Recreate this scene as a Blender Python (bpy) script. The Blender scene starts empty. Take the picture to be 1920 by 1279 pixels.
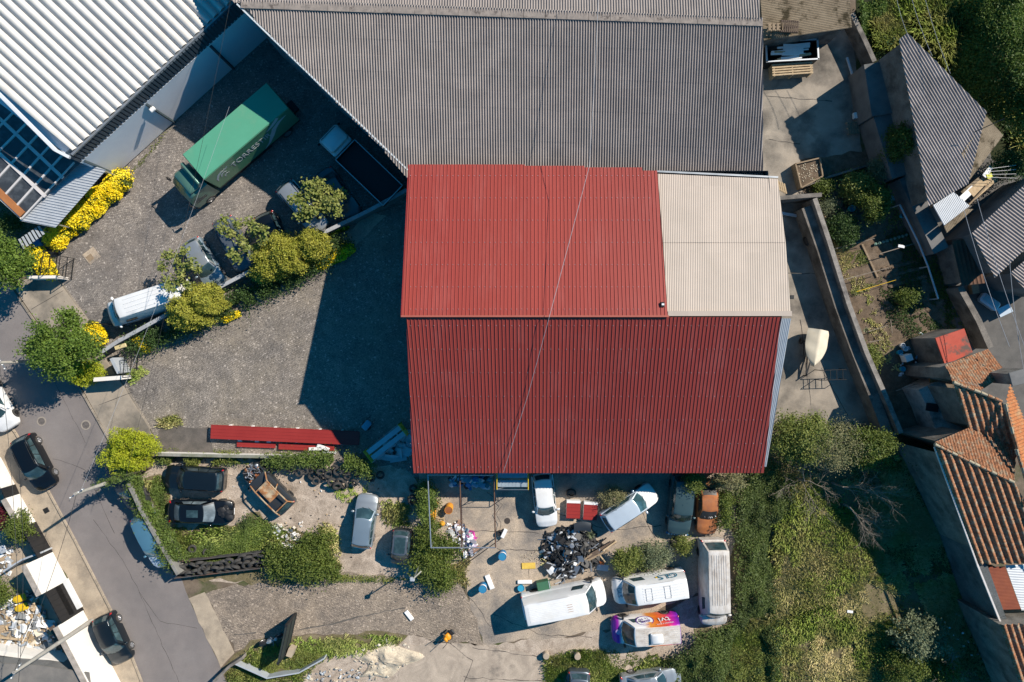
import bpy, bmesh, math, random
import numpy as np
from mathutils import Vector, Matrix, noise as mnoise

# ------------------------------------------------------------ camera, sky, sun
CAM_H = 53.0
FPX = 1280.0            # focal length in pixels of the 1920 px wide photograph
scene = bpy.context.scene
C = scene.collection
cam_d = bpy.data.cameras.new("camera")
cam_d.sensor_width = 36.0
cam_d.lens = 36.0 * FPX / 1920.0
cam_d.clip_end = 2000
cam = bpy.data.objects.new("camera", cam_d)
cam.location = (0, 0, CAM_H)
C.objects.link(cam)
scene.camera = cam
SUN_EL, SUN_AZ = math.radians(39.0), math.radians(34.2)
world = bpy.data.worlds.new("World")
scene.world = world
world.use_nodes = True
wn, wl = world.node_tree.nodes, world.node_tree.links
bg = wn["Background"]
sky = wn.new("ShaderNodeTexSky")
sky.sky_type = 'NISHITA'
sky.sun_disc = False
sky.sun_elevation = SUN_EL
sky.sun_rotation = math.pi / 2 - SUN_AZ
sky.ozone_density = 3.0
sky.dust_density = 0.3
tint = wn.new("ShaderNodeMixRGB")
tint.blend_type = 'MULTIPLY'
tint.inputs[0].default_value = 1.0
tint.inputs[2].default_value = (0.08, 0.80, 1.05, 1)
wl.new(sky.outputs[0], tint.inputs[1])
wl.new(tint.outputs[0], bg.inputs[0])
bg.inputs[1].default_value = 0.075
sun_d = bpy.data.lights.new("sun", 'SUN')
sun_d.energy = 4.6
sun_d.angle = math.radians(0.5)
sun_d.color = (1.0, 0.91, 0.785)
sun = bpy.data.objects.new("sun", sun_d)
to_sun = Vector((math.cos(SUN_AZ) * math.cos(SUN_EL), math.sin(SUN_AZ) * math.cos(SUN_EL), math.sin(SUN_EL)))
sun.rotation_euler = (-to_sun).to_track_quat('-Z', 'Y').to_euler()
sun.location = to_sun * 80
C.objects.link(sun)
scene.view_settings.view_transform = 'Standard'
scene.view_settings.look = 'None'
scene.view_settings.exposure = 0.5
scene.view_settings.gamma = 1.0
scene.render.engine = 'CYCLES'
scene.cycles.max_bounces = 5
scene.cycles.diffuse_bounces = 2
scene.cycles.glossy_bounces = 2
scene.cycles.transmission_bounces = 3
scene.cycles.transparent_max_bounces = 6

# ------------------------------------------------------------ helpers
R = random.Random(7)
rng = np.random.default_rng(11)
rad = math.radians

def W(px, py, z=0.0):
    """photo pixel at real height z -> world point"""
    k = (CAM_H - z) / FPX
    return Vector(((px - 960) * k, (639.5 - py) * k, z))

def srgb(r, g, b):
    f = lambda c: ((c / 255 + 0.055) / 1.055) ** 2.4 if c > 10 else c / 255 / 12.92
    return (f(r), f(g), f(b))

MATS = {}
def _new(name):
    m = bpy.data.materials.new(name)
    m.use_nodes = True
    n, l = m.node_tree.nodes, m.node_tree.links
    return m, n, l, n["Principled BSDF"]

def _mix(n, l, fac, a, b, mode='MIX'):
    x = n.new("ShaderNodeMixRGB")
    x.blend_type = mode
    for i, v in ((0, fac), (1, a), (2, b)):
        if hasattr(v, 'links'):
            l.new(v, x.inputs[i])
        elif i == 0:
            x.inputs[0].default_value = v
        else:
            x.inputs[i].default_value = (*v, 1)
    return x.outputs[0]

def _noise(n, l, co, scale, detail=6, rough=.6, dist=0.0):
    t = n.new("ShaderNodeTexNoise")
    t.inputs["Scale"].default_value = scale
    t.inputs["Detail"].default_value = detail
    t.inputs["Roughness"].default_value = rough
    t.inputs["Distortion"].default_value = dist
    l.new(co, t.inputs["Vector"])
    return t.outputs[0]

def _ramp(n, l, v, a, b):
    r = n.new("ShaderNodeMapRange")
    r.inputs[1].default_value = a
    r.inputs[2].default_value = b
    l.new(v, r.inputs[0])
    return r.outputs[0]

def mat(name, c1, c2=None, scale=3.0, rough=.8, bump=0.0, bscale=40.0, metal=0.0, c3=None, s3=.5, lo3=.5, hi3=.7, lo=.35, hi=.65,
        spec=.3, coat=0.0, fine=0.0, stretch=None, dist=0.0, panel=None, pamt=.16):
    """noise-mottled surface: c1/c2 mixed at scale, large patches of c3, fine grain"""
    if name in MATS:
        return MATS[name]
    m, n, l, b = _new(name)
    tc = n.new("ShaderNodeTexCoord")
    co = tc.outputs["Object"]
    if stretch:
        mp = n.new("ShaderNodeMapping")
        mp.inputs["Scale"].default_value = stretch
        l.new(co, mp.inputs[0])
        co = mp.outputs[0]
    if c2 is None:
        c2 = tuple(v * .82 for v in c1)
    col = _mix(n, l, _ramp(n, l, _noise(n, l, co, scale, dist=dist), lo, hi), c1, c2)
    if c3 is not None:
        col = _mix(n, l, _ramp(n, l, _noise(n, l, co, s3, 8, .65), lo3, hi3), col, c3)
    if fine:
        col = _mix(n, l, fine, col, _mix(n, l, _ramp(n, l, _noise(n, l, co, bscale, 3), .3, .7), (.35,) * 3, (1.5,) * 3), 'MULTIPLY')
    if panel:      # single sheets weather differently
        br = n.new("ShaderNodeTexBrick")
        br.inputs["Scale"].default_value = 1.0
        br.inputs["Brick Width"].default_value, br.inputs["Row Height"].default_value = panel
        br.inputs["Mortar Size"].default_value = 0.0
        br.inputs["Color1"].default_value = (1 - pamt,) * 3 + (1,)
        br.inputs["Color2"].default_value = (1 + pamt * .6,) * 3 + (1,)
        l.new(tc.outputs["Object"], br.inputs["Vector"])
        col = _mix(n, l, 1.0, col, br.outputs[0], 'MULTIPLY')
    l.new(col, b.inputs["Base Color"])
    b.inputs["Roughness"].default_value = rough
    b.inputs["Metallic"].default_value = metal
    b.inputs["Specular IOR Level"].default_value = spec
    if coat:
        b.inputs["Coat Weight"].default_value = coat
        b.inputs["Coat Roughness"].default_value = .08
    if bump:
        bp = n.new("ShaderNodeBump")
        bp.inputs["Strength"].default_value = bump
        bp.inputs["Distance"].default_value = .05
        l.new(_noise(n, l, co, bscale, 6), bp.inputs["Height"])
        l.new(bp.outputs[0], b.inputs["Normal"])
    MATS[name] = m
    return m

def leafmat(name, a, b_, c_, sc=1.2, trans=.25):
    """leaves: a colour drawn per leaf, drifting from clump to clump"""
    if name in MATS:
        return MATS[name]
    m, n, l, b = _new(name)
    g = n.new("ShaderNodeNewGeometry")
    tc = n.new("ShaderNodeTexCoord")
    nz = _noise(n, l, tc.outputs["Object"], sc, 3)
    col = _mix(n, l, g.outputs["Random Per Island"], a, b_)
    col = _mix(n, l, _ramp(n, l, nz, .42, .68), col, c_)
    l.new(col, b.inputs["Base Color"])
    b.inputs["Roughness"].default_value = .55
    b.inputs["Specular IOR Level"].default_value = .25
    out = n["Material Output"]
    tr = n.new("ShaderNodeBsdfTranslucent")
    l.new(col, tr.inputs[0])
    ms = n.new("ShaderNodeMixShader")
    ms.inputs[0].default_value = trans
    l.new(b.outputs[0], ms.inputs[1])
    l.new(tr.outputs[0], ms.inputs[2])
    l.new(ms.outputs[0], out.inputs[0])
    MATS[name] = m
    return m

def cobble_mat(name, c1, c2, c3, ang=0.0, sz=.12):
    """granite setts in courses, worn and stained"""
    m, n, l, b = _new(name)
    tc = n.new("ShaderNodeTexCoord")
    mp = n.new("ShaderNodeMapping")
    mp.inputs["Rotation"].default_value = (0, 0, ang)
    l.new(tc.outputs["Object"], mp.inputs[0])
    # wavy courses
    wob = n.new("ShaderNodeTexNoise")
    wob.inputs["Scale"].default_value = .5
    l.new(mp.outputs[0], wob.inputs["Vector"])
    wv = n.new("ShaderNodeVectorMath")
    wv.operation = 'MULTIPLY_ADD'
    wv.inputs[1].default_value = (.5, .5, 0)
    l.new(wob.outputs["Color"], wv.inputs[0])
    l.new(mp.outputs[0], wv.inputs[2])
    br = n.new("ShaderNodeTexBrick")
    br.inputs["Scale"].default_value = 1.0
    br.inputs["Brick Width"].default_value = sz * 1.25
    br.inputs["Row Height"].default_value = sz
    br.inputs["Mortar Size"].default_value = sz * .09
    br.inputs["Mortar Smooth"].default_value = .6
    br.inputs["Bias"].default_value = 0
    br.inputs["Color1"].default_value = (*c1, 1)
    br.inputs["Color2"].default_value = (*c2, 1)
    br.inputs["Mortar"].default_value = (*[v * .35 for v in c2], 1)
    l.new(wv.outputs[0], br.inputs["Vector"])
    col = _mix(n, l, _ramp(n, l, _noise(n, l, tc.outputs["Object"], .22, 8, .65), .42, .68), br.outputs[0], c3)
    col = _mix(n, l, .75, col, _mix(n, l, _ramp(n, l, _noise(n, l, tc.outputs["Object"], 9, 2), .25, .75), (.45,) * 3, (1.5,) * 3), 'MULTIPLY')
    col = _mix(n, l, .5, col, _mix(n, l, _ramp(n, l, _noise(n, l, tc.outputs["Object"], 1.3, 6), .3, .7), (.6,) * 3, (1.35,) * 3), 'MULTIPLY')
    vo = n.new("ShaderNodeTexVoronoi")
    vo.inputs["Scale"].default_value = 10.0
    l.new(wv.outputs[0], vo.inputs["Vector"])
    sp = n.new("ShaderNodeSeparateColor")
    l.new(vo.outputs["Color"], sp.inputs[0])
    col = _mix(n, l, _ramp(n, l, sp.outputs[0], .95, .99), col, tuple(min(.8, v * 1.5) for v in c1))
    col = _mix(n, l, _ramp(n, l, sp.outputs[1], .93, .99), col, tuple(v * .6 for v in c2))
    col = _mix(n, l, .8, col, _mix(n, l, _ramp(n, l, _noise(n, l, tc.outputs["Object"], .42, 7, .62, .8), .36, .66), (.72, .72, .74), (1.12, 1.09, 1.05)), 'MULTIPLY')
    l.new(col, b.inputs["Base Color"])
    b.inputs["Roughness"].default_value = .75
    bp = n.new("ShaderNodeBump")
    bp.inputs["Strength"].default_value = .8
    bp.inputs["Distance"].default_value = .03
    l.new(br.outputs[1], bp.inputs["Height"])
    bp.invert = True
    l.new(bp.outputs[0], b.inputs["Normal"])
    MATS[name] = m
    return m

def plain(name, c, rough=.5, metal=0.0, spec=.4, coat=0.0, fine=0.12):
    return mat(name, c, tuple(v * .9 for v in c), 2.0, rough, metal=metal, spec=spec, coat=coat, fine=fine, bscale=18)

def glassy(name, c, rough=.06):
    if name in MATS:
        return MATS[name]
    m, n, l, b = _new(name)
    b.inputs["Base Color"].default_value = (*c, 1)
    b.inputs["Roughness"].default_value = rough
    b.inputs["Specular IOR Level"].default_value = .8
    tc = n.new("ShaderNodeTexCoord")
    l.new(_mix(n, l, _ramp(n, l, _noise(n, l, tc.outputs["Object"], 1.6, 3), .45, .75), c, tuple(v * 2.2 + .01 for v in c)), b.inputs["Base Color"])
    MATS[name] = m
    return m

# ------------------------------------------------------------ object tagging
def tag(o, label=None, cat=None, group=None, kind=None):
    if label: o["label"] = label
    if cat: o["category"] = cat
    if group: o["group"] = group
    if kind: o["kind"] = kind
    return o

def thing(name, label, cat, loc=(0, 0, 0), rz=0.0, group=None):
    o = bpy.data.objects.new(name, None)
    o.empty_display_size = .3
    o.location = loc
    o.rotation_euler = (0, 0, rz)
    C.objects.link(o)
    return tag(o, label, cat, group)

def copy_tree(o, parent=None):
    c = o.copy()
    C.objects.link(c)
    c.parent = parent
    for ch in list(o.children):
        copy_tree(ch, c)
    return c

class MB:
    """collects faces and links them as one mesh object"""
    def __init__(self):
        self.v, self.f, self.mi, self.mats = [], [], [], []
        self.M = None
    def _m(self, m):
        if m is None: return -1
        if m not in self.mats: self.mats.append(m)
        return self.mats.index(m)
    def add(self, vs, fs, m=None):
        o = len(self.v)
        if self.M is not None:
            vs = [self.M @ Vector(v) for v in vs]
        self.v += [tuple(v) for v in vs]
        k = self._m(m)
        self.f += [tuple(i + o for i in f) for f in fs]
        self.mi += [k] * len(fs)
        return self
    def box(self, c, s, rz=0.0, m=None, rot=None, bev=0.0):
        hx, hy, hz = s[0] / 2, s[1] / 2, s[2] / 2
        Mr = (rot if rot is not None else Matrix.Rotation(rz, 3, 'Z'))
        if bev:
            b = min(bev, hx * .9, hy * .9, hz * .9)
            vs, fs = [], []
            ring = lambda x, y, z, q: [(x - q, y, z), (x, y - q, z), (x, -y + q, z), (x - q, -y, z), (-x + q, -y, z), (-x, -y + q, z), (-x, y - q, z), (-x + q, y, z)]
            for z, ins in ((-hz, b), (-hz + b, 0), (hz - b, 0), (hz, b)):
                vs += ring(hx - ins, hy - ins, z, b)
            for k in range(3):
                for i in range(8):
                    j = (i + 1) % 8
                    fs.append((k * 8 + i, k * 8 + j, k * 8 + 8 + j, k * 8 + 8 + i)[::-1])
            fs.append(tuple(range(8)))
            fs.append(tuple(range(31, 23, -1)))
        else:
            vs = [(x, y, z) for z in (-hz, hz) for y in (-hy, hy) for x in (-hx, hx)]
            fs = [(0, 2, 3, 1), (4, 5, 7, 6), (0, 1, 5, 4), (2, 6, 7, 3), (0, 4, 6, 2), (1, 3, 7, 5)]
        c = Vector(c)
        return self.add([Mr @ Vector(v) + c for v in vs], fs, m)
    def beam(self, a, b, w, h=None, m=None):
        """rectangular bar from a to b"""
        a, b = Vector(a), Vector(b)
        d = b - a
        L = d.length
        if L < 1e-6: return self
        x = d / L
        up = Vector((0, 0, 1)) if abs(x.z) < .95 else Vector((0, 1, 0))
        y = up.cross(x).normalized()
        z = x.cross(y)
        Mr = Matrix((x, y, z)).transposed()
        return self.box((a + b) / 2, (L, w, h or w), rot=Mr, m=m)
    def tube(self, pts, r, n=6, m=None, cap=True):
        pts = [Vector(p) for p in pts]
        rs = r if isinstance(r, (list, tuple)) else [r] * len(pts)
        vs, fs = [], []
        for i, p in enumerate(pts):
            d = (pts[min(i + 1, len(pts) - 1)] - pts[max(i - 1, 0)])
            d = d.normalized() if d.length > 1e-9 else Vector((0, 0, 1))
            up = Vector((0, 0, 1)) if abs(d.z) < .9 else Vector((1, 0, 0))
            a = up.cross(d).normalized()
            b = d.cross(a)
            for k in range(n):
                t = 2 * math.pi * k / n
                vs.append(p + (a * math.cos(t) + b * math.sin(t)) * rs[i])
        for i in range(len(pts) - 1):
            for k in range(n):
                j = (k + 1) % n
                fs.append((i * n + k, i * n + j, i * n + n + j, i * n + n + k))
        if cap:
            fs.append(tuple(range(n))[::-1])
            fs.append(tuple((len(pts) - 1) * n + k for k in range(n)))
        return self.add(vs, fs, m)
    def lathe(self, prof, n=16, c=(0, 0, 0), rot=None, m=None, closed=False):
        """prof: (r, z) pairs turned about z"""
        vs, fs = [], []
        for (r, z) in prof:
            for k in range(n):
                t = 2 * math.pi * k / n
                vs.append((r * math.cos(t), r * math.sin(t), z))
        P = len(prof)
        for i in range(P if closed else P - 1):
            i2 = (i + 1) % P
            for k in range(n):
                j = (k + 1) % n
                fs.append((i * n + k, i * n + j, i2 * n + j, i2 * n + k))
        if not closed:
            if prof[0][0] > 1e-4: fs.append(tuple(range(n))[::-1])
            if prof[-1][0] > 1e-4: fs.append(tuple((P - 1) * n + k for k in range(n)))
        c = Vector(c)
        if rot is not None: vs = [rot @ Vector(v) for v in vs]
        return self.add([Vector(v) + c for v in vs], fs, m)
    def prism(self, poly, z0, z1, m=None):
        """poly: world xy outline, z0 / z1 scalar or per-vertex lists"""
        n = len(poly)
        a = sum(poly[i][0] * poly[(i + 1) % n][1] - poly[(i + 1) % n][0] * poly[i][1] for i in range(n))
        idx = list(range(n)) if a > 0 else list(range(n))[::-1]
        zl = z0 if isinstance(z0, (list, tuple)) else [z0] * n
        zh = z1 if isinstance(z1, (list, tuple)) else [z1] * n
        vs = [(poly[i][0], poly[i][1], zl[i]) for i in idx] + [(poly[i][0], poly[i][1], zh[i]) for i in idx]
        fs = [tuple(range(n))[::-1], tuple(range(n, 2 * n))]
        for i in range(n):
            j = (i + 1) % n
            fs.append((i, j, n + j, n + i))
        return self.add(vs, fs, m)
    def blob(self, c, r, seed=0, amp=.25, seg=10, m=None, flat=1.0):
        vs, fs = [], []
        rings = seg // 2 + 1
        for i in range(rings + 1):
            ph = math.pi * i / rings
            for k in range(seg):
                th = 2 * math.pi * k / seg
                d = Vector((math.sin(ph) * math.cos(th), math.sin(ph) * math.sin(th), math.cos(ph)))
                q = 1 + amp * mnoise.noise(d * 1.6 + Vector((seed * 3.1, seed, 0)))
                vs.append(Vector(c) + Vector((d.x * r[0] * q, d.y * r[1] * q, d.z * r[2] * q)))
        for i in range(rings):
            for k in range(seg):
                j = (k + 1) % seg
                fs.append((i * seg + k, i * seg + seg + k, i * seg + seg + j, i * seg + j))
        return self.add(vs, fs, m)
    def grid(self, fn, nu, nv, m=None):
        vs = [fn(i / nu, j / nv) for i in range(nu + 1) for j in range(nv + 1)]
        fs = []
        for i in range(nu):
            for j in range(nv):
                a = i * (nv + 1) + j
                fs.append((a, a + nv + 1, a + nv + 2, a + 1))
        return self.add(vs, fs, m)
    def build(self, name, m=None, parent=None, smooth=False, world=True, weld=0.0, bevel=0.0):
        """world=True: vertices are world coordinates; parent must be unrotated"""
        me = bpy.data.meshes.new(name)
        off = Vector((0, 0, 0))
        if parent is not None and world:
            q = parent
            while q is not None:
                off += Vector(q.location)
                q = q.parent
        vs = [(v[0] - off.x, v[1] - off.y, v[2] - off.z) for v in self.v] if parent is not None and world else self.v
        me.from_pydata(vs, [], self.f)
        if m is not None: me.materials.append(m)
        for mm in self.mats: me.materials.append(mm)
        if self.mats:
            k = 1 if m is not None else 0
            me.polygons.foreach_set('material_index', [max(0, i + k) for i in self.mi])
        if weld or bevel:
            bm = bmesh.new()
            bm.from_mesh(me)
            if weld: bmesh.ops.remove_doubles(bm, verts=bm.verts, dist=weld)
            bmesh.ops.recalc_face_normals(bm, faces=bm.faces)
            if bevel:
                es = [e for e in bm.edges if len(e.link_faces) == 2 and e.calc_face_angle(0) > rad(22)]
                bmesh.ops.bevel(bm, geom=es, offset=bevel, segments=2, affect='EDGES', profile=.5, clamp_overlap=True)
            bm.to_mesh(me)
            bm.free()
        if smooth:
            me.polygons.foreach_set('use_smooth', [True] * len(me.polygons))
            me.set_sharp_from_angle(angle=rad(smooth if smooth > 1 else 42))
        me.update()
        o = bpy.data.objects.new(name, me)
        C.objects.link(o)
        if parent is not None: o.parent = parent
        return o

def single(name, label, cat, mb, m=None, group=None, smooth=False, loc=None, **k):
    """a thing that is one mesh; its origin is put at loc (world)"""
    o = mb.build(name, m, None, smooth, **k)
    if loc is not None:
        o.data.transform(Matrix.Translation(-Vector(loc)))
        o.location = loc
    return tag(o, label, cat, group)

def sheet(name, pts, layer, m, jit=.25, seed=1, step=.6, kind='structure', smooth_edge=False, px=True):
    """ground sheet with an irregular outline, a few mm above the layer below"""
    r = random.Random(seed)
    P = [W(*p) if px else Vector((*p, 0)) for p in pts]
    out = []
    for i, a in enumerate(P):
        b = P[(i + 1) % len(P)]
        n = max(1, int((b - a).length / step)) if jit else 1
        d = (b - a)
        nn = Vector((-d.y, d.x, 0)).normalized() if d.length > 0 else Vector((0, 0, 0))
        for k in range(n):
            q = a + d * (k / n)
            out.append(q + (nn * (mnoise.noise(q * .9 + Vector((seed, 0, 0))) * jit * 1.6 + r.uniform(-1, 1) * jit * .35) if k else Vector((0, 0, 0))))
    z = layer * .004
    me = bpy.data.meshes.new(name)
    bm = bmesh.new()
    vs = [bm.verts.new((q.x, q.y, z)) for q in out]
    es = [bm.edges.new((vs[i], vs[(i + 1) % len(vs)])) for i in range(len(vs))]
    bmesh.ops.triangle_fill(bm, use_beauty=True, edges=es)
    bmesh.ops.recalc_face_normals(bm, faces=bm.faces)
    for f in bm.faces:
        if f.normal.z < 0: f.normal_flip()
    bm.to_mesh(me)
    bm.free()
    me.materials.append(m)
    o = bpy.data.objects.new(name, me)
    C.objects.link(o)
    return tag(o, kind=kind)

# planes seen through three photo pixels of known height
def plane3(a, b, c):
    A, B, D = W(*a), W(*b), W(*c)
    n = (B - A).cross(D - A).normalized()
    if n.z < 0: n = -n
    return n, n.dot(A)

def onp(px, py, pl):
    n, d = pl
    o = Vector((0, 0, CAM_H))
    r = Vector(((px - 960) / FPX, (639.5 - py) / FPX, -1))
    t = (d - n.dot(o)) / n.dot(r)
    return o + r * t

def prof_trap(p=.25, h=.04):
    return [(0, 0), (.72 * p, 0), (.80 * p, h), (.92 * p, h)], p
def prof_sine(p=.177, h=.05, n=6):
    return [(p * i / n, h * .5 * (1 - math.cos(2 * math.pi * i / n))) for i in range(n)], p
def prof_barrel(p=.62, h=.17, n=9):
    q = [(p * .8 * i / n, h * math.sin(math.pi * i / n) ** .7) for i in range(n + 1)]
    return [(0, 0)] + q[1:-1] + [(p * .8, 0), (p * .84, -.05), (p * .96, -.05)], p

def ribbed(mb, pl, poly, ribdir, prof, m=None, steps=None, step_h=.03, thick=.02, convex=True, wob=0.0, seed=0, org=None):
    """profiled roof sheet on a plane: poly world points (convex), ribs run along ribdir; steps = tile course length"""
    n, d = pl
    r = (ribdir - n * ribdir.dot(n)).normalized()
    a = r.cross(n).normalized()
    org = org if org is not None else poly[0]
    org = org - n * (n.dot(org) - d)
    us = [(p - org).dot(a) for p in poly]
    vs_ = [(p - org).dot(r) for p in poly]
    u0, u1, v0, v1 = min(us), max(us), min(vs_), max(vs_)
    pts, pitch = prof
    cols = []
    k = math.floor(u0 / pitch)
    while k * pitch <= u1 + pitch:
        for (u, h) in pts: cols.append((k * pitch + u, h))
        k += 1
    if steps:
        rows = []
        v = v0
        while v < v1 + steps:
            rows += [(v, 0.0), (v + steps - .004, step_h)]
            v += steps
    elif wob:
        nr = max(2, int((v1 - v0) / 1.2))
        rows = [(v0 + (v1 - v0) * i / nr, 0.0) for i in range(nr + 1)]
    else:
        rows = [(v0, 0.0), (v1, 0.0)]
    bm = bmesh.new()
    gv = []
    for ci, (u, h) in enumerate(cols):
        line = []
        for ri, (v, hv) in enumerate(rows):
            w = 0.0
            if wob:
                w = wob * mnoise.noise(Vector((u * .35 + seed, v * .35, 0))) + (wob * .5 * mnoise.noise(Vector((math.floor(u / pitch) * 7.1 + seed, math.floor(ri / 2) * 3.3, 2))) if steps else 0)
            line.append(bm.verts.new(org + a * u + r * v + n * (h + hv + w)))
        gv.append(line)
    for i in range(len(gv) - 1):
        for j in range(len(rows) - 1):
            bm.faces.new((gv[i][j], gv[i + 1][j], gv[i + 1][j + 1], gv[i][j + 1]))
    cen = sum(poly, Vector()) / len(poly)
    for i in range(len(poly)):
        p, q = poly[i], poly[(i + 1) % len(poly)]
        e = q - p
        if e.length < 1e-4: continue
        nn = e.cross(n).normalized()
        if nn.dot(cen - p) > 0: nn = -nn
        bmesh.ops.bisect_plane(bm, geom=bm.verts[:] + bm.edges[:] + bm.faces[:], plane_co=p, plane_no=nn, clear_outer=True)
    bmesh.ops.recalc_face_normals(bm, faces=bm.faces)
    if bm.faces and sum((f.normal.z * f.calc_area() for f in bm.faces)) < 0:
        bmesh.ops.reverse_faces(bm, faces=bm.faces)
    bm.verts.index_update()
    mb.add([v.co.copy() for v in bm.verts], [tuple(v.index for v in f.verts) for f in bm.faces], m)
    bm.free()
    return mb

def shrink(poly, k):
    c = sum(poly, Vector()) / len(poly)
    return [c + (p - c) * k for p in poly]

def inset_xy(poly, dist):
    """move a convex outline inwards by dist (world xy)"""
    n = len(poly)
    c = sum(poly, Vector()) / n
    out = []
    for i in range(n):
        p = poly[i]
        a, b = poly[i - 1], poly[(i + 1) % n]
        def nrm(s, e):
            d = Vector((e.x - s.x, e.y - s.y, 0)).normalized()
            q = Vector((-d.y, d.x, 0))
            return q if q.dot(c - s) > 0 else -q
        n1, n2 = nrm(a, p), nrm(p, b)
        s = (n1 + n2)
        s = s / max(s.length, 1e-6)
        out.append(p + s * dist / max(.35, s.dot(n1)))
    return out

def textmesh(body, size, thick=.004):
    cu = bpy.data.curves.new("lettering", 'FONT')
    cu.body = body
    cu.size = size
    cu.extrude = thick
    cu.align_x, cu.align_y = 'CENTER', 'CENTER'
    ob = bpy.data.objects.new("lettering", cu)
    C.objects.link(ob)
    dg = bpy.context.evaluated_depsgraph_get()
    me = bpy.data.meshes.new_from_object(ob.evaluated_get(dg))
    bpy.data.objects.remove(ob)
    return me

# ------------------------------------------------------------ leaves (numpy)
def leaf_quads(P, size, up=.6, aspect=.55, r=None):
    r = r or rng
    n = len(P)
    N = r.normal(size=(n, 3))
    N[:, 2] = np.abs(N[:, 2]) + up
    N /= np.linalg.norm(N, axis=1)[:, None]
    T = r.normal(size=(n, 3))
    T -= (T * N).sum(1)[:, None] * N
    T /= np.linalg.norm(T, axis=1)[:, None]
    B = np.cross(N, T)
    s = (size * r.uniform(.6, 1.35, n))[:, None]
    V = np.stack([P - T * s * .5, P + B * s * aspect * .5, P + T * s * .5, P - B * s * aspect * .5], 1).reshape(-1, 3)
    return V

def np_mesh(name, V, m, parent=None, fv=4, off=None):
    n = len(V) // fv
    me = bpy.data.meshes.new(name)
    if off is not None: V = V - np.array(off)
    me.vertices.add(len(V))
    me.vertices.foreach_set('co', V.astype(np.float32).ravel())
    me.loops.add(n * fv)
    me.loops.foreach_set('vertex_index', np.arange(n * fv, dtype=np.int32))
    me.polygons.add(n)
    me.polygons.foreach_set('loop_start', np.arange(0, n * fv, fv, dtype=np.int32))
    me.polygons.foreach_set('loop_total', np.full(n, fv, dtype=np.int32))
    me.materials.append(m)
    me.update(calc_edges=True)
    o = bpy.data.objects.new(name, me)
    C.objects.link(o)
    if parent is not None: o.parent = parent
    return o

def clump_pts(n, radii, clumps, cr, r, shell=.55, zmin=-.5):
    D = r.normal(size=(clumps, 3))
    D /= np.linalg.norm(D, axis=1)[:, None]
    D[:, 2] = np.where(D[:, 2] < zmin, -D[:, 2], D[:, 2])
    q = shell + (1 - shell) * r.uniform(0, 1, clumps) ** .7
    cc = D * q[:, None] * np.array(radii)
    k = r.integers(0, clumps, n)
    return cc[k] + r.normal(size=(n, 3)) * cr * (.6 + .8 * r.uniform(0, 1, clumps)[k])[:, None], cc

def inpoly(P, poly):
    x, y = P[:, 0], P[:, 1]
    c = np.zeros(len(P), bool)
    n = len(poly)
    for i in range(n):
        x1, y1 = poly[i][0], poly[i][1]
        x2, y2 = poly[(i + 1) % n][0], poly[(i + 1) % n][1]
        cr = ((y1 > y) != (y2 > y)) & (x < (x2 - x1) * (y - y1) / (y2 - y1 + 1e-12) + x1)
        c ^= cr
    return c

def rand_in(pts, n, z=0.0, r=None):
    r = r or rng
    poly = np.array([[*W(*p, z)[:2]] for p in pts])
    lo, hi = poly.min(0), poly.max(0)
    out = np.zeros((0, 2))
    while len(out) < n:
        q = r.uniform(lo, hi, size=(max(n, 200) * 2, 2))
        out = np.vstack([out, q[inpoly(q, poly)]])
    return out[:n]

def edge_dist(XY, pts, z=0.0):
    poly = np.array([[*W(*p, z)[:2]] for p in pts])
    dm = np.full(len(XY), 1e9)
    for i in range(len(poly)):
        a, b = poly[i], poly[(i + 1) % len(poly)]
        d = b - a
        t = np.clip(((XY - a) @ d) / (d @ d + 1e-9), 0, 1)[:, None]
        dm = np.minimum(dm, np.linalg.norm(XY - (a + t * d), axis=1))
    return dm

def fbm(XY, s, seed=0):
    r = np.random.default_rng(seed)
    v = np.zeros(len(XY))
    amp, tot = 1.0, 0.0
    for o in range(4):
        for _ in range(4):
            a = r.uniform(0, 2 * np.pi)
            k = s * (1.9 ** o) * r.uniform(.7, 1.4)
            v += amp * np.sin(XY[:, 0] * k * np.cos(a) + XY[:, 1] * k * np.sin(a) + r.uniform(0, 6.28)) * .5
        tot += amp
        amp *= .6
    return np.clip(v / tot * .5 + .5, 0, 1)

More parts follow.
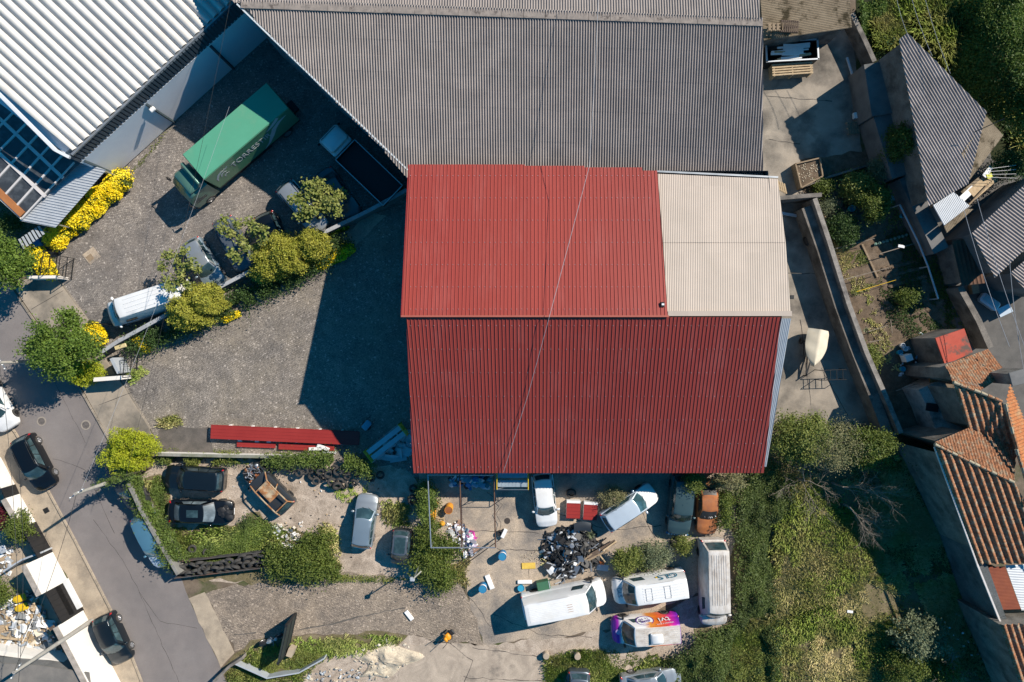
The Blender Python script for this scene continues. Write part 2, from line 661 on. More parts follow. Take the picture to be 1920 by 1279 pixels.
# ============================================================ materials
M = dict(
    dirt=mat('dirt', (.20, .155, .115), (.13, .10, .075), 1.5, .95, .5, 30, c3=(.07, .085, .03), s3=.35, lo3=.5, hi3=.62, fine=.5),
    sand=mat('sandy_ground', (.52, .43, .35), (.33, .265, .21), 1.1, .95, .6, 14, c3=(.16, .125, .095), s3=.5, lo3=.55, hi3=.75, fine=.55, dist=1.2),
    asphalt=mat('asphalt', (.215, .190, .182), (.18, .162, .158), .6, .9, .25, 60, c3=(.255, .23, .22), s3=.16, lo3=.45, hi3=.7, fine=.25),
    pave=mat('pavement_concrete', (.46, .375, .28), (.34, .28, .215), .9, .9, .25, 30, c3=(.19, .16, .13), s3=.5, lo3=.5, hi3=.75, fine=.3),
    apron=mat('apron_concrete', (.40, .335, .265), (.29, .25, .205), .7, .9, .25, 30, c3=(.15, .135, .115), s3=.4, lo3=.48, hi3=.7, fine=.3),
    conc=mat('yard_concrete', (.52, .415, .31), (.33, .275, .225), .5, .9, .3, 14, c3=(.20, .178, .16), s3=.26, lo3=.47, hi3=.64, fine=.5, dist=1.0),
    alley=mat('alley_concrete', (.38, .325, .265), (.23, .205, .175), .6, .9, .25, 25, c3=(.085, .075, .065), s3=.3, lo3=.46, hi3=.7, fine=.3, dist=.5),
    soil=mat('garden_soil', (.18, .13, .09), (.095, .07, .048), 2.2, .97, .7, 16, c3=(.20, .155, .115), s3=.7, fine=.5),
    wgrass=mat('weedy_ground', (.19, .155, .09), (.12, .105, .05), 1.6, .97, .6, 18, c3=(.26, .21, .14), s3=.6, fine=.5),
    hill=mat('hill_ground', (.03, .035, .012), (.02, .028, .01), 1.5, .97, .6, 12),
    cob=cobble_mat('yard_setts', (.35, .315, .285), (.225, .202, .185), (.215, .19, .172), rad(8)),
    cob2=cobble_mat('forecourt_setts', (.34, .30, .262), (.22, .195, .172), (.255, .22, .178), rad(20)),
    cob3=cobble_mat('track_setts', (.38, .31, .245), (.25, .205, .165), (.36, .29, .22), rad(-15)),
    red=mat('red_roof_paint', (.32, .054, .040), (.285, .046, .036), .35, .42, spec=.35, fine=.08, stretch=(1, .15, 1), c3=(.36, .085, .070), s3=.7, lo3=.5, hi3=.8, panel=(1.0, 30.0), pamt=.05),
    redn=mat('red_sheet_paint', (.31, .035, .03), (.28, .03, .026), .8, .38, spec=.4),
    beige=mat('beige_roof_sheet', (.485, .40, .335), (.44, .365, .305), .5, .6, c3=(.42, .35, .28), s3=.3, lo3=.6, hi3=.8, fine=.10, panel=(1.0, 4.6), pamt=.05),
    fibre=mat('fibre_cement', (.345, .30, .275), (.28, .245, .228), .7, .92, c3=(.255, .228, .212), s3=.3, lo3=.5, hi3=.8, fine=.3, bscale=22, panel=(.95, 1.25), pamt=.055),
    fibred=mat('dark_fibre_cement', (.40, .345, .315), (.31, .265, .245), .8, .92, c3=(.25, .22, .20), s3=.4, lo3=.5, hi3=.75, fine=.35, bscale=20, panel=(.95, 1.3), pamt=.08),
    fibreb=mat('mossy_fibre_cement', (.27, .215, .15), (.20, .155, .105), 1.2, .95, c3=(.055, .042, .022), s3=1.1, lo3=.52, hi3=.62, fine=.4, bscale=16),
    wht=mat('white_roof_sheet', (.66, .625, .58), (.58, .55, .51), .8, .55, c3=(.5, .46, .42), s3=.6, lo3=.55, hi3=.8, fine=.2),
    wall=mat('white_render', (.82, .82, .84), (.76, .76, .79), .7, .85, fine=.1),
    wallw=mat('warm_white_render', (.80, .76, .72), (.72, .68, .63), .6, .85, fine=.12),
    capst=mat('stained_wall_cap', (.46, .40, .35), (.30, .26, .22), 2.2, .9, fine=.3),
    grey=mat('grey_render', (.20, .195, .19), (.14, .14, .14), .8, .92, c3=(.085, .09, .09), s3=.45, fine=.3),
    stone=mat('weathered_concrete', (.24, .215, .19), (.15, .135, .12), 1.3, .95, .4, 18, c3=(.075, .068, .06), s3=.7, lo3=.48, hi3=.68, fine=.4),
    gutter=mat('zinc_gutter', (.42, .44, .46), (.33, .35, .37), 1.2, .45, metal=.6),
    louvre=plain('slate_blue_cladding', (.07, .09, .11), .5),
    black=plain('black_panel', (.018, .018, .02), .5),
    dark=plain('dark_steel', (.03, .032, .035), .5, .4),
    steel=plain('galvanised_steel', (.42, .44, .47), .4, .7),
    steelw=plain('pale_steel_sheet', (.5, .53, .57), .45, .2),
    rust=mat('rust', (.36, .13, .045), (.21, .07, .028), 2.2, .85, .2, 20, c3=(.40, .20, .09), s3=.9, fine=.3),
    rustd=mat('rusty_tin', (.15, .075, .045), (.09, .05, .035), 1.4, .85, c3=(.07, .05, .04), s3=.8, fine=.3),
    tile=mat('clay_tile', (.42, .185, .09), (.19, .09, .05), 5.5, .9, c3=(.33, .26, .18), s3=2.8, lo3=.5, hi3=.62, fine=.6, bscale=9),
    tileo=mat('orange_clay_tile', (.50, .20, .075), (.36, .13, .055), 4.0, .9, c3=(.42, .27, .15), s3=1.6, fine=.4, bscale=9),
    redflat=mat('worn_red_paint', (.50, .10, .065), (.42, .075, .05), .9, .85, c3=(.13, .09, .075), s3=.75, lo3=.5, hi3=.6, fine=.25),
    wood=mat('weathered_wood', (.33, .25, .17), (.22, .16, .105), 4, .9, fine=.4, stretch=(1, 6, 1)),
    woodp=mat('pale_pallet_wood', (.55, .42, .27), (.42, .31, .19), 4, .9, fine=.4),
    wooddk=mat('dark_plank', (.14, .10, .075), (.09, .065, .05), 4, .9, fine=.4),
    yellow=plain('yellow_paint', (.78, .50, .02), .5),
    whitep=plain('white_panel', (.82, .82, .82), .6),
    bluep=plain('blue_plastic', (.015, .17, .38), .4),
    rubber=mat('tyre_rubber', (.045, .043, .042), (.07, .066, .062), 4, .85, fine=.3, bscale=30),
    glass=glassy('car_glass', (.025, .05, .058)),  # base lightened to blue-green to paint in the sky's reflection
    chrome=plain('alloy', (.6, .6, .62), .28, .85),
    lamp=plain('lamp_lens', (.62, .64, .66), .12, spec=.8),
    tail=plain('red_lens', (.42, .012, .012), .2, spec=.7),
    blackp=plain('black_plastic', (.022, .022, .024), .55),
    bark=mat('bark', (.17, .13, .095), (.10, .08, .06), 6, .95, .4, 20),
    dry=mat('dry_wood', (.30, .255, .21), (.21, .175, .14), 6, .95),
    wire=plain('cable_grey', (.42, .42, .44), .5),
    wired=plain('cable_black', (.03, .03, .03), .6),
    glasspane=glassy('tinted_roof_glass', (.045, .05, .055), .35),
    frame=plain('white_frame', (.66, .62, .60), .5),
)

# ============================================================ ground
def big_ground():
    mb = MB()
    mb.add([(-160, -160, -.006), (160, -160, -.006), (160, 160, -.006), (-160, 160, -.006)], [(0, 1, 2, 3)])
    tag(mb.build('ground', M['dirt']), kind='structure')
big_ground()
sheet('courtyard_ground', [(-200, 840), (-40, 790), (40, 915), (100, 1035), (226, 1279), (260, 1400), (-200, 1400)], 1, M['pave'], .05)
sheet('road', [(-260, 300), (-120, 340), (-30, 460), (37, 561), (71, 610), (149, 725), (209, 831), (239, 890), (274, 972), (332, 1062), (354, 1122), (414, 1252), (470, 1400),
               (350, 1450), (290, 1330), (267, 1279), (240, 1210), (207, 1140), (172, 1072), (140, 1010), (94, 925), (30, 811), (-40, 720), (-260, 400)], 2, M['asphalt'], .06)
sheet('pavement', [(-40, 722), (30, 812), (94, 926), (140, 1011), (172, 1073), (207, 1141), (240, 1211), (267, 1280), (300, 1350), (250, 1400), (226, 1279), (157, 1142), (100, 1035), (67, 978), (10, 880), (-60, 770)], 3, M['pave'], .1, 3)
sheet('upper_yard', [(95, 520), (60, 440), (230, 290), (312, 236), (480, 72), (530, 60), (830, 330), (780, 372), (612, 433), (413, 538), (220, 640), (185, 660), (165, 602), (112, 528)], 1, M['cob'], .05, 4)
sheet('forecourt', [(185, 662), (220, 641), (413, 539), (612, 434), (780, 373), (830, 420), (830, 900), (690, 885), (480, 850), (300, 850), (280, 800), (236, 728)], 2, M['cob2'], .08, 5)
sheet('asphalt_patch', [(300, 803), (392, 800), (400, 850), (300, 848)], 3, mat('worn_patch', (.15, .13, .115), (.10, .09, .08), 1.4, .95, .3, 30, fine=.4), .3, 6)
sheet('concrete_strip', [(640, 445), (700, 400), (725, 405), (665, 470)], 3, M['conc'], .2, 6)
sheet('scrapyard_dirt', [(262, 900), (290, 862), (600, 858), (760, 880), (840, 960), (840, 1060), (760, 1092), (640, 1090), (500, 1095), (340, 1085), (330, 1062), (274, 972)], 3, M['sand'], .3, 7)
sheet('concrete_yard', [(785, 880), (1440, 880), (1440, 1010), (1320, 1110), (1150, 1180), (905, 1210), (880, 1140), (872, 1075), (800, 1050)], 4, M['conc'], .35, 8)
sheet('track', [(385, 1113), (500, 1085), (640, 1072), (760, 1085), (862, 1092), (882, 1130), (905, 1208), (830, 1205), (760, 1190), (560, 1192), (440, 1222)], 5, M['cob3'], .25, 9)
sheet('kerb_strip', [(354, 1122), (384, 1110), (440, 1224), (414, 1252)], 6, M['pave'], .1, 10)
sheet('lower_dirt', [(540, 1300), (560, 1240), (640, 1215), (760, 1192), (905, 1209), (1150, 1180), (1330, 1110), (1400, 1300), (1000, 1400), (540, 1400)], 2, M['sand'], .4, 11)
sheet('old_slab', [(762, 1208), (830, 1204), (885, 1206), (1012, 1228), (1016, 1300), (740, 1300), (748, 1250)], 5, mat('cracked_slab', (.48, .395, .315), (.34, .28, .225), .8, .9, .3, 25, c3=(.13, .115, .10), s3=.45, lo3=.55, hi3=.7, fine=.3, dist=.8), .25, 12)
sheet('verge', [(416, 1254), (440, 1226), (470, 1200), (560, 1194), (700, 1182), (765, 1192), (745, 1212), (640, 1218), (570, 1240), (540, 1300), (540, 1400), (480, 1400)], 6, M['wgrass'], .3, 13)
sheet('scrapyard_weeds', [(262, 905), (300, 888), (320, 930), (310, 990), (440, 985), (470, 960), (520, 990), (600, 1010), (640, 1060), (640, 1090), (500, 1095), (340, 1085), (330, 1062)], 6, M['wgrass'], .5, 14)
sheet('back_alley', [(1400, 55), (1600, 55), (1615, 300), (1500, 350), (1520, 385), (1600, 640), (1690, 830), (1560, 830), (1440, 830), (1400, 600)], 1, M['alley'], .15, 15)
sheet('garden', [(1500, 345), (1500, 300), (1610, 285), (1700, 280), (1745, 420), (1790, 560), (1800, 840), (1690, 830), (1602, 640), (1524, 385)], 2, M['soil'], .2, 16)
sheet('meadow', [(1372, 900), (1400, 860), (1460, 790), (1560, 800), (1700, 820), (1780, 900), (1960, 1330), (1960, 1450), (1200, 1450), (1215, 1300), (1290, 1225), (1300, 1180), (1372, 1172), (1374, 1000)], 6, M['wgrass'], .5, 17)
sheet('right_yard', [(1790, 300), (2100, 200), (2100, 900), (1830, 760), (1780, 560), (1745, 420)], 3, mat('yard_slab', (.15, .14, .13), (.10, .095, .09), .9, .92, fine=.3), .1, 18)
sheet('hillside', [(1600, -250), (2300, -250), (2300, 420), (1920, 330), (1860, 300), (1700, 60), (1660, 130), (1605, 60)], 4, M['hill'], .4, 19)

# kerb stones: a real step along the street
def kerb(name, label, pts, w=.14, h=.11, m=None):
    mb = MB()
    P = [W(*p) for p in pts]
    for a, b in zip(P, P[1:]):
        d = (b - a)
        n = max(1, int(d.length / 1.0))
        for k in range(n):
            q0, q1 = a + d * ((k + .01) / n), a + d * ((k + .99) / n)
            mb.beam((q0.x, q0.y, h / 2 - .02), (q1.x, q1.y, h / 2 - .02), w, h + .04)
    single(name, label, 'kerb', mb, m or M['pave'], loc=P[0])
kerb('kerb', 'long concrete kerb between the road and the beige pavement by the white wall', [(-40, 721), (30, 811), (94, 925), (140, 1010), (172, 1072), (207, 1140), (240, 1210), (267, 1279), (295, 1340)])
kerb('kerb', 'kerb of the concrete driveway apron beside the road', [(37, 561), (71, 610), (149, 725), (209, 831)], m=M['apron'])
kerb('kerb', 'row of edging stones between the driveway apron and the upper cobbled yard', [(112, 528), (165, 602)], .2, .04, M['apron'])
kerb('kerb', 'row of edging stones between the driveway apron and the lower forecourt', [(236, 728), (282, 805)], .2, .04, M['apron'])
def slab(name, pts, h, m, layer=3):
    mb = MB()
    mb.prism([W(*p) for p in pts], -.02, h)
    return tag(mb.build(name, m), kind='structure')
slab('driveway_apron', [(41, 560), (20, 525), (105, 522), (112, 529), (164, 603), (190, 660), (235, 729), (279, 801), (285, 815), (214, 838), (153, 724), (75, 609)], .07, M['apron'])

# ============================================================ buildings
def walls(mb, poly, z0=0.0, drop=.06, ins=.25, m=None, ztop=None):
    q = inset_xy(poly, ins)
    mb.prism([(p.x, p.y) for p in q], z0, [ztop if ztop is not None else p.z - drop for p in q], m)

# --- red roofed workshop
red = thing('workshop', 'big gabled workshop with red ribbed metal roof and one beige sheeted corner', 'workshop', W(1100, 610))
plR = plane3((768, 308, 6.9), (753, 593, 9.3), (1483, 593, 9.3))     # rear slope
plF = plane3((762, 595, 9.2), (1464, 595, 9.2), (775, 887, 3.8))     # front slope
def slope(pl, px): return [onp(x, y, pl) for x, y in px]
updn = lambda pl, a, b: onp(*b, pl) - onp(*a, pl)
# rear roof in strips, because the sheets end in steps at the back
mb = MB()
for q in ([(768, 308.5), (984, 308.5), (979, 593), (753, 593)], [(984, 311), (1096, 311), (1103, 593), (979, 593)], [(1096, 314), (1204, 314), (1217, 593), (1103, 593)], [(1204, 320), (1232, 320), (1252, 593), (1217, 593)]):
    # common lattice so that the ribs run through
    ribbed(mb, plR, slope(plR, q), updn(plR, (1000, 593), (1000, 310)), prof_trap(.245, .036), org=onp(753, 593, plR))
mb.build('roof', M['red'], red)
mb = MB()
plB = plane3((1233, 325, 6.8), (1252, 593, 9.24), (1483, 593, 9.24))
ribbed(mb, plB, slope(plB, [(1233, 326), (1458, 336), (1473, 455), (1243, 455)]), updn(plB, (1350, 593), (1350, 330)), prof_sine(.15, .022, 6), wob=.012)
plB2 = plane3((1233, 325, 6.77), (1252, 593, 9.21), (1483, 593, 9.21))
ribbed(mb, plB2, slope(plB2, [(1243, 454.5), (1473, 454.5), (1483, 591), (1252, 591)]), updn(plB2, (1350, 593), (1350, 330)), prof_sine(.15, .022, 6), wob=.012, seed=4)
o = mb.build('roof', M['beige'], red, smooth=60); o['label'] = 'beige corrugated sheets on the rear right corner of the roof'
mb = MB()
ribbed(mb, plF, slope(plF, [(762, 594.5), (1464, 594.5), (1432, 887), (775, 887)]), updn(plF, (1000, 595), (1000, 887)), prof_trap(.245, .036))
mb.build('roof', M['red'], red)
mb = MB()   # old grey sheeting showing past the red slope
plG = plane3((762, 596, 8.7), (1483, 596, 8.7), (775, 888, 3.3))
ribbed(mb, plG, slope(plG, [(1455, 597), (1483, 597), (1437, 875), (1425, 875)]), updn(plG, (1000, 596), (1000, 880)), prof_sine(.11, .03, 4))
o = mb.build('roof', M['steelw'], red, smooth=60); o['label'] = 'narrow strip of old grey corrugated sheets along the right edge'
mb = MB()
a, b_ = onp(752, 593, plR) + Vector((0, 0, .06)), onp(1254, 593, plR) + Vector((0, 0, .06))
mb.beam(a, b_, .11, .03)
mb.build('ridge_cap', plain('ridge_flashing', (.42, .12, .085), .4), red)
mb = MB()
a, b_ = onp(1252, 588, plB) + Vector((0, 0, .05)), onp(1484, 588, plB) + Vector((0, 0, .05))
mb.beam(a, b_, .32, .05)
mb.build('ridge_cap', M['beige'], red)
mb = MB()
for pl_, ya_, yb_ in ((plR, 330, 580), (plF, 610, 875)):
    for j in range(7):
        for i in range(46):
            p = onp(770 + i * 14.6 * (1 if pl_ is plF else .68), ya_ + (yb_ - ya_) * j / 6, pl_)
            mb.box(p + pl_[0] * .05, (.03, .03, .02))
tag(mb.build('screws', M['steelw'], red), kind='stuff')
# gable walls and long walls below the roof
fl, fr_, rl, rr = onp(775, 884, plF), onp(1432, 884, plF), onp(768, 311, plR), onp(1456, 340, plR)
yl, yr = onp(756, 594, plR), onp(1478, 594, plR)
mb = MB()
ins = .3
x0, x1 = yl.x + .35, yr.x - .35
prof = [(fl.y + .3, 0), (fl.y + .3, fl.z - .12), (yl.y, yl.z - .15), (rl.y - .3, rl.z - .12), (rl.y - .3, 0)]
vs = [(x0 + (.15 if i in (0, 1) else 0), y, z) for i, (y, z) in enumerate(prof)] + [(x1, y, z) for y, z in prof]
mb.add(vs, [(0, 1, 2, 3, 4), (9, 8, 7, 6, 5), (0, 5, 6, 1), (4, 3, 8, 9)])
mb.build('wall', M['grey'], red)
mb = MB()
mb.beam(onp(766, 309, plR) - Vector((0, 0, .12)), onp(752, 593, plR) - Vector((0, 0, .12)), .05, .2)
mb.beam(onp(762, 596, plF) - Vector((0, 0, .12)), onp(775, 887, plF) - Vector((0, 0, .12)), .05, .2)
mb.build('barge_board', M['redn'], red)
mb = MB()
mb.beam(onp(1232, 323, plB) + Vector((0, .06, -.03)), onp(1459, 334, plB) + Vector((0, .06, -.03)), .12, .1)
mb.build('gutter', M['gutter'], red)
mb = MB()
v = onp(1242, 571, plR)
mb.box(v + Vector((0, 0, .08)), (.22, .3, .14), m=M['dark'])
mb.box(v + Vector((0, 0, .17)), (.16, .12, .04), m=M['whitep'])
mb.build('roof_vent', None, red)

# --- grey corrugated warehouse behind
gw = thing('warehouse', 'long warehouse with weathered grey corrugated roof behind the red workshop', 'warehouse', W(1000, 200))
plW = plane3((452, 12, 8.0), (1430, 48, 8.0), (765, 318, 6.0))
plW2 = plane3((452, 10, 8.0), (1430, 40, 8.0), (900, -200, 6.3))
mb = MB()
# overlapping courses of sheets, each a little above the next lower one
ya = [14, 50, 80, 110, 140, 170, 200, 230, 260, 290, 345]
ofs = Vector((0, 0, .022))
for k in range(len(ya) - 1):
    def xl(y): return 447 + (y - 8) * (765 - 447) / (318 - 8) if y < 318 else 765
    y0, y1 = ya[k], ya[k + 1] + .8
    sl = lambda x: (x - 900) * .037
    P = [(xl(y0 + sl(480)) if k else 448, y0 + (sl(xl(y0)))), (1430, y0 + sl(1430)), (1430, min(y1 + sl(1430), 336)), (xl(y1 + sl(600)), min(y1 + sl(xl(y1)), 336))]
    lift = Vector((0, 0, .02 * (len(ya) - k)))
    pp = [onp(x, y, plW) for x, y in P]
    nrm, dd = plW
    tilt = (nrm, dd + .006 * (k % 2))
    ribbed(mb, tilt, [onp(x, y, tilt) for x, y in P], updn(plW, (1000, 40), (1000, 300)), prof_sine(.177, .105, 8), wob=.008, seed=k * 5, org=onp(765, 318, plW))
mb.build('roof', M['fibre'], gw, smooth=70)
mb = MB()
ribbed(mb, plW2, [onp(x, y, plW2) for x, y in [(440, 6), (1424, 36), (1424, -140), (300, -140)]], updn(plW2, (1000, 30), (1000, -100)), prof_sine(.177, .08, 8), wob=.015, seed=31)
mb.build('roof', M['fibre'], gw, smooth=70)
mb = MB()
for k in range(24):
    t0, t1 = k / 24, (k + .985) / 24
    a, b_ = W(452, 9, 8.08), W(1430, 43, 8.08)
    mb.beam(a.lerp(b_, t0), a.lerp(b_, t1), .46, .09 + .02 * (k % 2))
mb.build('ridge_cap', mat('ridge_cement', (.32, .27, .235), (.22, .19, .17), 3, .95, c3=(.11, .09, .08), s3=2.5, lo3=.55, hi3=.65, fine=.4), gw)
mb = MB()
rp = [onp(445, 8, plW), onp(765, 318, plW), onp(830, 336, plW), onp(1430, 336, plW), onp(1430, 45, plW)]
top = [W(440, -140, 7.0), W(1424, -140, 7.0)]
base = [(p.x, p.y) for p in rp]
off_ = Vector((.12, .12, 0))
mb.prism([(rp[0].x + .16, rp[0].y), (rp[1].x + .16, rp[1].y + .1), (rp[2].x, rp[2].y), (rp[3].x - .15, rp[3].y), (rp[4].x - .15, rp[4].y)], 0, [p.z - .1 for p in rp])
mb.prism([(rp[0].x + .16, rp[0].y + .01), (rp[4].x - .15, rp[4].y + .01), (rp[4].x - .15, rp[4].y + 8), (rp[0].x - 3, rp[0].y + 8)], 0, [7.9, 7.9, 6.2, 6.2])
mb.build('wall', mat('blue_grey_render', (.22, .27, .30), (.16, .20, .22), .8, .85, c3=(.06, .07, .08), s3=.5, fine=.2), gw)
mb = MB()
mb.beam(onp(446, 8, plW) + Vector((-.05, 0, .0)), onp(766, 319, plW) + Vector((-.05, 0, .0)), .1, .16)
mb.build('barge_board', plain('pale_edge_flashing', (.62, .66, .68), .45), gw)

# --- white barrel-sheeted warehouse
ww = thing('warehouse', 'white walled warehouse with cream wavy sheet roof at the corner of the cobbled yard', 'warehouse', W(150, 120))
plT = plane3((133, 288, 5.6), (436, 0, 5.6), (0, 165, 6.9))
mb = MB()
ribbed(mb, plT, [onp(x, y, plT) for x, y in [(133, 287), (450, -13), (420, -150), (-250, -150), (-250, -40), (0, 168)]], updn(plT, (133, 288), (0, 168)), prof_barrel(.62, .15))
mb.build('roof', M['wht'], ww, smooth=50)
gut0, gut1 = onp(134, 290, plT), onp(456, -15, plT)
gd = (gut1 - gut0).normalized()
gn = Vector((gd.y, -gd.x, 0))            # outwards, towards the yard
mb = MB()
for k in range(7):
    a, b_ = gut0.lerp(gut1, k / 7), gut0.lerp(gut1, (k + .992) / 7)
    mb.beam(a + gn * .0 - Vector((0, 0, .05)), b_ + gn * .0 - Vector((0, 0, .05)), .16, .14)
mb.build('gutter', M['gutter'], ww)
b0, b1 = W(168, 340), W(512, 40)         # foot of the wall
b0, b1 = W(215, 332), W(550, 26)
wt = 3.35
mb = MB()                                # ribbed band under the eaves
L = (b1 - b0).length
d_ = (b1 - b0) / L
n_ = Vector((d_.y, -d_.x, 0))
if n_.dot(-b0) < 0: n_ = -n_
nb = int(L / .3)
for k in range(nb):
    a = b0 + d_ * (k * .3) - n_ * .05
    mb.box(a + d_ * .12 + Vector((0, 0, 4.85)), (.2, .1, 1.3), math.atan2(d_.y, d_.x))
mb.beam(b0 - n_ * .16 + Vector((0, 0, 4.85)), b1 - n_ * .16 + Vector((0, 0, 4.85)), .12, 1.3)
mb.build('cladding', M['louvre'], ww)
mb = MB()
mb.beam(b0 - n_ * .2 + Vector((0, 0, 2.24)), b1 - n_ * .2 + Vector((0, 0, 2.09)), .4, 4.18)
for k in range(1):
    mb.beam(b0 - n_ * .06 + Vector((0, 0, 4.20)), b1 - n_ * .06 + Vector((0, 0, 4.20)), .14, .03)
mb.build('wall', M['wall'], ww)
mb = MB()
for t in (.015, .335, .665, .98):
    q = b0.lerp(b1, t) + n_ * .05
    mb = MB()
    mb.beam(q + Vector((0, 0, .0)), q + Vector((0, 0, 4.12)), .16, .14)
    mb.build('pilaster', plain('blue_grey_trim', (.05, .075, .09), .6), ww)
mb = MB()
q = b0.lerp(b1, .335) + n_ * .35 + Vector((0, 0, 3.7))
mb.box(q, (.4, .3, .2), math.atan2(d_.y, d_.x), bev=.04)
mb.beam(q - n_ * .35, q, .06)
mb.build('floodlight', M['whitep'], ww)
mb = MB()                                # white verge on the other edge of the roof
for (p, q, w) in (((0, 170), (107, 277), .2), ((107, 277), (134, 291), .2)):
    a, b_ = onp(*p, plT), onp(*q, plT)
    mb.beam(a + (a - b_).normalized() * 4 * (1 if p[0] == 0 else 0) + Vector((-.12, -.16, -.02)), b_ + Vector((-.12, -.16, -.02)), w, .3)
mb.build('verge_board', mat('white_verge', (.7, .71, .74), (.62, .64, .67), 1, .7), ww)
mb = MB()                                # mass of the building under the roof
mb.prism([(b0.x - n_.x * .5, b0.y - n_.y * .5), (b1.x - n_.x * .5, b1.y - n_.y * .5), (b1.x - 26, b1.y + 18), (b0.x - 22, b0.y + 17)], 0, [5.4, 5.4, 5.6, 5.6])
mb.build('inner_wall', M['wall'], ww)

# --- glazed lean-to beside it
gl = thing('glazed_annex', 'glass roofed annex with pale grid frame beside the white warehouse', 'annex', W(60, 330))
plA = plane3((140, 300, 3.3), (38, 412, 3.0), (0, 200, 3.6))
def A_(x, y, up=0.0): return onp(x, y, plA) + Vector((0, 0, up))
mb = MB()
pp = [A_(x, y) for x, y in [(150, 306), (42, 408), (0, 366), (-90, 280), (-90, 90), (0, 190)]]
mb.prism([(p.x, p.y) for p in pp], [p.z - .04 for p in pp], [p.z for p in pp])
mb.build('glazing', M['glasspane'], gl)
ca, cb = A_(150, 306), A_(42, 408)
e1 = (cb - ca)
e2 = (A_(0, 190) - A_(140, 300))
mb = MB()
for (x0, y0, x1, y1, w) in [(-40, 185, 119, 334, .24), (-60, 231, 86, 369, .24), (-45, 328, 51, 231, .14), (-20, 353, 73, 252, .14), (4, 373, 94, 274, .14), (26, 393, 118, 291, .14), (42, 410, 140, 305, .1), (-90, 330, 30, 207, .14)]:
    mb.beam(A_(x0, y0, .04), A_(x1, y1, .04), w, .1)
mb.build('glazing_frame', M['frame'], gl)
mb = MB()
mb.beam(A_(-60, 318, -.2), A_(41, 411, -.2), .1, .5)
mb.build('fascia', plain('white_fascia', (.72, .68, .62), .6), gl)
mb = MB()
mb.beam(A_(-58, 306, .08), A_(44, 403, .08), .5, .1)
mb.build('roof_edge', mat('orange_render', (.42, .17, .06), (.34, .13, .05), 1.2, .9), gl)
mb = MB()
wq = inset_xy(pp, .3)
mb.prism([(p.x, p.y) for p in wq], 0, [p.z - .1 for p in wq])
mb.build('wall', M['wall'], gl)

cp = thing('canopy', 'pale ribbed metal canopy between the glass annex and the yellow hedge', 'canopy', W(115, 370))
plC = plane3((133, 297, 2.9), (198, 319, 2.75), (38, 415, 2.9))
mb = MB()
ribbed(mb, plC, [onp(x, y, plC) for x, y in [(133, 296), (199, 319), (104, 427), (37, 414)]], onp(103, 427, plC) - onp(37, 414, plC), prof_trap(.2, .05))
mb.build('roof', M['steelw'], cp)
mb = MB()
for x, y in [(190, 318), (104, 420), (45, 412)]:
    p = onp(x, y, plC)
    mb = MB()
    mb.beam((p.x, p.y, 0), (p.x, p.y, p.z - .02), .09)
    mb.build('post', M['steel'], cp)
cp = thing('canopy', 'small slatted metal canopy with white bars near the yard gate', 'canopy', W(60, 445))
plC = plane3((75, 430, 2.3), (78, 452, 2.2), (36, 455, 2.3))
mb = MB()
for k in range(7):
    t = k / 6
    a, b_ = Vector((72, 424)).lerp(Vector((36, 448)), t), Vector((82, 440)).lerp(Vector((46, 466)), t)
    mb.beam(onp(a.x, a.y, plC), onp(b_.x, b_.y, plC), .16, .05)
mb.build('slats', M['steelw'], cp)
mb = MB()
for x, y in [(75, 432), (42, 458)]:
    p = onp(x, y, plC)
    mb = MB()
    mb.beam((p.x, p.y, 0), (p.x, p.y, p.z - .02), .07)
    mb.build('post', M['steel'], cp)

def house(name, label, cat, polys, wallm, z0=0.0, ins=.25, drop=.1):
    """polys: list of dict(px outline, three (px,py,z) for the plane, rib pixels, profile, material)"""
    allp = []
    P0 = polys[0]
    pl0 = plane3(*P0['pl'])
    c = sum((onp(x, y, pl0) for x, y in P0['px']), Vector()) / len(P0['px'])
    t = thing(name, label, cat, (c.x, c.y, 0))
    for P in polys:
        pl = plane3(*P['pl'])
        pts = [onp(x, y, pl) for x, y in P['px']]
        mb = MB()
        if P.get('prof') is None:
            mb.prism([(p.x, p.y) for p in pts], [p.z - P.get('th', .12) for p in pts], [p.z for p in pts])
        else:
            ra, rb = P['rib']
            ribbed(mb, pl, pts, onp(*rb, pl) - onp(*ra, pl), P['prof'], steps=P.get('steps'), wob=P.get('wob', .015), step_h=P.get('sh', .04), seed=P.get('seed', 1))
        o = mb.build(P.get('name', 'roof'), P['m'], t, smooth=P.get('smooth', 60))
        if P.get('lab'): o['label'] = P['lab']
        if P.get('walls', True):
            mb = MB()
            walls(mb, pts, z0, drop, P.get('ins', ins))
            mb.build('wall', P.get('wm', wallm), t)
    return t

# shed at the top with mossy roof
house('shed', 'shed with mossy brown corrugated roof and pallets lying on top', 'shed',
      [dict(px=[(1421, -60), (1588, -60), (1597, 52), (1432, 76)], pl=((1432, 76, 3.2), (1597, 52, 3.2), (1421, -60, 3.8)), rib=((1432, 76), (1597, 52)), prof=prof_sine(.12, .035, 4), m=M['fibreb'], wob=.05)], M['stone'])
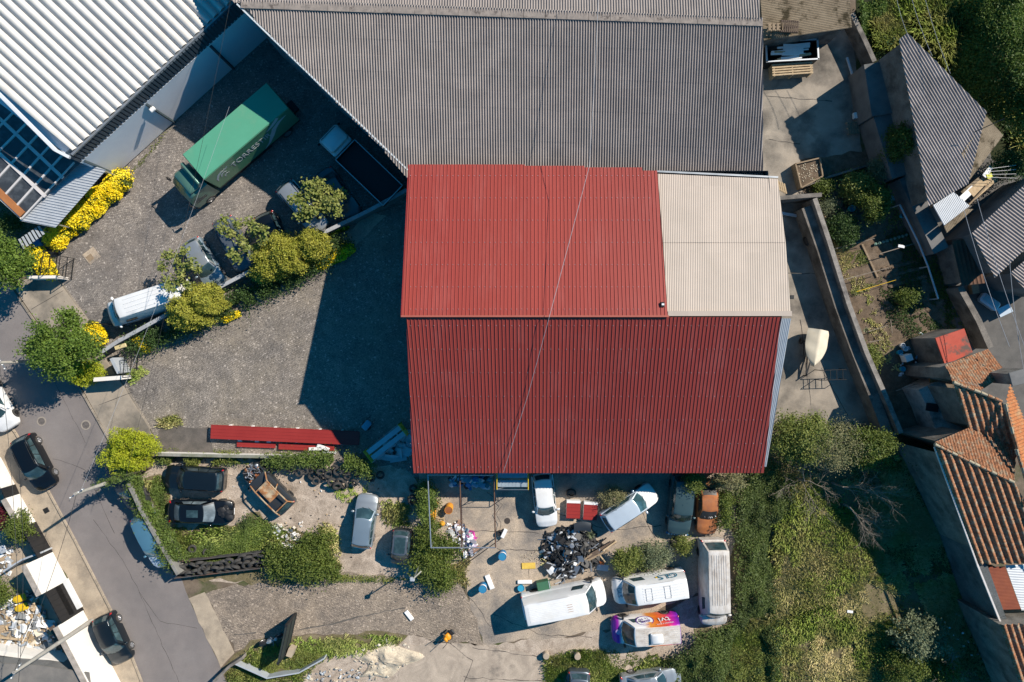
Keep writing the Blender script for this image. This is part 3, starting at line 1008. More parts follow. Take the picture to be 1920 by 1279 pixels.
# long corrugated house on the right
hg = house('house', 'old house with large dark corrugated roof between the garden and the wooded hill', 'house',
      [dict(px=[(1701, 62), (1849, 210), (1815, 345), (1740, 387), (1685, 74)], pl=((1701, 62, 5.6), (1740, 387, 4.2), (1815, 345, 4.2)), rib=((1700, 100), (1755, 193)), prof=prof_sine(.20, .08, 8), m=M['fibred'], wob=.03, ins=.3),
       dict(px=[(1849, 218), (1881, 254), (1816, 340), (1803, 288)], pl=((1849, 218, 4.6), (1881, 254, 4.0), (1816, 340, 4.0)), rib=((1803, 288), (1849, 218)), prof=prof_sine(.14, .03, 4), m=M['fibreb'], lab='brown corrugated lean-to roof at the lower right corner')], M['stone'])
def lowwall(name, label, pts, z, th, m, cat='wall', cap=None, z0=0.0, group=None, zs=None):
    """wall whose TOP centre line passes through the photo pixels pts at height z"""
    zs = zs or [z] * len(pts)
    P = [W(x, y, zz) for (x, y), zz in zip(pts, zs)]
    t = thing(name, label, cat, (P[0].x, P[0].y, 0), group=group)
    mb, mc = MB(), MB()
    q = []
    n = len(P)
    for i in range(n):
        d = (P[min(i + 1, n - 1)] - P[max(i - 1, 0)])
        s = Vector((-d.y, d.x, 0)).normalized() * th / 2
        q.append((P[i] + s, P[i] - s))
    for i in range(n - 1):
        a, b_ = q[i], q[i + 1]
        mb.prism([(a[0].x, a[0].y), (a[1].x, a[1].y), (b_[1].x, b_[1].y), (b_[0].x, b_[0].y)], z0, [P[i].z, P[i].z, P[i + 1].z, P[i + 1].z])
        if cap:
            d = (P[i + 1] - P[i])
            kn = max(1, int(d.length / 1.2))
            for k in range(kn):
                u, v = P[i] + d * ((k + .006) / kn), P[i] + d * ((k + .994) / kn)
                mc.beam(u + Vector((0, 0, .035)), v + Vector((0, 0, .035)), th + .08, .065)
    mb.build('wall_body', m, t)
    if cap: mc.build('coping', cap, t)
    return t
# flank wall slabs of the corrugated house towards the garden
mb = MB()
for (a, b_, z, w) in [((1640, 118), (1655, 215), 2.4, 1.6), ((1655, 215), (1690, 330), 2.2, 1.4), ((1700, 330), (1765, 470), 1.9, 1.2)]:
    mb.beam(W(*a, z) - Vector((0, 0, z / 2)), W(*b_, z) - Vector((0, 0, z / 2)), w, z)
single('lean_to', 'low concrete slab lean-to along the garden side of the corrugated house', 'lean-to', mb, M['grey'], loc=W(1655, 215))
house('house', 'corrugated grey roofed house at the right edge of the picture', 'house',
      [dict(px=[(1960, 310), (1822, 437), (1865, 521), (1960, 430)], pl=((1822, 437, 4.0), (1865, 521, 3.9), (1960, 310, 4.0)), rib=((1822, 437), (1890, 489)), prof=prof_sine(.225, .09, 8), m=M['fibred'], wob=.02, seed=9)], M['grey'])
house('house', 'smaller corrugated roof cut off by the right edge below the grey roofed house', 'house',
      [dict(px=[(1894, 511), (1960, 455), (1990, 560), (1922, 545)], pl=((1894, 511, 3.4), (1922, 545, 3.4), (1960, 455, 3.4)), rib=((1894, 511), (1960, 561)), prof=prof_sine(.2, .08, 8), m=M['fibred'], wob=.02, seed=10)], M['grey'])
house('shed', 'little shed with shiny ribbed tin roof below the long corrugated house', 'shed',
      [dict(px=[(1749, 385), (1788, 360), (1818, 386), (1770, 423)], pl=((1749, 385, 2.9), (1788, 360, 2.9), (1770, 423, 2.8)), rib=((1749, 385), (1770, 423)), prof=prof_sine(.12, .03, 4), m=M['steelw'], seed=3),
       dict(px=[(1770, 424), (1811, 392), (1825, 392), (1775, 437)], pl=((1770, 424, 2.7), (1811, 392, 2.7), (1775, 437, 2.6)), rib=((1770, 424), (1775, 437)), prof=prof_sine(.12, .03, 4), m=M['fibreb'], walls=False, seed=4)], M['grey'])
house('shed', 'flat shed of brown rusty tin sheets between the garden path and the grey roofed house', 'shed',
      [dict(px=[(1784, 452), (1826, 444), (1847, 531), (1803, 536)], pl=((1784, 452, 2.5), (1826, 444, 2.5), (1803, 536, 2.4)), rib=((1784, 452), (1803, 536)), prof=prof_trap(.3, .03), m=M['rustd'])], M['stone'])
# red flat roofed outhouse and the tiled house
house('outhouse', 'flat roofed outhouse with worn red painted roof beside the tiled house', 'outhouse',
      [dict(px=[(1754, 634), (1808, 616), (1824, 661), (1772, 684)], pl=((1754, 634, 3.3), (1808, 616, 3.3), (1772, 684, 3.3)), prof=None, m=M['redflat'], ins=.02, drop=.12)], M['stone'], ins=.02)
TP = prof_sine(.235, .085, 6)
house('tiled_house', 'rambling old house with several weathered clay tile roofs', 'house',
      [dict(px=[(1771, 685), (1852, 655), (1886, 701), (1838, 733), (1786, 717)], pl=((1786, 717, 6.0), (1838, 733, 6.0), (1771, 685, 5.25)), rib=((1820, 715), (1795, 678)), prof=TP, m=M['tile'], steps=.22, seed=1),
       dict(px=[(1787, 718), (1838, 733), (1877, 752), (1884, 760), (1907, 838), (1814, 803)], pl=((1787, 718, 5.95), (1877, 752, 5.95), (1814, 803, 5.0)), rib=((1790, 720), (1814, 803)), prof=prof_sine(.42, .12, 8), m=M['tile'], steps=.22, seed=2, lab='shaded clay tile slope in the middle of the house'),
       dict(px=[(1752, 829), (1814, 803), (1905, 838), (1900, 903)], pl=((1752, 829, 6.0), (1900, 903, 6.0), (1814, 803, 5.1)), rib=((1832, 868), (1814, 803)), prof=TP, m=M['tile'], steps=.22, seed=3),
       dict(px=[(1753, 838), (1901, 904), (1945, 980), (1945, 1055), (1832, 1056)], pl=((1753, 838, 5.95), (1901, 904, 5.95), (1832, 1056, 4.3)), rib=((1753, 838), (1832, 1056)), prof=prof_sine(.46, .17, 8), m=M['tile'], steps=.22, seed=4, lab='large shaded clay tile slope above the long dark wall'),
       dict(px=[(1884, 756), (1892, 720), (1935, 830), (1990, 1060), (1935, 960), (1907, 842)], pl=((1884, 756, 6.0), (1907, 842, 6.0), (1935, 830, 5.2)), rib=((1900, 790), (1925, 780)), prof=TP, m=M['tileo'], steps=.22, seed=5, walls=False, lab='sunlit orange tiles beyond the ridge')], M['stone'])
house('annex', 'low annex with rust red corrugated roof and a grey sheet strip at the right edge', 'annex',
      [dict(px=[(1839, 1064), (1884, 1062), (1914, 1142), (1866, 1144)], pl=((1839, 1064, 4.0), (1884, 1062, 4.0), (1866, 1144, 4.0)), rib=((1839, 1064), (1884, 1062)), prof=prof_sine(.1, .025, 4), m=mat('rust_red_sheet', (.26, .075, .035), (.20, .055, .03), .8, .8, fine=.2)),
       dict(px=[(1885, 1060), (1990, 1056), (1990, 1165), (1870, 1165), (1868, 1146), (1915, 1144)], pl=((1885, 1060, 3.95), (1990, 1056, 3.95), (1870, 1165, 3.9)), rib=((1885, 1060), (1990, 1056)), prof=prof_sine(.12, .03, 4), m=M['steelw'], walls=False)], M['stone'])
house('tiled_house', 'clay tiled house at the bottom right corner beside the long dark wall', 'house',
      [dict(px=[(1874, 1170), (1990, 1166), (1990, 1340), (1930, 1340)], pl=((1874, 1170, 5.4), (1990, 1166, 5.4), (1930, 1340, 4.3)), rib=((1874, 1170), (1930, 1340)), prof=prof_sine(.42, .16, 8), m=M['tile'], steps=.22, seed=8)], M['stone'])
# long dark wall in front of the tiled house: concrete, leaning face towards the meadow
def facewall(name, label, base, topz, th, m, cat='wall', cap=None):
    """wall whose FOOT runs through the photo pixels"""
    P = [W(x, y, 0) for x, y in base]
    t = thing(name, label, cat, P[0])
    mb = MB()
    for i in range(len(P) - 1):
        d = (P[i + 1] - P[i]).normalized()
        s = Vector((-d.y, d.x, 0))
        if s.dot(-P[i]) > 0: s = -s
        a, b_ = P[i], P[i + 1]
        mb.prism([(a.x, a.y), (b_.x, b_.y), (b_.x + s.x * th, b_.y + s.y * th), (a.x + s.x * th, a.y + s.y * th)], 0, topz)
    mb.build('wall_body', m, t)
    if cap:
        mb = MB()
        for i in range(len(P) - 1):
            d = (P[i + 1] - P[i]).normalized()
            s = Vector((-d.y, d.x, 0))
            if s.dot(-P[i]) > 0: s = -s
            mb.beam(P[i] + s * th * .5 + Vector((0, 0, topz + .03)), P[i + 1] + s * th * .5 + Vector((0, 0, topz + .03)), th + .1, .06)
        mb.build('coping', cap, t)
    return t
facewall('wall', 'long dark rough concrete wall below the tiled roofs along the meadow', [(1700, 842), (1752, 985), (1800, 1120), (1870, 1290), (1900, 1360)], 4.1, .6, mat('dark_blue_concrete', (.13, .14, .145), (.085, .095, .10), .9, .95, .5, 14, c3=(.05, .055, .06), s3=.6, fine=.4))

def cracks(name, lines, layer, w, m, seed=1, amp=.12):
    mb = MB()
    r = random.Random(seed)
    for pts in lines:
        P = [W(*p) for p in pts]
        q = []
        for a, b in zip(P, P[1:]):
            n = max(2, int((b - a).length / .5))
            for k in range(n): q.append(a.lerp(b, k / n) + Vector((r.uniform(-amp, amp), r.uniform(-amp, amp), 0)))
        q.append(P[-1])
        for a, b in zip(q, q[1:]):
            d = (b - a).normalized(); s_ = Vector((-d.y, d.x, 0)) * w * r.uniform(.5, 1.3)
            z = Vector((0, 0, layer * .004))
            mb.add([a - s_ + z, a + s_ + z, b + s_ + z, b - s_ + z], [(3, 2, 1, 0)])
    o = mb.build(name, m)
    return tag(o, kind='structure')
CRK = plain('crack_dark', (.055, .05, .048), .95)
cracks('road_cracks', [[(176, 975), (230, 1050), (262, 1110), (300, 1200), (345, 1300)], [(55, 640), (110, 730), (160, 830)], [(262, 1110), (300, 1165), (370, 1178)], [(100, 860), (160, 880), (215, 1000)]], 3.2, .013, CRK, 1, .05)
cracks('concrete_joints', [[(930, 1030), (1140, 1035)], [(880, 995), (1010, 1000)], [(1200, 955), (1230, 1010)], [(1150, 995), (1240, 985)], [(925, 1150), (1010, 1190), (1110, 1195)], [(880, 1120), (905, 1150), (920, 1175)], [(845, 1205), (885, 1240), (868, 1290)], [(870, 1270), (1015, 1276)], [(885, 1215), (1010, 1232)], [(1040, 960), (1130, 990)], [(990, 1060), (992, 1085)]], 5.4, .022, CRK, 2, .08)
cracks('alley_joints', [[(1480, 512), (1600, 515)], [(1500, 600), (1520, 760)], [(1440, 262), (1500, 270)], [(1436, 180), (1560, 190)], [(1540, 690), (1590, 780)]], 1.6, .025, CRK, 3, .05)
cracks('apron_joints', [[(150, 690), (205, 660)], [(185, 760), (250, 735)], [(60, 580), (120, 545)]], 19.0, .02, CRK, 4, .02)
TRK = mat('tyre_mark', (.10, .09, .08), (.14, .125, .11), 3, .95)
cracks('wheel_ruts', [[(560, 1182), (620, 1170), (700, 1150), (760, 1140)], [(440, 1190), (480, 1186)]], 5.5, .05, TRK, 5, .06)

# ============================================================ vehicles
def paint(name, c, metal=.25, rough=.3, dirt=None, ds=.6):
    return mat('paint_' + name, c, tuple(v * .93 for v in c), 1.2, rough, metal=metal, spec=.5, coat=.6, c3=dirt, s3=ds, lo3=.5, hi3=.72, fine=.05)

def wheel_meshes():
    mb = MB()
    mb.lathe([(.2, -.09), (.29, -.105), (.325, -.07), (.33, 0), (.325, .07), (.29, .105), (.2, .09)], 20, closed=True, rot=Matrix.Rotation(rad(90), 3, 'X'))
    t = mb.build('tyre', M['rubber'], smooth=40)
    mb = MB()
    rot = Matrix.Rotation(rad(90), 3, 'X')
    mb.lathe([(.2, -.085), (.215, .09), (.195, .095), (.185, .03), (.0, .03)], 20, rot=rot)
    for k in range(5):
        a = 2 * math.pi * k / 5
        d = Vector((math.cos(a), 0, math.sin(a)))
        mb.beam(d * .03 + Vector((0, -.07, 0)), d * .195 + Vector((0, -.075, 0)), .05, .03)
    mb.lathe([(.055, 0), (.05, .085), (0, .09)], 10, rot=rot)
    r = mb.build('rim', M['chrome'], smooth=40)
    tm, rm = t.data, r.data
    bpy.data.objects.remove(t); bpy.data.objects.remove(r)
    return tm, rm
TYRE, RIM = wheel_meshes()
RIMD = RIM.copy(); RIMD.materials.clear(); RIMD.materials.append(M['blackp'])

def add_wheel(root, x, y, s=1.0, rim=None, steer=0.0):
    o = bpy.data.objects.new('wheel', TYRE)
    o.location = (x, y, .33 * s)
    o.scale = (s, s, s)
    o.rotation_euler = (0, rad(R.uniform(0, 70)), (0 if y < 0 else math.pi) + steer)
    o.parent = root
    C.objects.link(o)
    if rim is not None:
        r = bpy.data.objects.new('rim', rim)
        r.parent = o
        C.objects.link(r)

def profile(pts, x):
    for (x0, z0), (x1, z1) in zip(pts, pts[1:]):
        if x0 <= x <= x1:
            t = (x - x0) / max(1e-6, x1 - x0)
            t = t * t * (3 - 2 * t) * .5 + t * .5
            return z0 + (z1 - z0) * t
    return pts[0][1] if x < pts[0][0] else pts[-1][1]

def vehicle(name, label, cat, cpx, head, L, Wd, body, kind='hatch', zc=.7, at=None, rim=None, glass=None, roofm=None, hoodm=None, group=None,
            Hroof=None, parts=True, hood=True, wheels=True, steer=0.0, **kw):
    """car or van; local x points forward. cpx: photo pixel of the middle at height zc; head: heading as photo direction"""
    hx, hy = head
    rz = math.atan2(-hy, hx)
    p = at if at is not None else W(*cpx, zc)
    root = thing(name, label, cat, (p[0], p[1], .025), rz, group)
    h2 = L / 2
    van = kind in ('van', 'bigvan', 'minivan_box')
    # profile numbers: nose top, cowl, belt, deck, roof; x of glass corners measured from the front / rear
    K = dict(
        hatch=dict(nose=.66, cowl=.96, belt=.95, deck=.98, roof=1.47, fb=1.0, ft=1.72, rt=.42, rb=.08, wt=.60, wheel=(.82, .72)),
        small=dict(nose=.74, cowl=1.0, belt=1.0, deck=1.0, roof=1.52, fb=.45, ft=1.0, rt=.30, rb=.06, wt=.60, wheel=(.45, .40)),
        sedan=dict(nose=.64, cowl=.94, belt=.94, deck=.96, roof=1.42, fb=1.22, ft=1.98, rt=1.15, rb=.48, wt=.60, wheel=(.85, .95)),
        wagon=dict(nose=.66, cowl=.95, belt=.95, deck=.98, roof=1.48, fb=1.08, ft=1.82, rt=.38, rb=.06, wt=.60, wheel=(.85, .85)),
        suv=dict(nose=.84, cowl=1.08, belt=1.08, deck=1.10, roof=1.72, fb=1.10, ft=1.75, rt=.42, rb=.10, wt=.64, wheel=(.85, .80)),
        pickup=dict(nose=.84, cowl=1.05, belt=1.05, deck=1.08, roof=1.70, fb=1.0, ft=1.62, rt=.30, rb=.08, wt=.64, wheel=(.85, .80)),
        van=dict(nose=.82, cowl=1.16, belt=1.12, deck=1.14, roof=2.35, fb=.68, ft=1.50, rt=.16, rb=.03, wt=.74, wheel=(.88, .95)),
        bigvan=dict(nose=.86, cowl=1.18, belt=1.14, deck=1.16, roof=2.55, fb=.75, ft=1.55, rt=.16, rb=.03, wt=.78, wheel=(.92, 1.05)))[kind].copy()
    K.update({k: v for k, v in kw.items() if k in K})
    if Hroof: K['roof'] = Hroof
    w2 = Wd / 2
    xfb, xft, xrt, xrb = h2 - K['fb'], h2 - K['ft'], -h2 + K['rt'], -h2 + K['rb']
    xw = (h2 - K['wheel'][0], -h2 + K['wheel'][1])
    ws = kw.get('ws', .95 if not van else 1.02)
    wr = .33 * ws + .06
    top = [(-h2, K['deck'] - .06), (-h2 + .12, K['deck']), (xrb + .1, K['belt']), (xfb, K['cowl']), (xfb + (h2 - xfb) * .55, (K['cowl'] + K['nose']) / 2 + .05), (h2 - .06, K['nose']), (h2, K['nose'] - .14)]
    if kind == 'sedan':
        top = [(-h2, K['deck'] - .14), (-h2 + .1, K['deck'] - .03), (xrb - .05, K['deck']), (xrb + .1, K['belt'])] + top[3:]
    rf, rr_ = (.42, .26) if not van else (.36, .1)
    # ---- lower body
    n = 40
    mb = MB()
    rows = []
    for i in range(n + 1):
        t = i / n
        x = -h2 + L * (t - math.sin(2 * math.pi * t) / (2 * math.pi) * .55)
        df, dr = h2 - x, x + h2
        w = w2
        if df < rf: w = w2 - rf * .62 * (1 - math.sqrt(max(0, 1 - (1 - df / rf) ** 2)))
        if dr < rr_: w = w2 - rr_ * .7 * (1 - math.sqrt(max(0, 1 - (1 - dr / rr_) ** 2)))
        if df < 1.3: w -= .03 * (1 - df / 1.3)
        zt = profile(top, x)
        zb = .24
        for q in xw:
            if abs(x - q) < wr: zb = max(zb, min(zt - .16, .33 * ws + math.sqrt(wr * wr - (x - q) ** 2)))
        sh = .07 if not van else .05
        s = [(w * .9, zb), (w * .985, zb + .05), (w, max(zb + .08, .55)), (w * .985, zt - .12), (w * .95, zt - .03), (w * .86, zt + .0), (w * .45, zt + .035), (0, zt + .045)]
        if df < .02 or dr < .02:
            s = [(a * .985, b) for a, b in s]
        bul = 0.0
        row = []
        for (y, z) in s + [(-a, b) for a, b in s[-2::-1]]:
            bf = 0.0
            if df < rf: bf = .10 * (1 - (y / w2) ** 2) * (1 - df / rf) * (1.0 if .3 < z else .7)
            if dr < rr_ + .1: bf = -.06 * (1 - (y / w2) ** 2) * (1 - dr / (rr_ + .1))
            row.append((x + bf, y, z))
        rows.append(row)
    m_ = len(rows[0])
    vs = [p_ for r_ in rows for p_ in r_]
    fs = []
    for i in range(n):
        for j in range(m_ - 1):
            a = i * m_ + j
            fs.append((a, a + m_, a + m_ + 1, a + 1))
    fs.append(tuple(range(m_))[::-1])
    fs.append(tuple(n * m_ + j for j in range(m_)))
    hoodfaces = []
    mb.add(vs, fs)
    if not hood:   # engine bay open: drop hood faces
        keep = []
        for f in fs[:-2]:
            c = sum((Vector(vs[k]) for k in f), Vector()) / 4
            if c.x > xfb + .05 and c.x < h2 - .25 and abs(c.y) < w2 * .84 and c.z > .5: continue
            keep.append(f)
        mb = MB(); mb.add(vs, keep + fs[-2:])
    if hoodm is not None:
        k = mb._m(hoodm)
        for q, f in enumerate(mb.f):
            c = sum((Vector(mb.v[i]) for i in f), Vector()) / len(f)
            if c.x > xfb - .02 and c.z > .6 and abs(c.y) < w2 * .9: mb.mi[q] = k
    # ---- cabin
    wb = w2 * (.90 if not van else .955)
    wt = w2 * K['wt'] / .70 * .84 if not van else w2 * K['wt']
    if 'wtm' in kw: wt = kw['wtm']
    zb_, zr = K['belt'] - .03, K['roof']
    zbf, zbr = K['cowl'] - .02, (K['deck'] - .01 if kind != 'van' and kind != 'bigvan' else K['belt'])
    bulge = .16 if not van else .14
    rb_ = .10 if not van else .03
    def P_ws(u, v):   # windscreen u: bottom->top, v: left->right
        y = (wb + (wt - wb) * u) * (1 - 2 * v)
        c = (1 - (1 - 2 * v) ** 2)
        return Vector((xfb + (xft - xfb) * u + bulge * c * (1 - .45 * u) - .07 * (1 - c) * (1 - u), y, zbf + (zr - zbf) * u + .035 * c * u + .03 * math.sin(math.pi * u)))
    def P_rw(u, v):
        y = (wb * .95 + (wt - wb * .95) * u) * (1 - 2 * v)
        c = (1 - (1 - 2 * v) ** 2)
        return Vector((xrb + (xrt - xrb) * u - rb_ * c * (1 - .3 * u), y, zbr + (zr - .04 - zbr) * u + .035 * c * u + (.02 if not van else 0) * math.sin(math.pi * u)))
    def P_rf(u, v):   # roof u: front->rear
        y = wt * (1 - 2 * v)
        c = (1 - (1 - 2 * v) ** 2)
        fx = xft + bulge * c * .55
        rx = xrt - rb_ * c * .7
        return Vector((fx + (rx - fx) * u, y, zr + .035 * c + (.05 if not van else .03) * math.sin(math.pi * min(1, u * 1.1)) - .04 * u))
    def P_sd(u, v, s):   # side u: front->rear, v: belt->roof
        a = Vector((xfb - .07, s * wb, zbf)).lerp(Vector((xft, s * wt, zr)), v)
        b = Vector((xrb, s * wb * .95, zbr)).lerp(Vector((xrt, s * wt, zr - .04)), v)
        q = a.lerp(b, u)
        q.z += (.05 if not van else .03) * math.sin(math.pi * min(1, u * 1.1)) * v
        q.y += s * (.05 if not van else .04) * math.sin(math.pi * u) * (1 - v * .6) + s * .04 * math.sin(math.pi * v)
        q.z -= (.0 if van else .03) * (1 - v)
        return q
    cb = MB()
    gm = body
    if kw.get('cabin', True):
        cb.grid(P_ws, 4, 6); cb.grid(P_rw, 4, 6)
        cb.grid(lambda u, v: P_sd(u, v, 1), 10, 4); cb.grid(lambda u, v: P_sd(u, v, -1), 10, 4)
        cb.grid(P_rf, 10, 6)
    bo = mb.build('body', body, root, smooth=38, world=False, weld=.0008)
    if kw.get('cabin', True):
        cb.build('cabin', roofm or body, root, smooth=46, world=False, weld=.012, bevel=.03 if not van else .05)
    if van and kw.get('beads', True) and kw.get('cabin', True):
        nb_ = kw.get('nbeads', 6)
        bd = MB()
        for k in range(nb_):
            v = .17 + .66 * k / (nb_ - 1)
            for seg in range(6):
                p0, p1 = P_rf(.14 + .80 * seg / 6, v), P_rf(.14 + .80 * (seg + 1) / 6, v)
                bd.beam(p0 + Vector((0, 0, .008)), p1 + Vector((0, 0, .008)), .045, .03)
        bd.build('roof_ribs', roofm or body, root, world=False)
    g = glass or M['glass']
    def pane(nm, fn, u0, u1, v0, v1, off, nu=4, nv=5, cut=0.0):
        q = MB()
        def f(u, v):
            uu, vv = u0 + (u1 - u0) * u, v0 + (v1 - v0) * v
            p0 = fn(uu, vv)
            du = fn(min(1, uu + .01), vv) - fn(max(0, uu - .01), vv)
            dv = fn(uu, min(1, vv + .01)) - fn(uu, max(0, vv - .01))
            nn = du.cross(dv).normalized()
            if nn.dot(p0 - Vector((p0.x * .8, 0, .7))) < 0: nn = -nn
            return p0 + nn * off
        q.grid(f, nu, nv)
        q.build(nm, g, root, smooth=60, world=False)
    if kw.get('cabin', True):
        pane('windscreen', P_ws, .10, .93, .06, .94, .012)
        if not van or kw.get('rearglass'):
            pane('rear_window', P_rw, .16, .88, .09, .91, .012)
        for s in (1, -1):
            fn = lambda u, v, s=s: P_sd(u, v, s)
            if van:
                du = (xfb - xrb)
                u0, u1 = .07, min(.5, (1.42 - .2) / du * 1.0 + .04)
                pane('window', fn, u0 + .02, u1, .06, .50, .014)
            elif kind == 'small':
                pane('window', fn, .14, .62, .14, .84, .014); pane('window', fn, .66, .90, .14, .80, .014)
            elif kind in ('sedan',):
                pane('window', fn, .14, .50, .14, .84, .014); pane('window', fn, .53, .84, .14, .82, .014)
            else:
                pane('window', fn, .12, .42, .14, .86, .014); pane('window', fn, .445, .70, .14, .86, .014); pane('window', fn, .725, .92, .16, .80, .014)
    for x in (xw if wheels else ()):
        for s in (-1, 1):
            add_wheel(root, x, s * (w2 - .10), ws, rim, steer if x > 0 else 0)
    if parts:
        for s in (-1, 1):
            q = MB()
            zz = K['nose'] - .02
            q.blob((0, 0, 0), (.24 if not van else .2, .15, .09), 1, .12, 10)
            o = q.build('headlight', M['lamp'], root, smooth=60, world=False)
            o.location = (h2 - (.24 if not van else .22), s * (w2 - .28), zz); o.rotation_euler = (0, rad(22), rad(-24 * s))
            q = MB()
            q.box((0, 0, 0), (.12, .22, .2 if not van else .34), bev=.03)
            o = q.build('tail_light', M['tail'], root, smooth=40, world=False)
            o.location = (-h2 + (.12 if not van else .07), s * (w2 - .16), K['deck'] - .1); o.rotation_euler = (0, 0, rad(34 * s))
            q = MB()
            q.blob((0, 0, 0), (.1, .14 if not van else .16, .09 if not van else .15), 2, .1, 8)
            o = q.build('mirror', kw.get('mirror', body), root, smooth=60, world=False)
            o.location = (xfb - .28 if not van else xfb - .1, s * (w2 + .10), K['belt'] + .05)
        q = MB()
        q.box((h2 + .075, 0, .42), (.03, .5, .11), bev=.01)
        q.build('number_plate', M['whitep'], root, world=False)
    root['_'] = 0; del root['_']
    return root, dict(ws=P_ws, rf=P_rf, sd=P_sd, rw=P_rw, h2=h2, w2=w2, xfb=xfb, xft=xft, zr=zr, wt=wt, wb=wb, K=K, rz=rz, top=top)

def roof_rails(v, I, m=None, ins=.06):
    for s in (0, 1):
        q = MB()
        vv = ins if s == 0 else 1 - ins
        pts = [I['rf'](.08 + .84 * k / 6, vv) + Vector((0, 0, .03)) for k in range(7)]
        q.tube(pts, .018, 6)
        q.build('roof_rail', m or M['dark'], v, world=False)

def wipers(v, I):
    for s in (.30, .62):
        q = MB()
        q.beam(I['ws'](.03, s) + Vector((.01, 0, .02)), I['ws'](.14, s + .22) + Vector((.01, 0, .025)), .02)
        q.build('wiper', M['blackp'], v, world=False)

P_ = dict(
    darkblue=paint('midnight_blue', (.008, .014, .020)), black=paint('black', (.006, .008, .011)), teal=paint('dark_teal', (.02, .07, .085)),
    white=paint('white', (.78, .78, .78), 0, .35, (.70, .69, .67)), silver=paint('silver', (.40, .43, .45), .55, .34), silverb=paint('silver_blue', (.30, .38, .44), .5, .34),
    greyb=paint('steel_grey', (.13, .155, .185), .45, .34), pale=paint('pale_blue_white', (.52, .60, .68), .15, .34), sky=paint('light_blue', (.10, .24, .34), .3, .32),
    slate=paint('slate_green', (.045, .085, .095), .25, .4), dgrey=paint('dark_grey', (.045, .05, .055), .3, .35),
)
DIRTYW = mat('paint_dirty_white', (.62, .59, .56), (.50, .45, .40), 2.2, .6, c3=(.34, .29, .25), s3=1.5, lo3=.5, hi3=.75, fine=.3, stretch=(.8, 1.6, 1))
sh = 0
# --- street
v, I = vehicle('parked_car', 'white car cut off by the left edge of the picture on the street', 'car', (-10, 757), (.5, .866), 4.3, 1.78, P_['white'], 'hatch', rim=RIMD); wipers(v, I)
v, I = vehicle('parked_car', 'black car parked on the street kerb near the round manhole covers', 'car', (65, 867), (.46, .888), 4.3, 1.78, P_['black'], 'hatch', rim=RIM); wipers(v, I); roof_rails(v, I)
v, I = vehicle('parked_car', 'black hatchback parked against the tall white wall with the black gate', 'car', (213, 1197), (.415, .91), 3.85, 1.7, P_['darkblue'], 'hatch', rim=RIM); wipers(v, I)
v, I = vehicle('parked_car', 'light blue car parked under the ivy covered scrapyard wall', 'car', (288, 1012), (.457, .889), 4.25, 1.74, P_['sky'], 'hatch', rim=RIMD, hoodm=P_['pale'], glass=glassy('sky_reflection_glass', (.07, .14, .17))); wipers(v, I)  # pale glass tone has the sky's reflection painted in
v, I = vehicle('parked_car', 'dark car hidden in the shade below the round yellow conifer', 'car', (240, 906), (.457, .889), 4.1, 1.72, P_['dgrey'], 'hatch', rim=RIMD)
# --- upper yard
v, I = vehicle('panel_van', 'white van parked nose to the street behind the long low fence wall', 'van', (0, 0), (-.951, .31), 6.4, 1.98, P_['white'], 'van', at=(-27.7, 2.92, 0), rim=RIM, nbeads=4); wipers(v, I)
v, I = vehicle('parked_car', 'silver hatchback parked beside the white van at the fence wall', 'car', (383, 494), (.53, .85), 3.95, 1.7, P_['silverb'], 'hatch', rim=RIM, roofm=P_['silver']); wipers(v, I)
v, I = vehicle('parked_car', 'steel grey car under a sparse tree, third from the street along the fence wall', 'car', (440, 458), (.435, .9), 4.2, 1.75, P_['greyb'], 'wagon', rim=RIM); roof_rails(v, I)
v, I = vehicle('parked_car', 'black car between the grey car and the tall clipped conifer', 'car', (516, 448), (.42, .91), 4.1, 1.72, P_['black'], 'hatch', rim=RIMD)
v, I = vehicle('parked_car', 'silver estate car half covered by the sparse tree at the shadow edge', 'car', (568, 389), (.645, .764), 4.4, 1.75, P_['silver'], 'wagon', rim=RIM); wipers(v, I); roof_rails(v, I)
v, I = vehicle('parked_car', 'dark teal car in the deep shade next to the flatbed truck', 'car', (634, 365), (.57, .82), 4.2, 1.75, P_['teal'], 'sedan', rim=RIMD); wipers(v, I)
# --- scrapyard
v, I = vehicle('parked_car', 'dark blue estate car, upper of the two parked nose to tail beside the ivy wall', 'car', (366, 897), (-.996, -.07), 4.5, 1.82, P_['darkblue'], 'wagon', rim=RIMD, glass=glassy('pale_glass', (.03, .04, .045))); wipers(v, I)
v, I = vehicle('scrap_car', 'black saloon with sunroof, weeds growing round its nose', 'car', (377, 959), (1, .02), 4.75, 1.78, P_['black'], 'sedan', rim=RIMD, glass=glassy('dusty_glass', (.10, .125, .14), .3))
q = MB(); q.grid(lambda u, w: I['rf'](.2 + .5 * u, .28 + .44 * w) + Vector((0, 0, .012)), 3, 3); q.build('sunroof', M['glass'], v, world=False, smooth=60)
q = MB()
for k in range(5): q.blob((2.1 + R.uniform(-.4, .3), -.2 + R.uniform(-.5, .8), .95 + .03 * k), (.34, .26, .10), k, .5, 10)
q.build('bonnet_wreckage', M['blackp'], v, world=False, smooth=30)
RUSTC = mat('burnt_car_rust', (.40, .19, .075), (.28, .12, .05), 2.2, .8, c3=(.42, .33, .22), s3=1.4, lo3=.46, hi3=.58, fine=.3)
v, I = vehicle('burnt_car', 'burnt out car with rusty roof and exposed engine near the tyre heap', 'car wreck', (504, 916), (-.70, -.715), 4.3, 1.72, P_['dgrey'], 'hatch', hood=False, cabin=False, rim=RIMD)
q = MB()
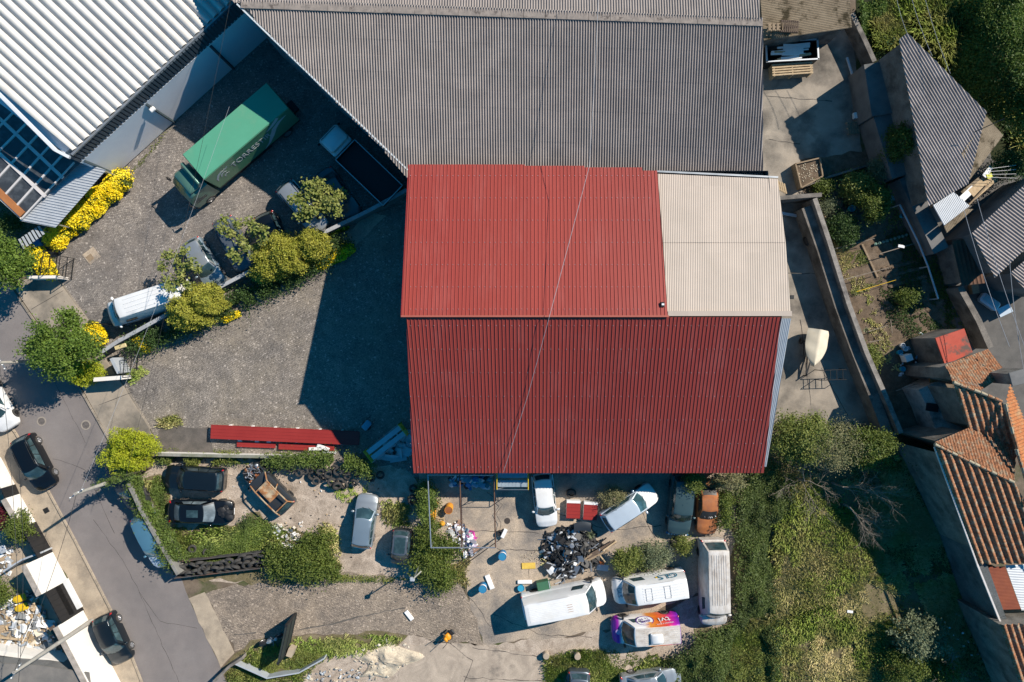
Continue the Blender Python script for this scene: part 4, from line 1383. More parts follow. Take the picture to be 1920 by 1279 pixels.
for s in (1, -1):
    q.tube([I['ws'](0, 0 if s > 0 else 1), I['ws'](1, 0 if s > 0 else 1), I['rf'](.5, 0 if s > 0 else 1), I['rf'](1, 0 if s > 0 else 1), I['rw'](0, 0 if s > 0 else 1)], .055, 6)
    q.tube([I['sd'](.42, 0, s), I['sd'](.42, 1, s)], .05, 6)
q.tube([I['rf'](0, 0), I['rf'](0, 1)], .05, 6); q.tube([I['rf'](1, 0), I['rf'](1, 1)], .05, 6)
q.build('roof_frame', RUSTC, v, smooth=50, world=False)
q = MB(); q.grid(lambda u, w: I['rf'](.02 + .60 * u, .22 + .78 * w) + Vector((0, 0, -.02 + .03 * math.sin(9 * w))), 8, 10)
for k in range(3): q.beam(I['rf'](.15 + .2 * k, .25) + Vector((0, 0, .03)), I['rf'](.15 + .2 * k, .98) + Vector((0, 0, .03)), .05, .03)
q.build('roof', RUSTC, v, smooth=40, world=False)
q = MB()
for k in range(60):
    q.blob((I['xfb'] + R.uniform(.1, 1.15), R.uniform(-.62, .62), .55 + R.uniform(0, .32)), [R.uniform(.05, .17) for _ in range(3)], k, .6, 6, m=R.choice([M['blackp'], M['steel'], M['rubber'], M['dark'], M['rust']]))
for k in range(9): q.tube([(I['xfb'] + R.uniform(.1, 1.1), R.uniform(-.6, .6), .9) for _ in range(3)], .025, 5, m=R.choice([M['blackp'], M['steel'], M['rust']]))
q.build('engine', None, v, smooth=30, world=False)
q = MB()
for x, y in [(.55, .38), (.55, -.38), (-.45, 0)]:
    q.box((x, y, .55), (.5, .5 if x > 0 else 1.2, .22), bev=.05, m=M['blackp']); q.box((x - .28, y, .78), (.14, .46 if x > 0 else 1.15, .55), bev=.04, m=M['blackp'])
q.box((-.2, 0, .32), (2.4, 1.4, .1), m=M['rustd'])
q.build('seats', None, v, world=False)
q = MB(); q.grid(lambda u, w: I['rw'](.1 + .8 * u, .08 + .84 * w), 3, 4); q.build('rear_window', M['glass'], v, world=False, smooth=60)
v, I = vehicle('parked_car', 'silver hatchback standing alone on the sandy scrapyard ground', 'car', (684, 977), (.13, -.99), 4.0, 1.70, P_['silver'], 'hatch', rim=RIM, roofm=P_['silverb']); wipers(v, I)
v, I = vehicle('parked_car', 'tiny grey two seat car with glass roof beside the big bush', 'car', (752, 1025), (-.09, .995), 2.6, 1.52, P_['dgrey'], 'small', rim=RIMD, roofm=P_['greyb']); wipers(v, I)
q = MB(); q.grid(lambda u, w: I['rf'](.08 + .84 * u, .12 + .76 * w) + Vector((0, 0, .014)), 3, 3); q.build('glass_roof', M['glass'], v, world=False, smooth=60)
v, I = vehicle('parked_car', 'white car facing away from the red workshop between scaffold and red panels', 'car', (1021, 937), (.11, .994), 4.05, 1.70, P_['white'], 'hatch', rim=RIMD); wipers(v, I)
v, I = vehicle('scrap_car', 'pale blue car with white bonnet and missing front corner beside the red panels', 'car', (1180, 951), (.834, -.552), 4.5, 1.75, P_['pale'], 'wagon', rim=RIMD, hoodm=P_['white'], glass=glassy('blue_glass', (.03, .07, .085))); wipers(v, I)
v, I = vehicle('parked_car', 'slate green off road car with blue front bumper under overhanging branches', 'car', (1276, 945), (-.10, .995), 4.5, 1.80, P_['slate'], 'suv', rim=RIMD, glass=glassy('murky_glass', (.02, .04, .04))); wipers(v, I)
q = MB(); q.box((2.32, 0, .52), (.16, 1.7, .2), bev=.05)
for k in range(7): q.box((2.35, -.66 + .22 * k, .64), (.12, .1, .03), m=M['whitep'])
q.build('bumper', plain('blue_bumper', (.05, .22, .42), .5), v, world=False)
ORW = mat('wreck_orange', (.42, .15, .05), (.30, .11, .05), 1.6, .75, c3=(.27, .13, .075), s3=1.2, fine=.3)
v, I = vehicle('scrap_car', 'rusty orange wrecked car with no windscreen squeezed beside the slate green car', 'car wreck', (1326, 950), (-.03, 1), 4.1, 1.62, ORW, 'sedan', rim=RIMD, glass=glassy('opening_shade', (.012, .011, .010), .5), parts=False)  # near-black panes carry the shade inside the glassless openings
q = MB()
for k in range(7): q.tube([I['ws'](.3, .1 + .1 * k) + Vector((.03, 0, .02)), I['ws'](.45, .15 + .1 * k) + Vector((.03, 0, .05))], .03, 5, m=R.choice([M['whitep'], M['blackp'], M['steel']]))
q.build('dashboard_debris', None, v, world=False)
# --- vans
def side_text(v, I, body, x, z, size, m, s=-1, name='lettering', flip=False):
    """lettering on the side s (+1 left, -1 right) of a van, reading the right way from outside"""
    me = textmesh(body, size)
    o = bpy.data.objects.new(name, me)
    me.materials.append(m)
    C.objects.link(o)
    o.parent = v
    du = I['xfb'] - .07
    L0 = I['xfb'] - (-I['h2'])
    u = (I['xfb'] - x) / L0
    vv = (z - I['K']['belt']) / (I['zr'] - I['K']['belt'])
    p = I['sd'](u, vv, s)
    pu = I['sd'](u, min(1, vv + .1), s) - I['sd'](u, max(0, vv - .1), s)
    up = pu.normalized()
    xd = Vector((1, 0, 0)) * (1 if s < 0 else -1)
    nn = xd.cross(up).normalized()
    xd = up.cross(nn).normalized()
    o.matrix_local = Matrix.Translation(p + nn * .055) @ Matrix((xd, up, nn)).transposed().to_4x4()
    return o
GT = plain('logo_teal', (.01, .17, .27), .5)
v, I = vehicle('panel_van', 'white delivery van with teal lettering on its side and bonnet', 'van', (0, 0), (-.99, .145), 5.5, 1.98, P_['white'], 'van', at=(10.5, -18.75, 0), rim=RIMD, Hroof=2.35, mirror=M['blackp']); wipers(v, I)
o = side_text(v, I, 'GLS', -1.25, 1.72, .92, GT)
q = MB(); q.lathe([(.09, 0), (.09, .012), (0, .014)], 12); o = q.build('logo_dot', M['yellow'], v, world=False)
p = I['sd']((I['xfb'] + .32) / (I['xfb'] + I['h2']), .46, -1); o.location = p + Vector((0, -.03, 0)); o.rotation_euler = (rad(80), 0, 0)
me = textmesh('GLS', .46); me.materials.append(GT)
o = bpy.data.objects.new('lettering', me); C.objects.link(o); o.parent = v; o.matrix_local = Matrix.Translation((2.38, .0, profile(I['top'], 2.38) + .10)) @ Matrix.Rotation(rad(20), 4, 'Y') @ Matrix.Rotation(rad(90), 4, 'Z')
for x in (.55, -.85):
    q = MB()
    a = I['zr'] + .068
    for (x0, y0, x1, y1) in ((x, -.45, x, .45), (x - .45, -.45, x - .45, .45), (x, .45, x - .45, .45), (x, -.45, x - .45, -.45)): q.beam((x0, y0, a), (x1, y1, a), .025, .02)
    q.build('roof_hatch', plain('seam_grey', (.5, .51, .52), .6), v, world=False)
v, I = vehicle('panel_van', 'big long white van throwing a wide shadow on the concrete yard', 'van', (0, 0), (.978, -.20), 6.3, 2.02, P_['white'], 'bigvan', at=(3.95, -19.75, 0), rim=RIMD, nbeads=9, mirror=M['blackp']); wipers(v, I)
for k in range(4):
    q = MB(); q.beam((.15, -.28 + .17 * k, I['zr'] + .09), (.55, -.28 + .17 * k, I['zr'] + .09), .02, .012); q.build('rust_streak', M['rust'], v, world=False)
# colourful van: wrap colours run along its length
m, n, l, b = _new('van_wrap')
tc = n.new("ShaderNodeTexCoord"); sx = n.new("ShaderNodeSeparateXYZ"); l.new(tc.outputs["Object"], sx.inputs[0])
mr = n.new("ShaderNodeMapRange"); mr.inputs[1].default_value = -2.5; mr.inputs[2].default_value = 2.6; l.new(sx.outputs[0], mr.inputs[0])
cr = n.new("ShaderNodeValToRGB"); l.new(mr.outputs[0], cr.inputs[0])
E = cr.color_ramp.elements
E[0].position, E[0].color = 0.0, (.10, .02, .42, 1)
E[1].position, E[1].color = .10, (.48, .02, .36, 1)
for p_, c_ in ((.20, (.66, .06, .07, 1)), (.34, (.72, .16, .02, 1)), (.46, (.74, .30, .05, 1)), (.54, (.74, .72, .70, 1)), (.86, (.74, .72, .72, 1)), (.90, (.33, .02, .36, 1)), (1.0, (.16, .02, .34, 1))):
    e = E.new(p_); e.color = c_
l.new(cr.outputs[0], b.inputs["Base Color"]); b.inputs["Roughness"].default_value = .35
WRAP = m
v, I = vehicle('panel_van', 'van in orange and purple advertising wrap with a roof air unit', 'van', (0, 0), (-.997, .07), 5.0, 1.95, WRAP, 'van', at=(10.2, -21.95, 0), rim=RIMD, Hroof=2.3, roofm=WRAP, beads=False, mirror=M['blackp']); wipers(v, I)
q = MB(); q.grid(lambda u, w: I['rf'](.02 + .97 * u, .03 + .94 * w) + Vector((0, 0, .012)), 8, 5)
for k in range(9): q.beam(I['rf'](.2, .1 + .1 * k) + Vector((0, 0, .02)), I['rf'](.95, .1 + .1 * k) + Vector((0, 0, .02)), .03, .025)
q.build('roof_panel', DIRTYW, v, world=False, smooth=50)
q = MB(); q.box((-.55, .12, I['zr'] + .19), (.85, .72, .24), bev=.07); q.box((-.12, .12, I['zr'] + .15), (.12, .8, .16), bev=.03, m=M['steelw']); q.build('air_unit', P_['white'], v, world=False, smooth=40)
PUR = plain('wrap_purple', (.12, .03, .28), .5)
q = MB(); q.lathe([(.40, 0), (.44, .004), (.44, .012), (.40, .012)], 24, closed=True); q.lathe([(.39, .002), (.39, .008), (0, .009)], 24, m=M['whitep'])
o = q.build('logo_oval', PUR, v, world=False)
p = I['sd']((I['xfb'] - .35) / (I['xfb'] + I['h2']), .38, -1); o.location = p + Vector((0, -.004, 0)); o.rotation_euler = (rad(76), 0, 0); o.scale = (1.55, 1.25, 1.25)
side_text(v, I, 'dois', .35, 1.74, .46, PUR); side_text(v, I, 'às 10', .35, 1.40, .38, PUR)
side_text(v, I, 'tvi', -1.25, 1.66, .95, M['whitep']); side_text(v, I, 'SEGUNDA A SEXTA', -1.15, 2.1, .15, M['whitep'])
q = MB(); q.lathe([(.2, 0), (.2, .012), (0, .014)], 16); o = q.build('bonnet_emblem', plain('lilac', (.5, .36, .66), .5), v, world=False); o.location = (2.14, 0, profile(I['top'], 2.14) + .09); o.rotation_euler = (0, rad(20), 0)
v, I = vehicle('panel_van', 'long dirty white van with grimy roof backed up to the hedge', 'van', (0, 0), (.02, 1), 6.5, 2.0, DIRTYW, 'bigvan', at=(15.35, -18.4, 0), rim=RIMD, nbeads=7, rearglass=True, rt=.42, rb=.04, roofm=DIRTYW); wipers(v, I)
# --- bottom edge
v, I = vehicle('parked_car', 'silver car partly cut off by the bottom edge, larger visible one', 'car', (1220, 1279), (.985, -.15), 4.6, 1.78, P_['silver'], 'sedan', rim=RIM); wipers(v, I)
v, I = vehicle('parked_car', 'grey car of which only the rear end shows at the bottom edge', 'car', (1083, 1309), (-.05, 1), 4.2, 1.75, P_['greyb'], 'hatch', rim=RIM)

# --- green box lorry
LG = paint('lorry_green', (.09, .26, .14), 0, .5); MINT = mat('lorry_roof_mint', (.10, .35, .225), (.085, .315, .20), .5, .5, c3=(.13, .34, .22), s3=.5, fine=.06)
hd = Vector((-.76, -.65, 0)).normalized()
rzL = math.atan2(hd.y, hd.x)
pc = W(441, 246, 3.8)
t = thing('lorry', 'green box lorry with mint green roof parked across the cobbled yard', 'lorry', (pc.x, pc.y, .02), rzL)
Lb, Wb = 8.0, 2.42
q = MB(); q.box((0, 0, 2.4), (Lb, Wb, 2.72), bev=.04)
for s in (1, -1): q.beam((-Lb / 2, s * (Wb / 2 + .005), 1.08), (Lb / 2, s * (Wb / 2 + .005), 1.08), .05, .1, m=M['dark'])
q.build('cargo_box', LG, t, world=False)
q = MB(); q.box((0, 0, 3.785), (Lb - .05, Wb - .06, .06), bev=.025); q.build('roof', MINT, t, world=False)
q = MB(); q.box((.6, 0, .82), (Lb + 2.2, .9, .24)); q.box((.5, Wb / 2 - .12, .72), (3.2, .06, .4)); q.box((.5, -Wb / 2 + .12, .72), (3.2, .06, .4)); q.build('chassis', M['dark'], t, world=False)
cab = MB()
def cabsec(u, v):   # lofted cab: u along x, v round the section from left sill over the roof
    xs = 4.25 + 1.95 * u
    h = 2.72 - .10 * u - (.5 * max(0, u - .75) / .25)
    w = 1.14 - .07 * max(0, u - .6)
    sec = [(w, .55), (w, 1.3), (w * .985, 1.9), (w * .93, h - .12), (w * .80, h), (0, h + .03), (-w * .80, h), (-w * .93, h - .12), (-w * .985, 1.9), (-w, 1.3), (-w, .55)]
    k = v * (len(sec) - 1)
    i = min(int(k), len(sec) - 2)
    a, c = sec[i], sec[i + 1]
    f = k - i
    y, z = a[0] + (c[0] - a[0]) * f, a[1] + (c[1] - a[1]) * f
    xx = xs
    if u > .99: xx = xs + .08 - .16 * max(0, z - 1.4) + .1 * (1 - (y / w) ** 2)
    return Vector((xx, y, z))
cab.grid(cabsec, 8, 10)
ring = [cabsec(1, v / 10) for v in range(11)]
cab.add([tuple(p) for p in ring], [tuple(range(11))])
cab.add([tuple(cabsec(0, v / 10)) for v in range(11)], [tuple(range(11))[::-1]])
cab.box((5.0, 0, 2.86), (1.25, 1.9, .26), bev=.1)
cab.box((4.62, 0, 3.12), (.25, 2.0, .6), rot=Matrix.Rotation(rad(-30), 3, 'Y'), bev=.04)
cab.build('cab', paint('cab_green', (.10, .22, .17), .2, .3), t, world=False, smooth=40, weld=.001)
q = MB(); q.grid(lambda u, v: Vector((6.36 - .3 * u + .08 * (1 - (2 * v - 1) ** 2), (1.02 - .08 * u) * (1 - 2 * v), 1.42 + .84 * u)), 4, 5); q.build('windscreen', M['glass'], t, world=False, smooth=60)
for s in (1, -1):
    q = MB(); q.grid(lambda u, v: Vector((5.0 + .95 * u, s * (1.145 - .03 * v), 1.38 + .62 * v)), 2, 2); q.build('window', M['glass'], t, world=False)
    q = MB(); q.tube([(6.2, s * 1.05, 2.3), (6.35, s * 1.35, 2.25), (6.3, s * 1.38, 1.7)], .03, 6); q.box((6.28, s * 1.4, 2.0), (.12, .22, .5), bev=.04); q.build('mirror', M['blackp'], t, world=False)
    q = MB(); q.box((6.32, s * .82, .72), (.12, .42, .22), bev=.04); q.build('headlight', M['lamp'], t, world=False)
q = MB(); q.box((6.28, 0, .62), (.3, 2.3, .42), bev=.1); q.build('bumper', M['dark'], t, world=False)
for x in (5.15, -2.6):
    for s in (1, -1): add_wheel(t, x, s * 1.02, 1.42, RIM)
LT = plain('lorry_lettering', (.55, .57, .58), .6)
me = textmesh('TORRESTIR', .92); me.materials.append(LT)
o = bpy.data.objects.new('lettering', me); C.objects.link(o); o.parent = t
o.location = (.15, Wb / 2 + .012, 2.55); o.rotation_euler = (rad(90), 0, rad(180)); o.scale = (.80, 1, 1)
def swoosh(pts, w, name='swoosh'):
    """curved stripe on the lorry side; pts in (x, z), w half-widths"""
    q = MB()
    vs, fs = [], []
    for i, (x, z) in enumerate(pts):
        a, b = pts[max(i - 1, 0)], pts[min(i + 1, len(pts) - 1)]
        d = Vector((b[0] - a[0], b[1] - a[1])).normalized()
        nx, nz = -d.y * w[i], d.x * w[i]
        for yy in (Wb / 2 + .004, Wb / 2 + .012):
            vs += [(x + nx, yy, z + nz), (x - nx, yy, z - nz)]
    for i in range(len(pts) - 1):
        a = i * 4
        fs += [(a + 2, a + 3, a + 7, a + 6), (a, a + 4, a + 5, a + 1), (a, a + 2, a + 6, a + 4), (a + 1, a + 5, a + 7, a + 3)]
    q.add(vs, fs)
    q.build(name, LT, t, world=False)
swoosh([(-.6, 1.15), (-1.2, 1.5), (-1.7, 2.1), (-2.2, 2.75), (-2.8, 3.1), (-3.5, 3.2)], [.02, .10, .20, .22, .14, .01])
swoosh([(-1.6, 3.1), (-2.1, 3.25), (-2.6, 3.5), (-2.9, 3.72)], [.01, .12, .17, .14])
# leaping horse head mark: mane, neck and muzzle strokes
swoosh([(2.55, 2.95), (2.85, 3.0), (3.15, 2.85), (3.42, 2.5), (3.5, 2.15)], [.02, .07, .10, .08, .02], 'emblem')
swoosh([(2.5, 2.55), (2.75, 2.72), (2.98, 2.6), (3.12, 2.3)], [.02, .06, .08, .02], 'emblem')
swoosh([(2.45, 2.2), (2.65, 2.3), (2.85, 2.2), (2.9, 1.95)], [.02, .05, .06, .02], 'emblem')
swoosh([(2.2, 3.1), (2.45, 2.95), (2.55, 3.1)], [.02, .05, .02], 'emblem')
# --- flatbed truck in the shade
hd = Vector((-.722, .692, 0)).normalized()
pc = W(628, 262, 2.0)
t = thing('flatbed_truck', 'flatbed truck with white cab standing in the shade along the grey warehouse', 'truck', (pc.x, pc.y, .02), math.atan2(hd.y, hd.x))
q = MB(); q.box((.1, 0, 1.72), (1.25, 1.75, .72), bev=.16); q.box((.2, 0, .98), (1.75, 1.9, .95), bev=.14); q.build('cab', P_['white'], t, world=False, smooth=40)
q = MB(); q.box((.76, 0, 1.72), (.10, 1.5, .5), rot=Matrix.Rotation(rad(-14), 3, 'Y'), bev=.04); q.build('windscreen', M['glass'], t, world=False)
for s in (1, -1):
    q = MB(); q.box((.15, s * .885, 1.72), (.8, .02, .42), bev=.008); q.build('window', M['glass'], t, world=False)
    q = MB(); q.box((.8, s * 1.08, 1.5), (.08, .2, .3), bev=.03); q.build('mirror', M['blackp'], t, world=False)
q = MB(); q.box((-3.35, 0, .98), (5.0, 2.1, .14)); q.build('bed', plain('bed_boards', (.03, .035, .04), .8), t, world=False)
for (x, y, sx, sy) in ((-3.35, 1.05, 5.0, .05), (-3.35, -1.05, 5.0, .05), (-5.85, 0, .05, 2.1), (-.86, 0, .05, 2.1)):
    q = MB(); q.box((x, y, 1.22), (sx, sy, .40), m=M['dark']); q.box((x, y, 1.435), (sx + .02, sy + .02, .03), m=M['steelw']); q.build('side_board', None, t, world=False)
for x in (.35, -4.3):
    for s in (1, -1): add_wheel(t, x, s * .84, 1.05, RIMD)

# ============================================================ vegetation
LM = dict(
    tree=leafmat('leaf_fresh', (0.116, 0.194, 0.028), (0.194, 0.273, 0.047), (0.078, 0.132, 0.022), 1.0),
    con=leafmat('leaf_conifer', (.38, .38, .05), (.17, .19, .025), (.45, .42, .07), 1.6, .15),
    conb=leafmat('leaf_conifer_bright', (0.356, 0.406, 0.019), (0.244, 0.292, 0.019), (0.454, 0.470, 0.032), 2.0, .15),
    plane=leafmat('leaf_plane', (0.251, 0.287, 0.067), (0.155, 0.198, 0.043), (0.323, 0.323, 0.095), 2.0),
    yel=leafmat('blossom_yellow', (.92, .72, .015), (.86, .60, .008), (.95, .80, .05), 1.5, .1),
    dk=leafmat('leaf_dark', (0.045, 0.088, 0.022), (0.080, 0.136, 0.032), (0.035, 0.067, 0.022), 1.2),
    ivy=leafmat('leaf_ivy', (0.106, 0.164, 0.033), (0.180, 0.237, 0.049), (0.083, 0.122, 0.033), .8),
    weed=leafmat('leaf_weed', (0.177, 0.221, 0.050), (0.266, 0.274, 0.070), (0.124, 0.169, 0.039), .7),
    bram=leafmat('leaf_bramble', (0.079, 0.118, 0.031), (0.134, 0.173, 0.047), (0.060, 0.086, 0.029), .6),
    hill=leafmat('leaf_hill', (0.088, 0.144, 0.026), (0.160, 0.232, 0.045), (0.048, 0.088, 0.019), .35),
    gg=leafmat('leaf_greygreen', (0.171, 0.203, 0.118), (0.249, 0.276, 0.157), (0.118, 0.151, 0.079), 1.2),
    dry=leafmat('grass_dry', (.80, .68, .38), (.52, .50, .20), (.48, .50, .17), .45, .2),
    grass=leafmat('grass_green', (.26, .38, .08), (.38, .46, .11), (.46, .44, .18), .5, .2),
    olive=leafmat('leaf_bush', (0.106, 0.152, 0.026), (0.185, 0.218, 0.046), (0.072, 0.106, 0.022), 1.0),
    fine_=leafmat('leaf_fine_dry', (0.240, 0.240, 0.120), (0.336, 0.304, 0.160), (0.160, 0.176, 0.072), .9),
    wine=leafmat('leaf_wine', (0.090, 0.012, 0.020), (0.140, 0.020, 0.030), (0.060, 0.010, 0.015), 1.0),
)

def trunk(mb, base, top, r, limbs=0, spread=1.0, seed=0, m=None, ends=None):
    r_ = random.Random(seed)
    base, top = Vector(base), Vector(top)
    mid = base.lerp(top, .5) + Vector((r_.uniform(-.1, .1), r_.uniform(-.1, .1), 0))
    mb.tube([base, mid, top], [r, r * .8, r * .55], 7, m)
    tips = ends or [top + Vector((math.cos(6.28 * k / max(1, limbs) + r_.uniform(-.4, .4)) * spread * r_.uniform(.6, 1), math.sin(6.28 * k / max(1, limbs) + r_.uniform(-.4, .4)) * spread * r_.uniform(.6, 1), spread * r_.uniform(.1, .6))) for k in range(limbs)]
    for e in tips:
        e = Vector(e)
        s = base.lerp(top, r_.uniform(.65, 1.0))
        m1 = s.lerp(e, .5) + Vector((0, 0, .12 * (e - s).length))
        mb.tube([s, m1, e], [r * .42, r * .28, r * .1], 5, m)

def tree(label, px, zc, radii, n, size, lm, clumps=60, cr=.35, cat='tree', name='tree', seed=1, shell=.5, rz=0.0, group=None, th=None, up=.5, zmin=-.45, tm=None, extra=None, parts=('crown', 'trunk'), loose=0.0):
    p = W(*px, zc)
    t = thing(name, label, cat, (p.x, p.y, 0), group=group)
    g = np.random.default_rng(seed * 17 + 3)
    P, cc = clump_pts(n, radii, clumps, cr, g, shell, zmin)
    if extra:
        for (ox, oy, oz, rr, k) in extra:
            Q, _ = clump_pts(k, rr, max(8, clumps // 3), cr, g, shell, zmin)
            P = np.vstack([P, Q + np.array([ox, oy, oz])])
    if rz:
        c, s = math.cos(rz), math.sin(rz)
        P = P @ np.array([[c, s, 0], [-s, c, 0], [0, 0, 1]])
    P[:, 2] += zc
    P[:, 2] = np.maximum(P[:, 2], .05)
    np_mesh(parts[0], leaf_quads(P, size, up, .6, g), lm, t)
    mb = MB()
    trunk(mb, (0, 0, 0), (0, 0, max(.3, zc - radii[2] * .2)), th or max(.05, radii[0] * .06), max(5, clumps // 8), radii[0] * .6, seed)
    mb.build(parts[1], tm or M['bark'], t, world=False, smooth=60)
    return t

def bush(label, px, zc, radii, n, size, lm, **k):
    k.setdefault('clumps', 45); k.setdefault('cr', .22)
    return tree(label, px, zc, radii, n, size, lm, cat=k.pop('cat', 'bush'), name=k.pop('name', 'bush'), parts=k.pop('parts', ('foliage', 'stem')), th=k.pop('th', .05), **k)

tree('big leafy green tree standing on the pavement beside the street', (112, 650), 3.6, (2.3, 2.1, 1.5), 15000, .16, LM['tree'], 48, .27, seed=1, shell=.3, th=.16, extra=[(1.7, .2, -.6, (1.1, 1.0, .9), 2500), (.6, 1.9, -.5, (.9, .8, .8), 1800), (-1.9, -.2, -.3, (.8, .8, .6), 1500)])
tree('leafy green tree cut by the left edge next to the yellow blossom', (3, 492), 3.4, (2.1, 2.1, 1.5), 13000, .16, LM['tree'], 60, .28, seed=2, shell=.35, th=.14)

def conifer(label, px, h, radii, n, lm, rz=0.0, seed=1, size=.13, extra=()):
    """clipped conifer: dense overlapping sprays over a rounded body, with ridges and hollows"""
    p = W(*px, h * .55)
    t = thing('conifer', label, 'conifer', (p.x, p.y, 0))
    g = np.random.default_rng(seed)
    allP = []
    for (ox, oy, rr, k) in [(0, 0, radii, n), *extra]:
        D = g.normal(size=(k, 3))
        D /= np.linalg.norm(D, axis=1)[:, None]
        D[:, 2] = np.where(D[:, 2] < -.55, -D[:, 2], D[:, 2])
        th = np.arctan2(D[:, 1], D[:, 0])
        XY = D[:, :2] * np.array(rr[:2])
        lump = fbm(np.c_[XY[:, 0] * 1 + D[:, 2] * .7, XY[:, 1] - D[:, 2] * .5], 4.2, seed) - .5
        q = 1 + .85 * lump - .22 * g.uniform(0, 1, k) ** 2
        P = D * q[:, None] * np.array(rr) + g.normal(size=(k, 3)) * .055
        allP.append(P + np.array([ox, oy, 0]))
    P = np.vstack(allP)
    if rz:
        c, s = math.cos(rz), math.sin(rz)
        P = P @ np.array([[c, s, 0], [-s, c, 0], [0, 0, 1]])
    P[:, 2] += h * .55
    P[:, 2] = np.maximum(P[:, 2], .05)
    np_mesh('foliage', leaf_quads(P, size, .35, .45, g), lm, t)
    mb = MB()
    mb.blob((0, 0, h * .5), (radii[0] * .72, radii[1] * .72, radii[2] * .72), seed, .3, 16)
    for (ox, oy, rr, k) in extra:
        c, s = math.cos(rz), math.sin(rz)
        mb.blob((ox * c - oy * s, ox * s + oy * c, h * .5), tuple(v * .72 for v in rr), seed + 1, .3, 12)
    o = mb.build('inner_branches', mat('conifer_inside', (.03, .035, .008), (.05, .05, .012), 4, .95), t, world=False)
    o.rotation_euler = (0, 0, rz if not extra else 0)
    mb = MB(); mb.tube([(0, 0, 0), (0, 0, h * .5)], [.14, .1], 7); mb.build('trunk', M['bark'], t, world=False)
    return t
conifer('largest clipped olive green conifer hanging over the fence wall by the black car', (532, 480), 3.0, (2.15, 1.5, 1.35), 15000, LM['con'], rad(22), 3, .14, [(2.2, -.1, (1.25, 1.15, 1.0), 6000), (-1.6, -.5, (1.1, .95, .9), 4000)])
conifer('clipped olive green conifer hanging over the fence wall in front of the white van', (366, 578), 2.9, (1.95, 1.45, 1.3), 14000, LM['con'], rad(22), 4, .14, [(1.3, .4, (1.1, 1.0, .9), 4000)])
conifer('yellowish conifer bush tucked under the big leafy tree by the gate', (161, 697), 1.7, (1.25, .95, .8), 7000, LM['conb'], rad(10), 5, .12)
conifer('round bright yellow green conifer on the pavement corner at the street', (246, 842), 2.9, (1.75, 1.5, 1.3), 15000, LM['conb'], rad(15), 6, .12)

def sparse(label, base, hb, spots, off, sc, lm, n=330, size=.24, seed=1):
    """pruned tree: a few bare limbs that each end in a tuft of large leaves; spots in photo pixels"""
    b = W(*base, 0)
    t = thing('tree', label, 'tree', (b.x, b.y, 0))
    g = np.random.default_rng(seed)
    ends, Ps = [], []
    for (x, y) in spots:
        z = hb + g.uniform(-.5, .6)
        q = W(off[0] + x / sc, off[1] + y / sc, z)
        ends.append(Vector((q.x - b.x, q.y - b.y, z)))
        Ps.append(np.array([q.x - b.x, q.y - b.y, z]) + g.normal(size=(n, 3)) * np.array([.19, .19, .13]))
    np_mesh('crown', leaf_quads(np.vstack(Ps), size, .9, .7, g), lm, t)
    mb = MB()
    c = sum(ends, Vector()) / len(ends)
    trunk(mb, (0, 0, 0), (c.x * .5, c.y * .5, hb - .9), .13, 0, 1, seed, ends=ends)
    mb.build('trunk', M['bark'], t, world=False, smooth=60)
    return t
sparse('pruned tree with leaf tufts reaching over the white van', (362, 545), 2.9, [(1250, 640), (1330, 690), (1400, 720), (1220, 725), (1250, 820), (1350, 780), (1480, 740), (1270, 880), (1400, 860), (1380, 600), (1300, 640), (1320, 840), (1440, 690)], (0, 320), 3.996, LM['plane'], 75, .21, 11)
sparse('pruned tree with leaf tufts reaching over the steel grey car', (470, 490), 3.0, [(190, 515), (160, 590), (240, 630), (300, 545), (400, 530), (460, 590), (530, 600), (330, 680), (370, 750), (250, 800), (290, 840), (450, 750), (440, 620), (520, 680)], (380, 300), 4.567, LM['plane'], 70, .21, 12)
sparse('pruned tree with the densest leaf tufts over the silver estate car', (600, 420), 3.2, [(900, 210), (1010, 200), (1080, 250), (990, 270), (1150, 300), (1010, 330), (770, 340), (850, 370), (880, 420), (960, 440), (1060, 420), (1130, 380), (1150, 450), (830, 480), (920, 290), (1190, 300), (1000, 390), (900, 480), (830, 320), (1080, 340), (960, 220)], (380, 300), 4.567, LM['plane'], 85, .22, 13)

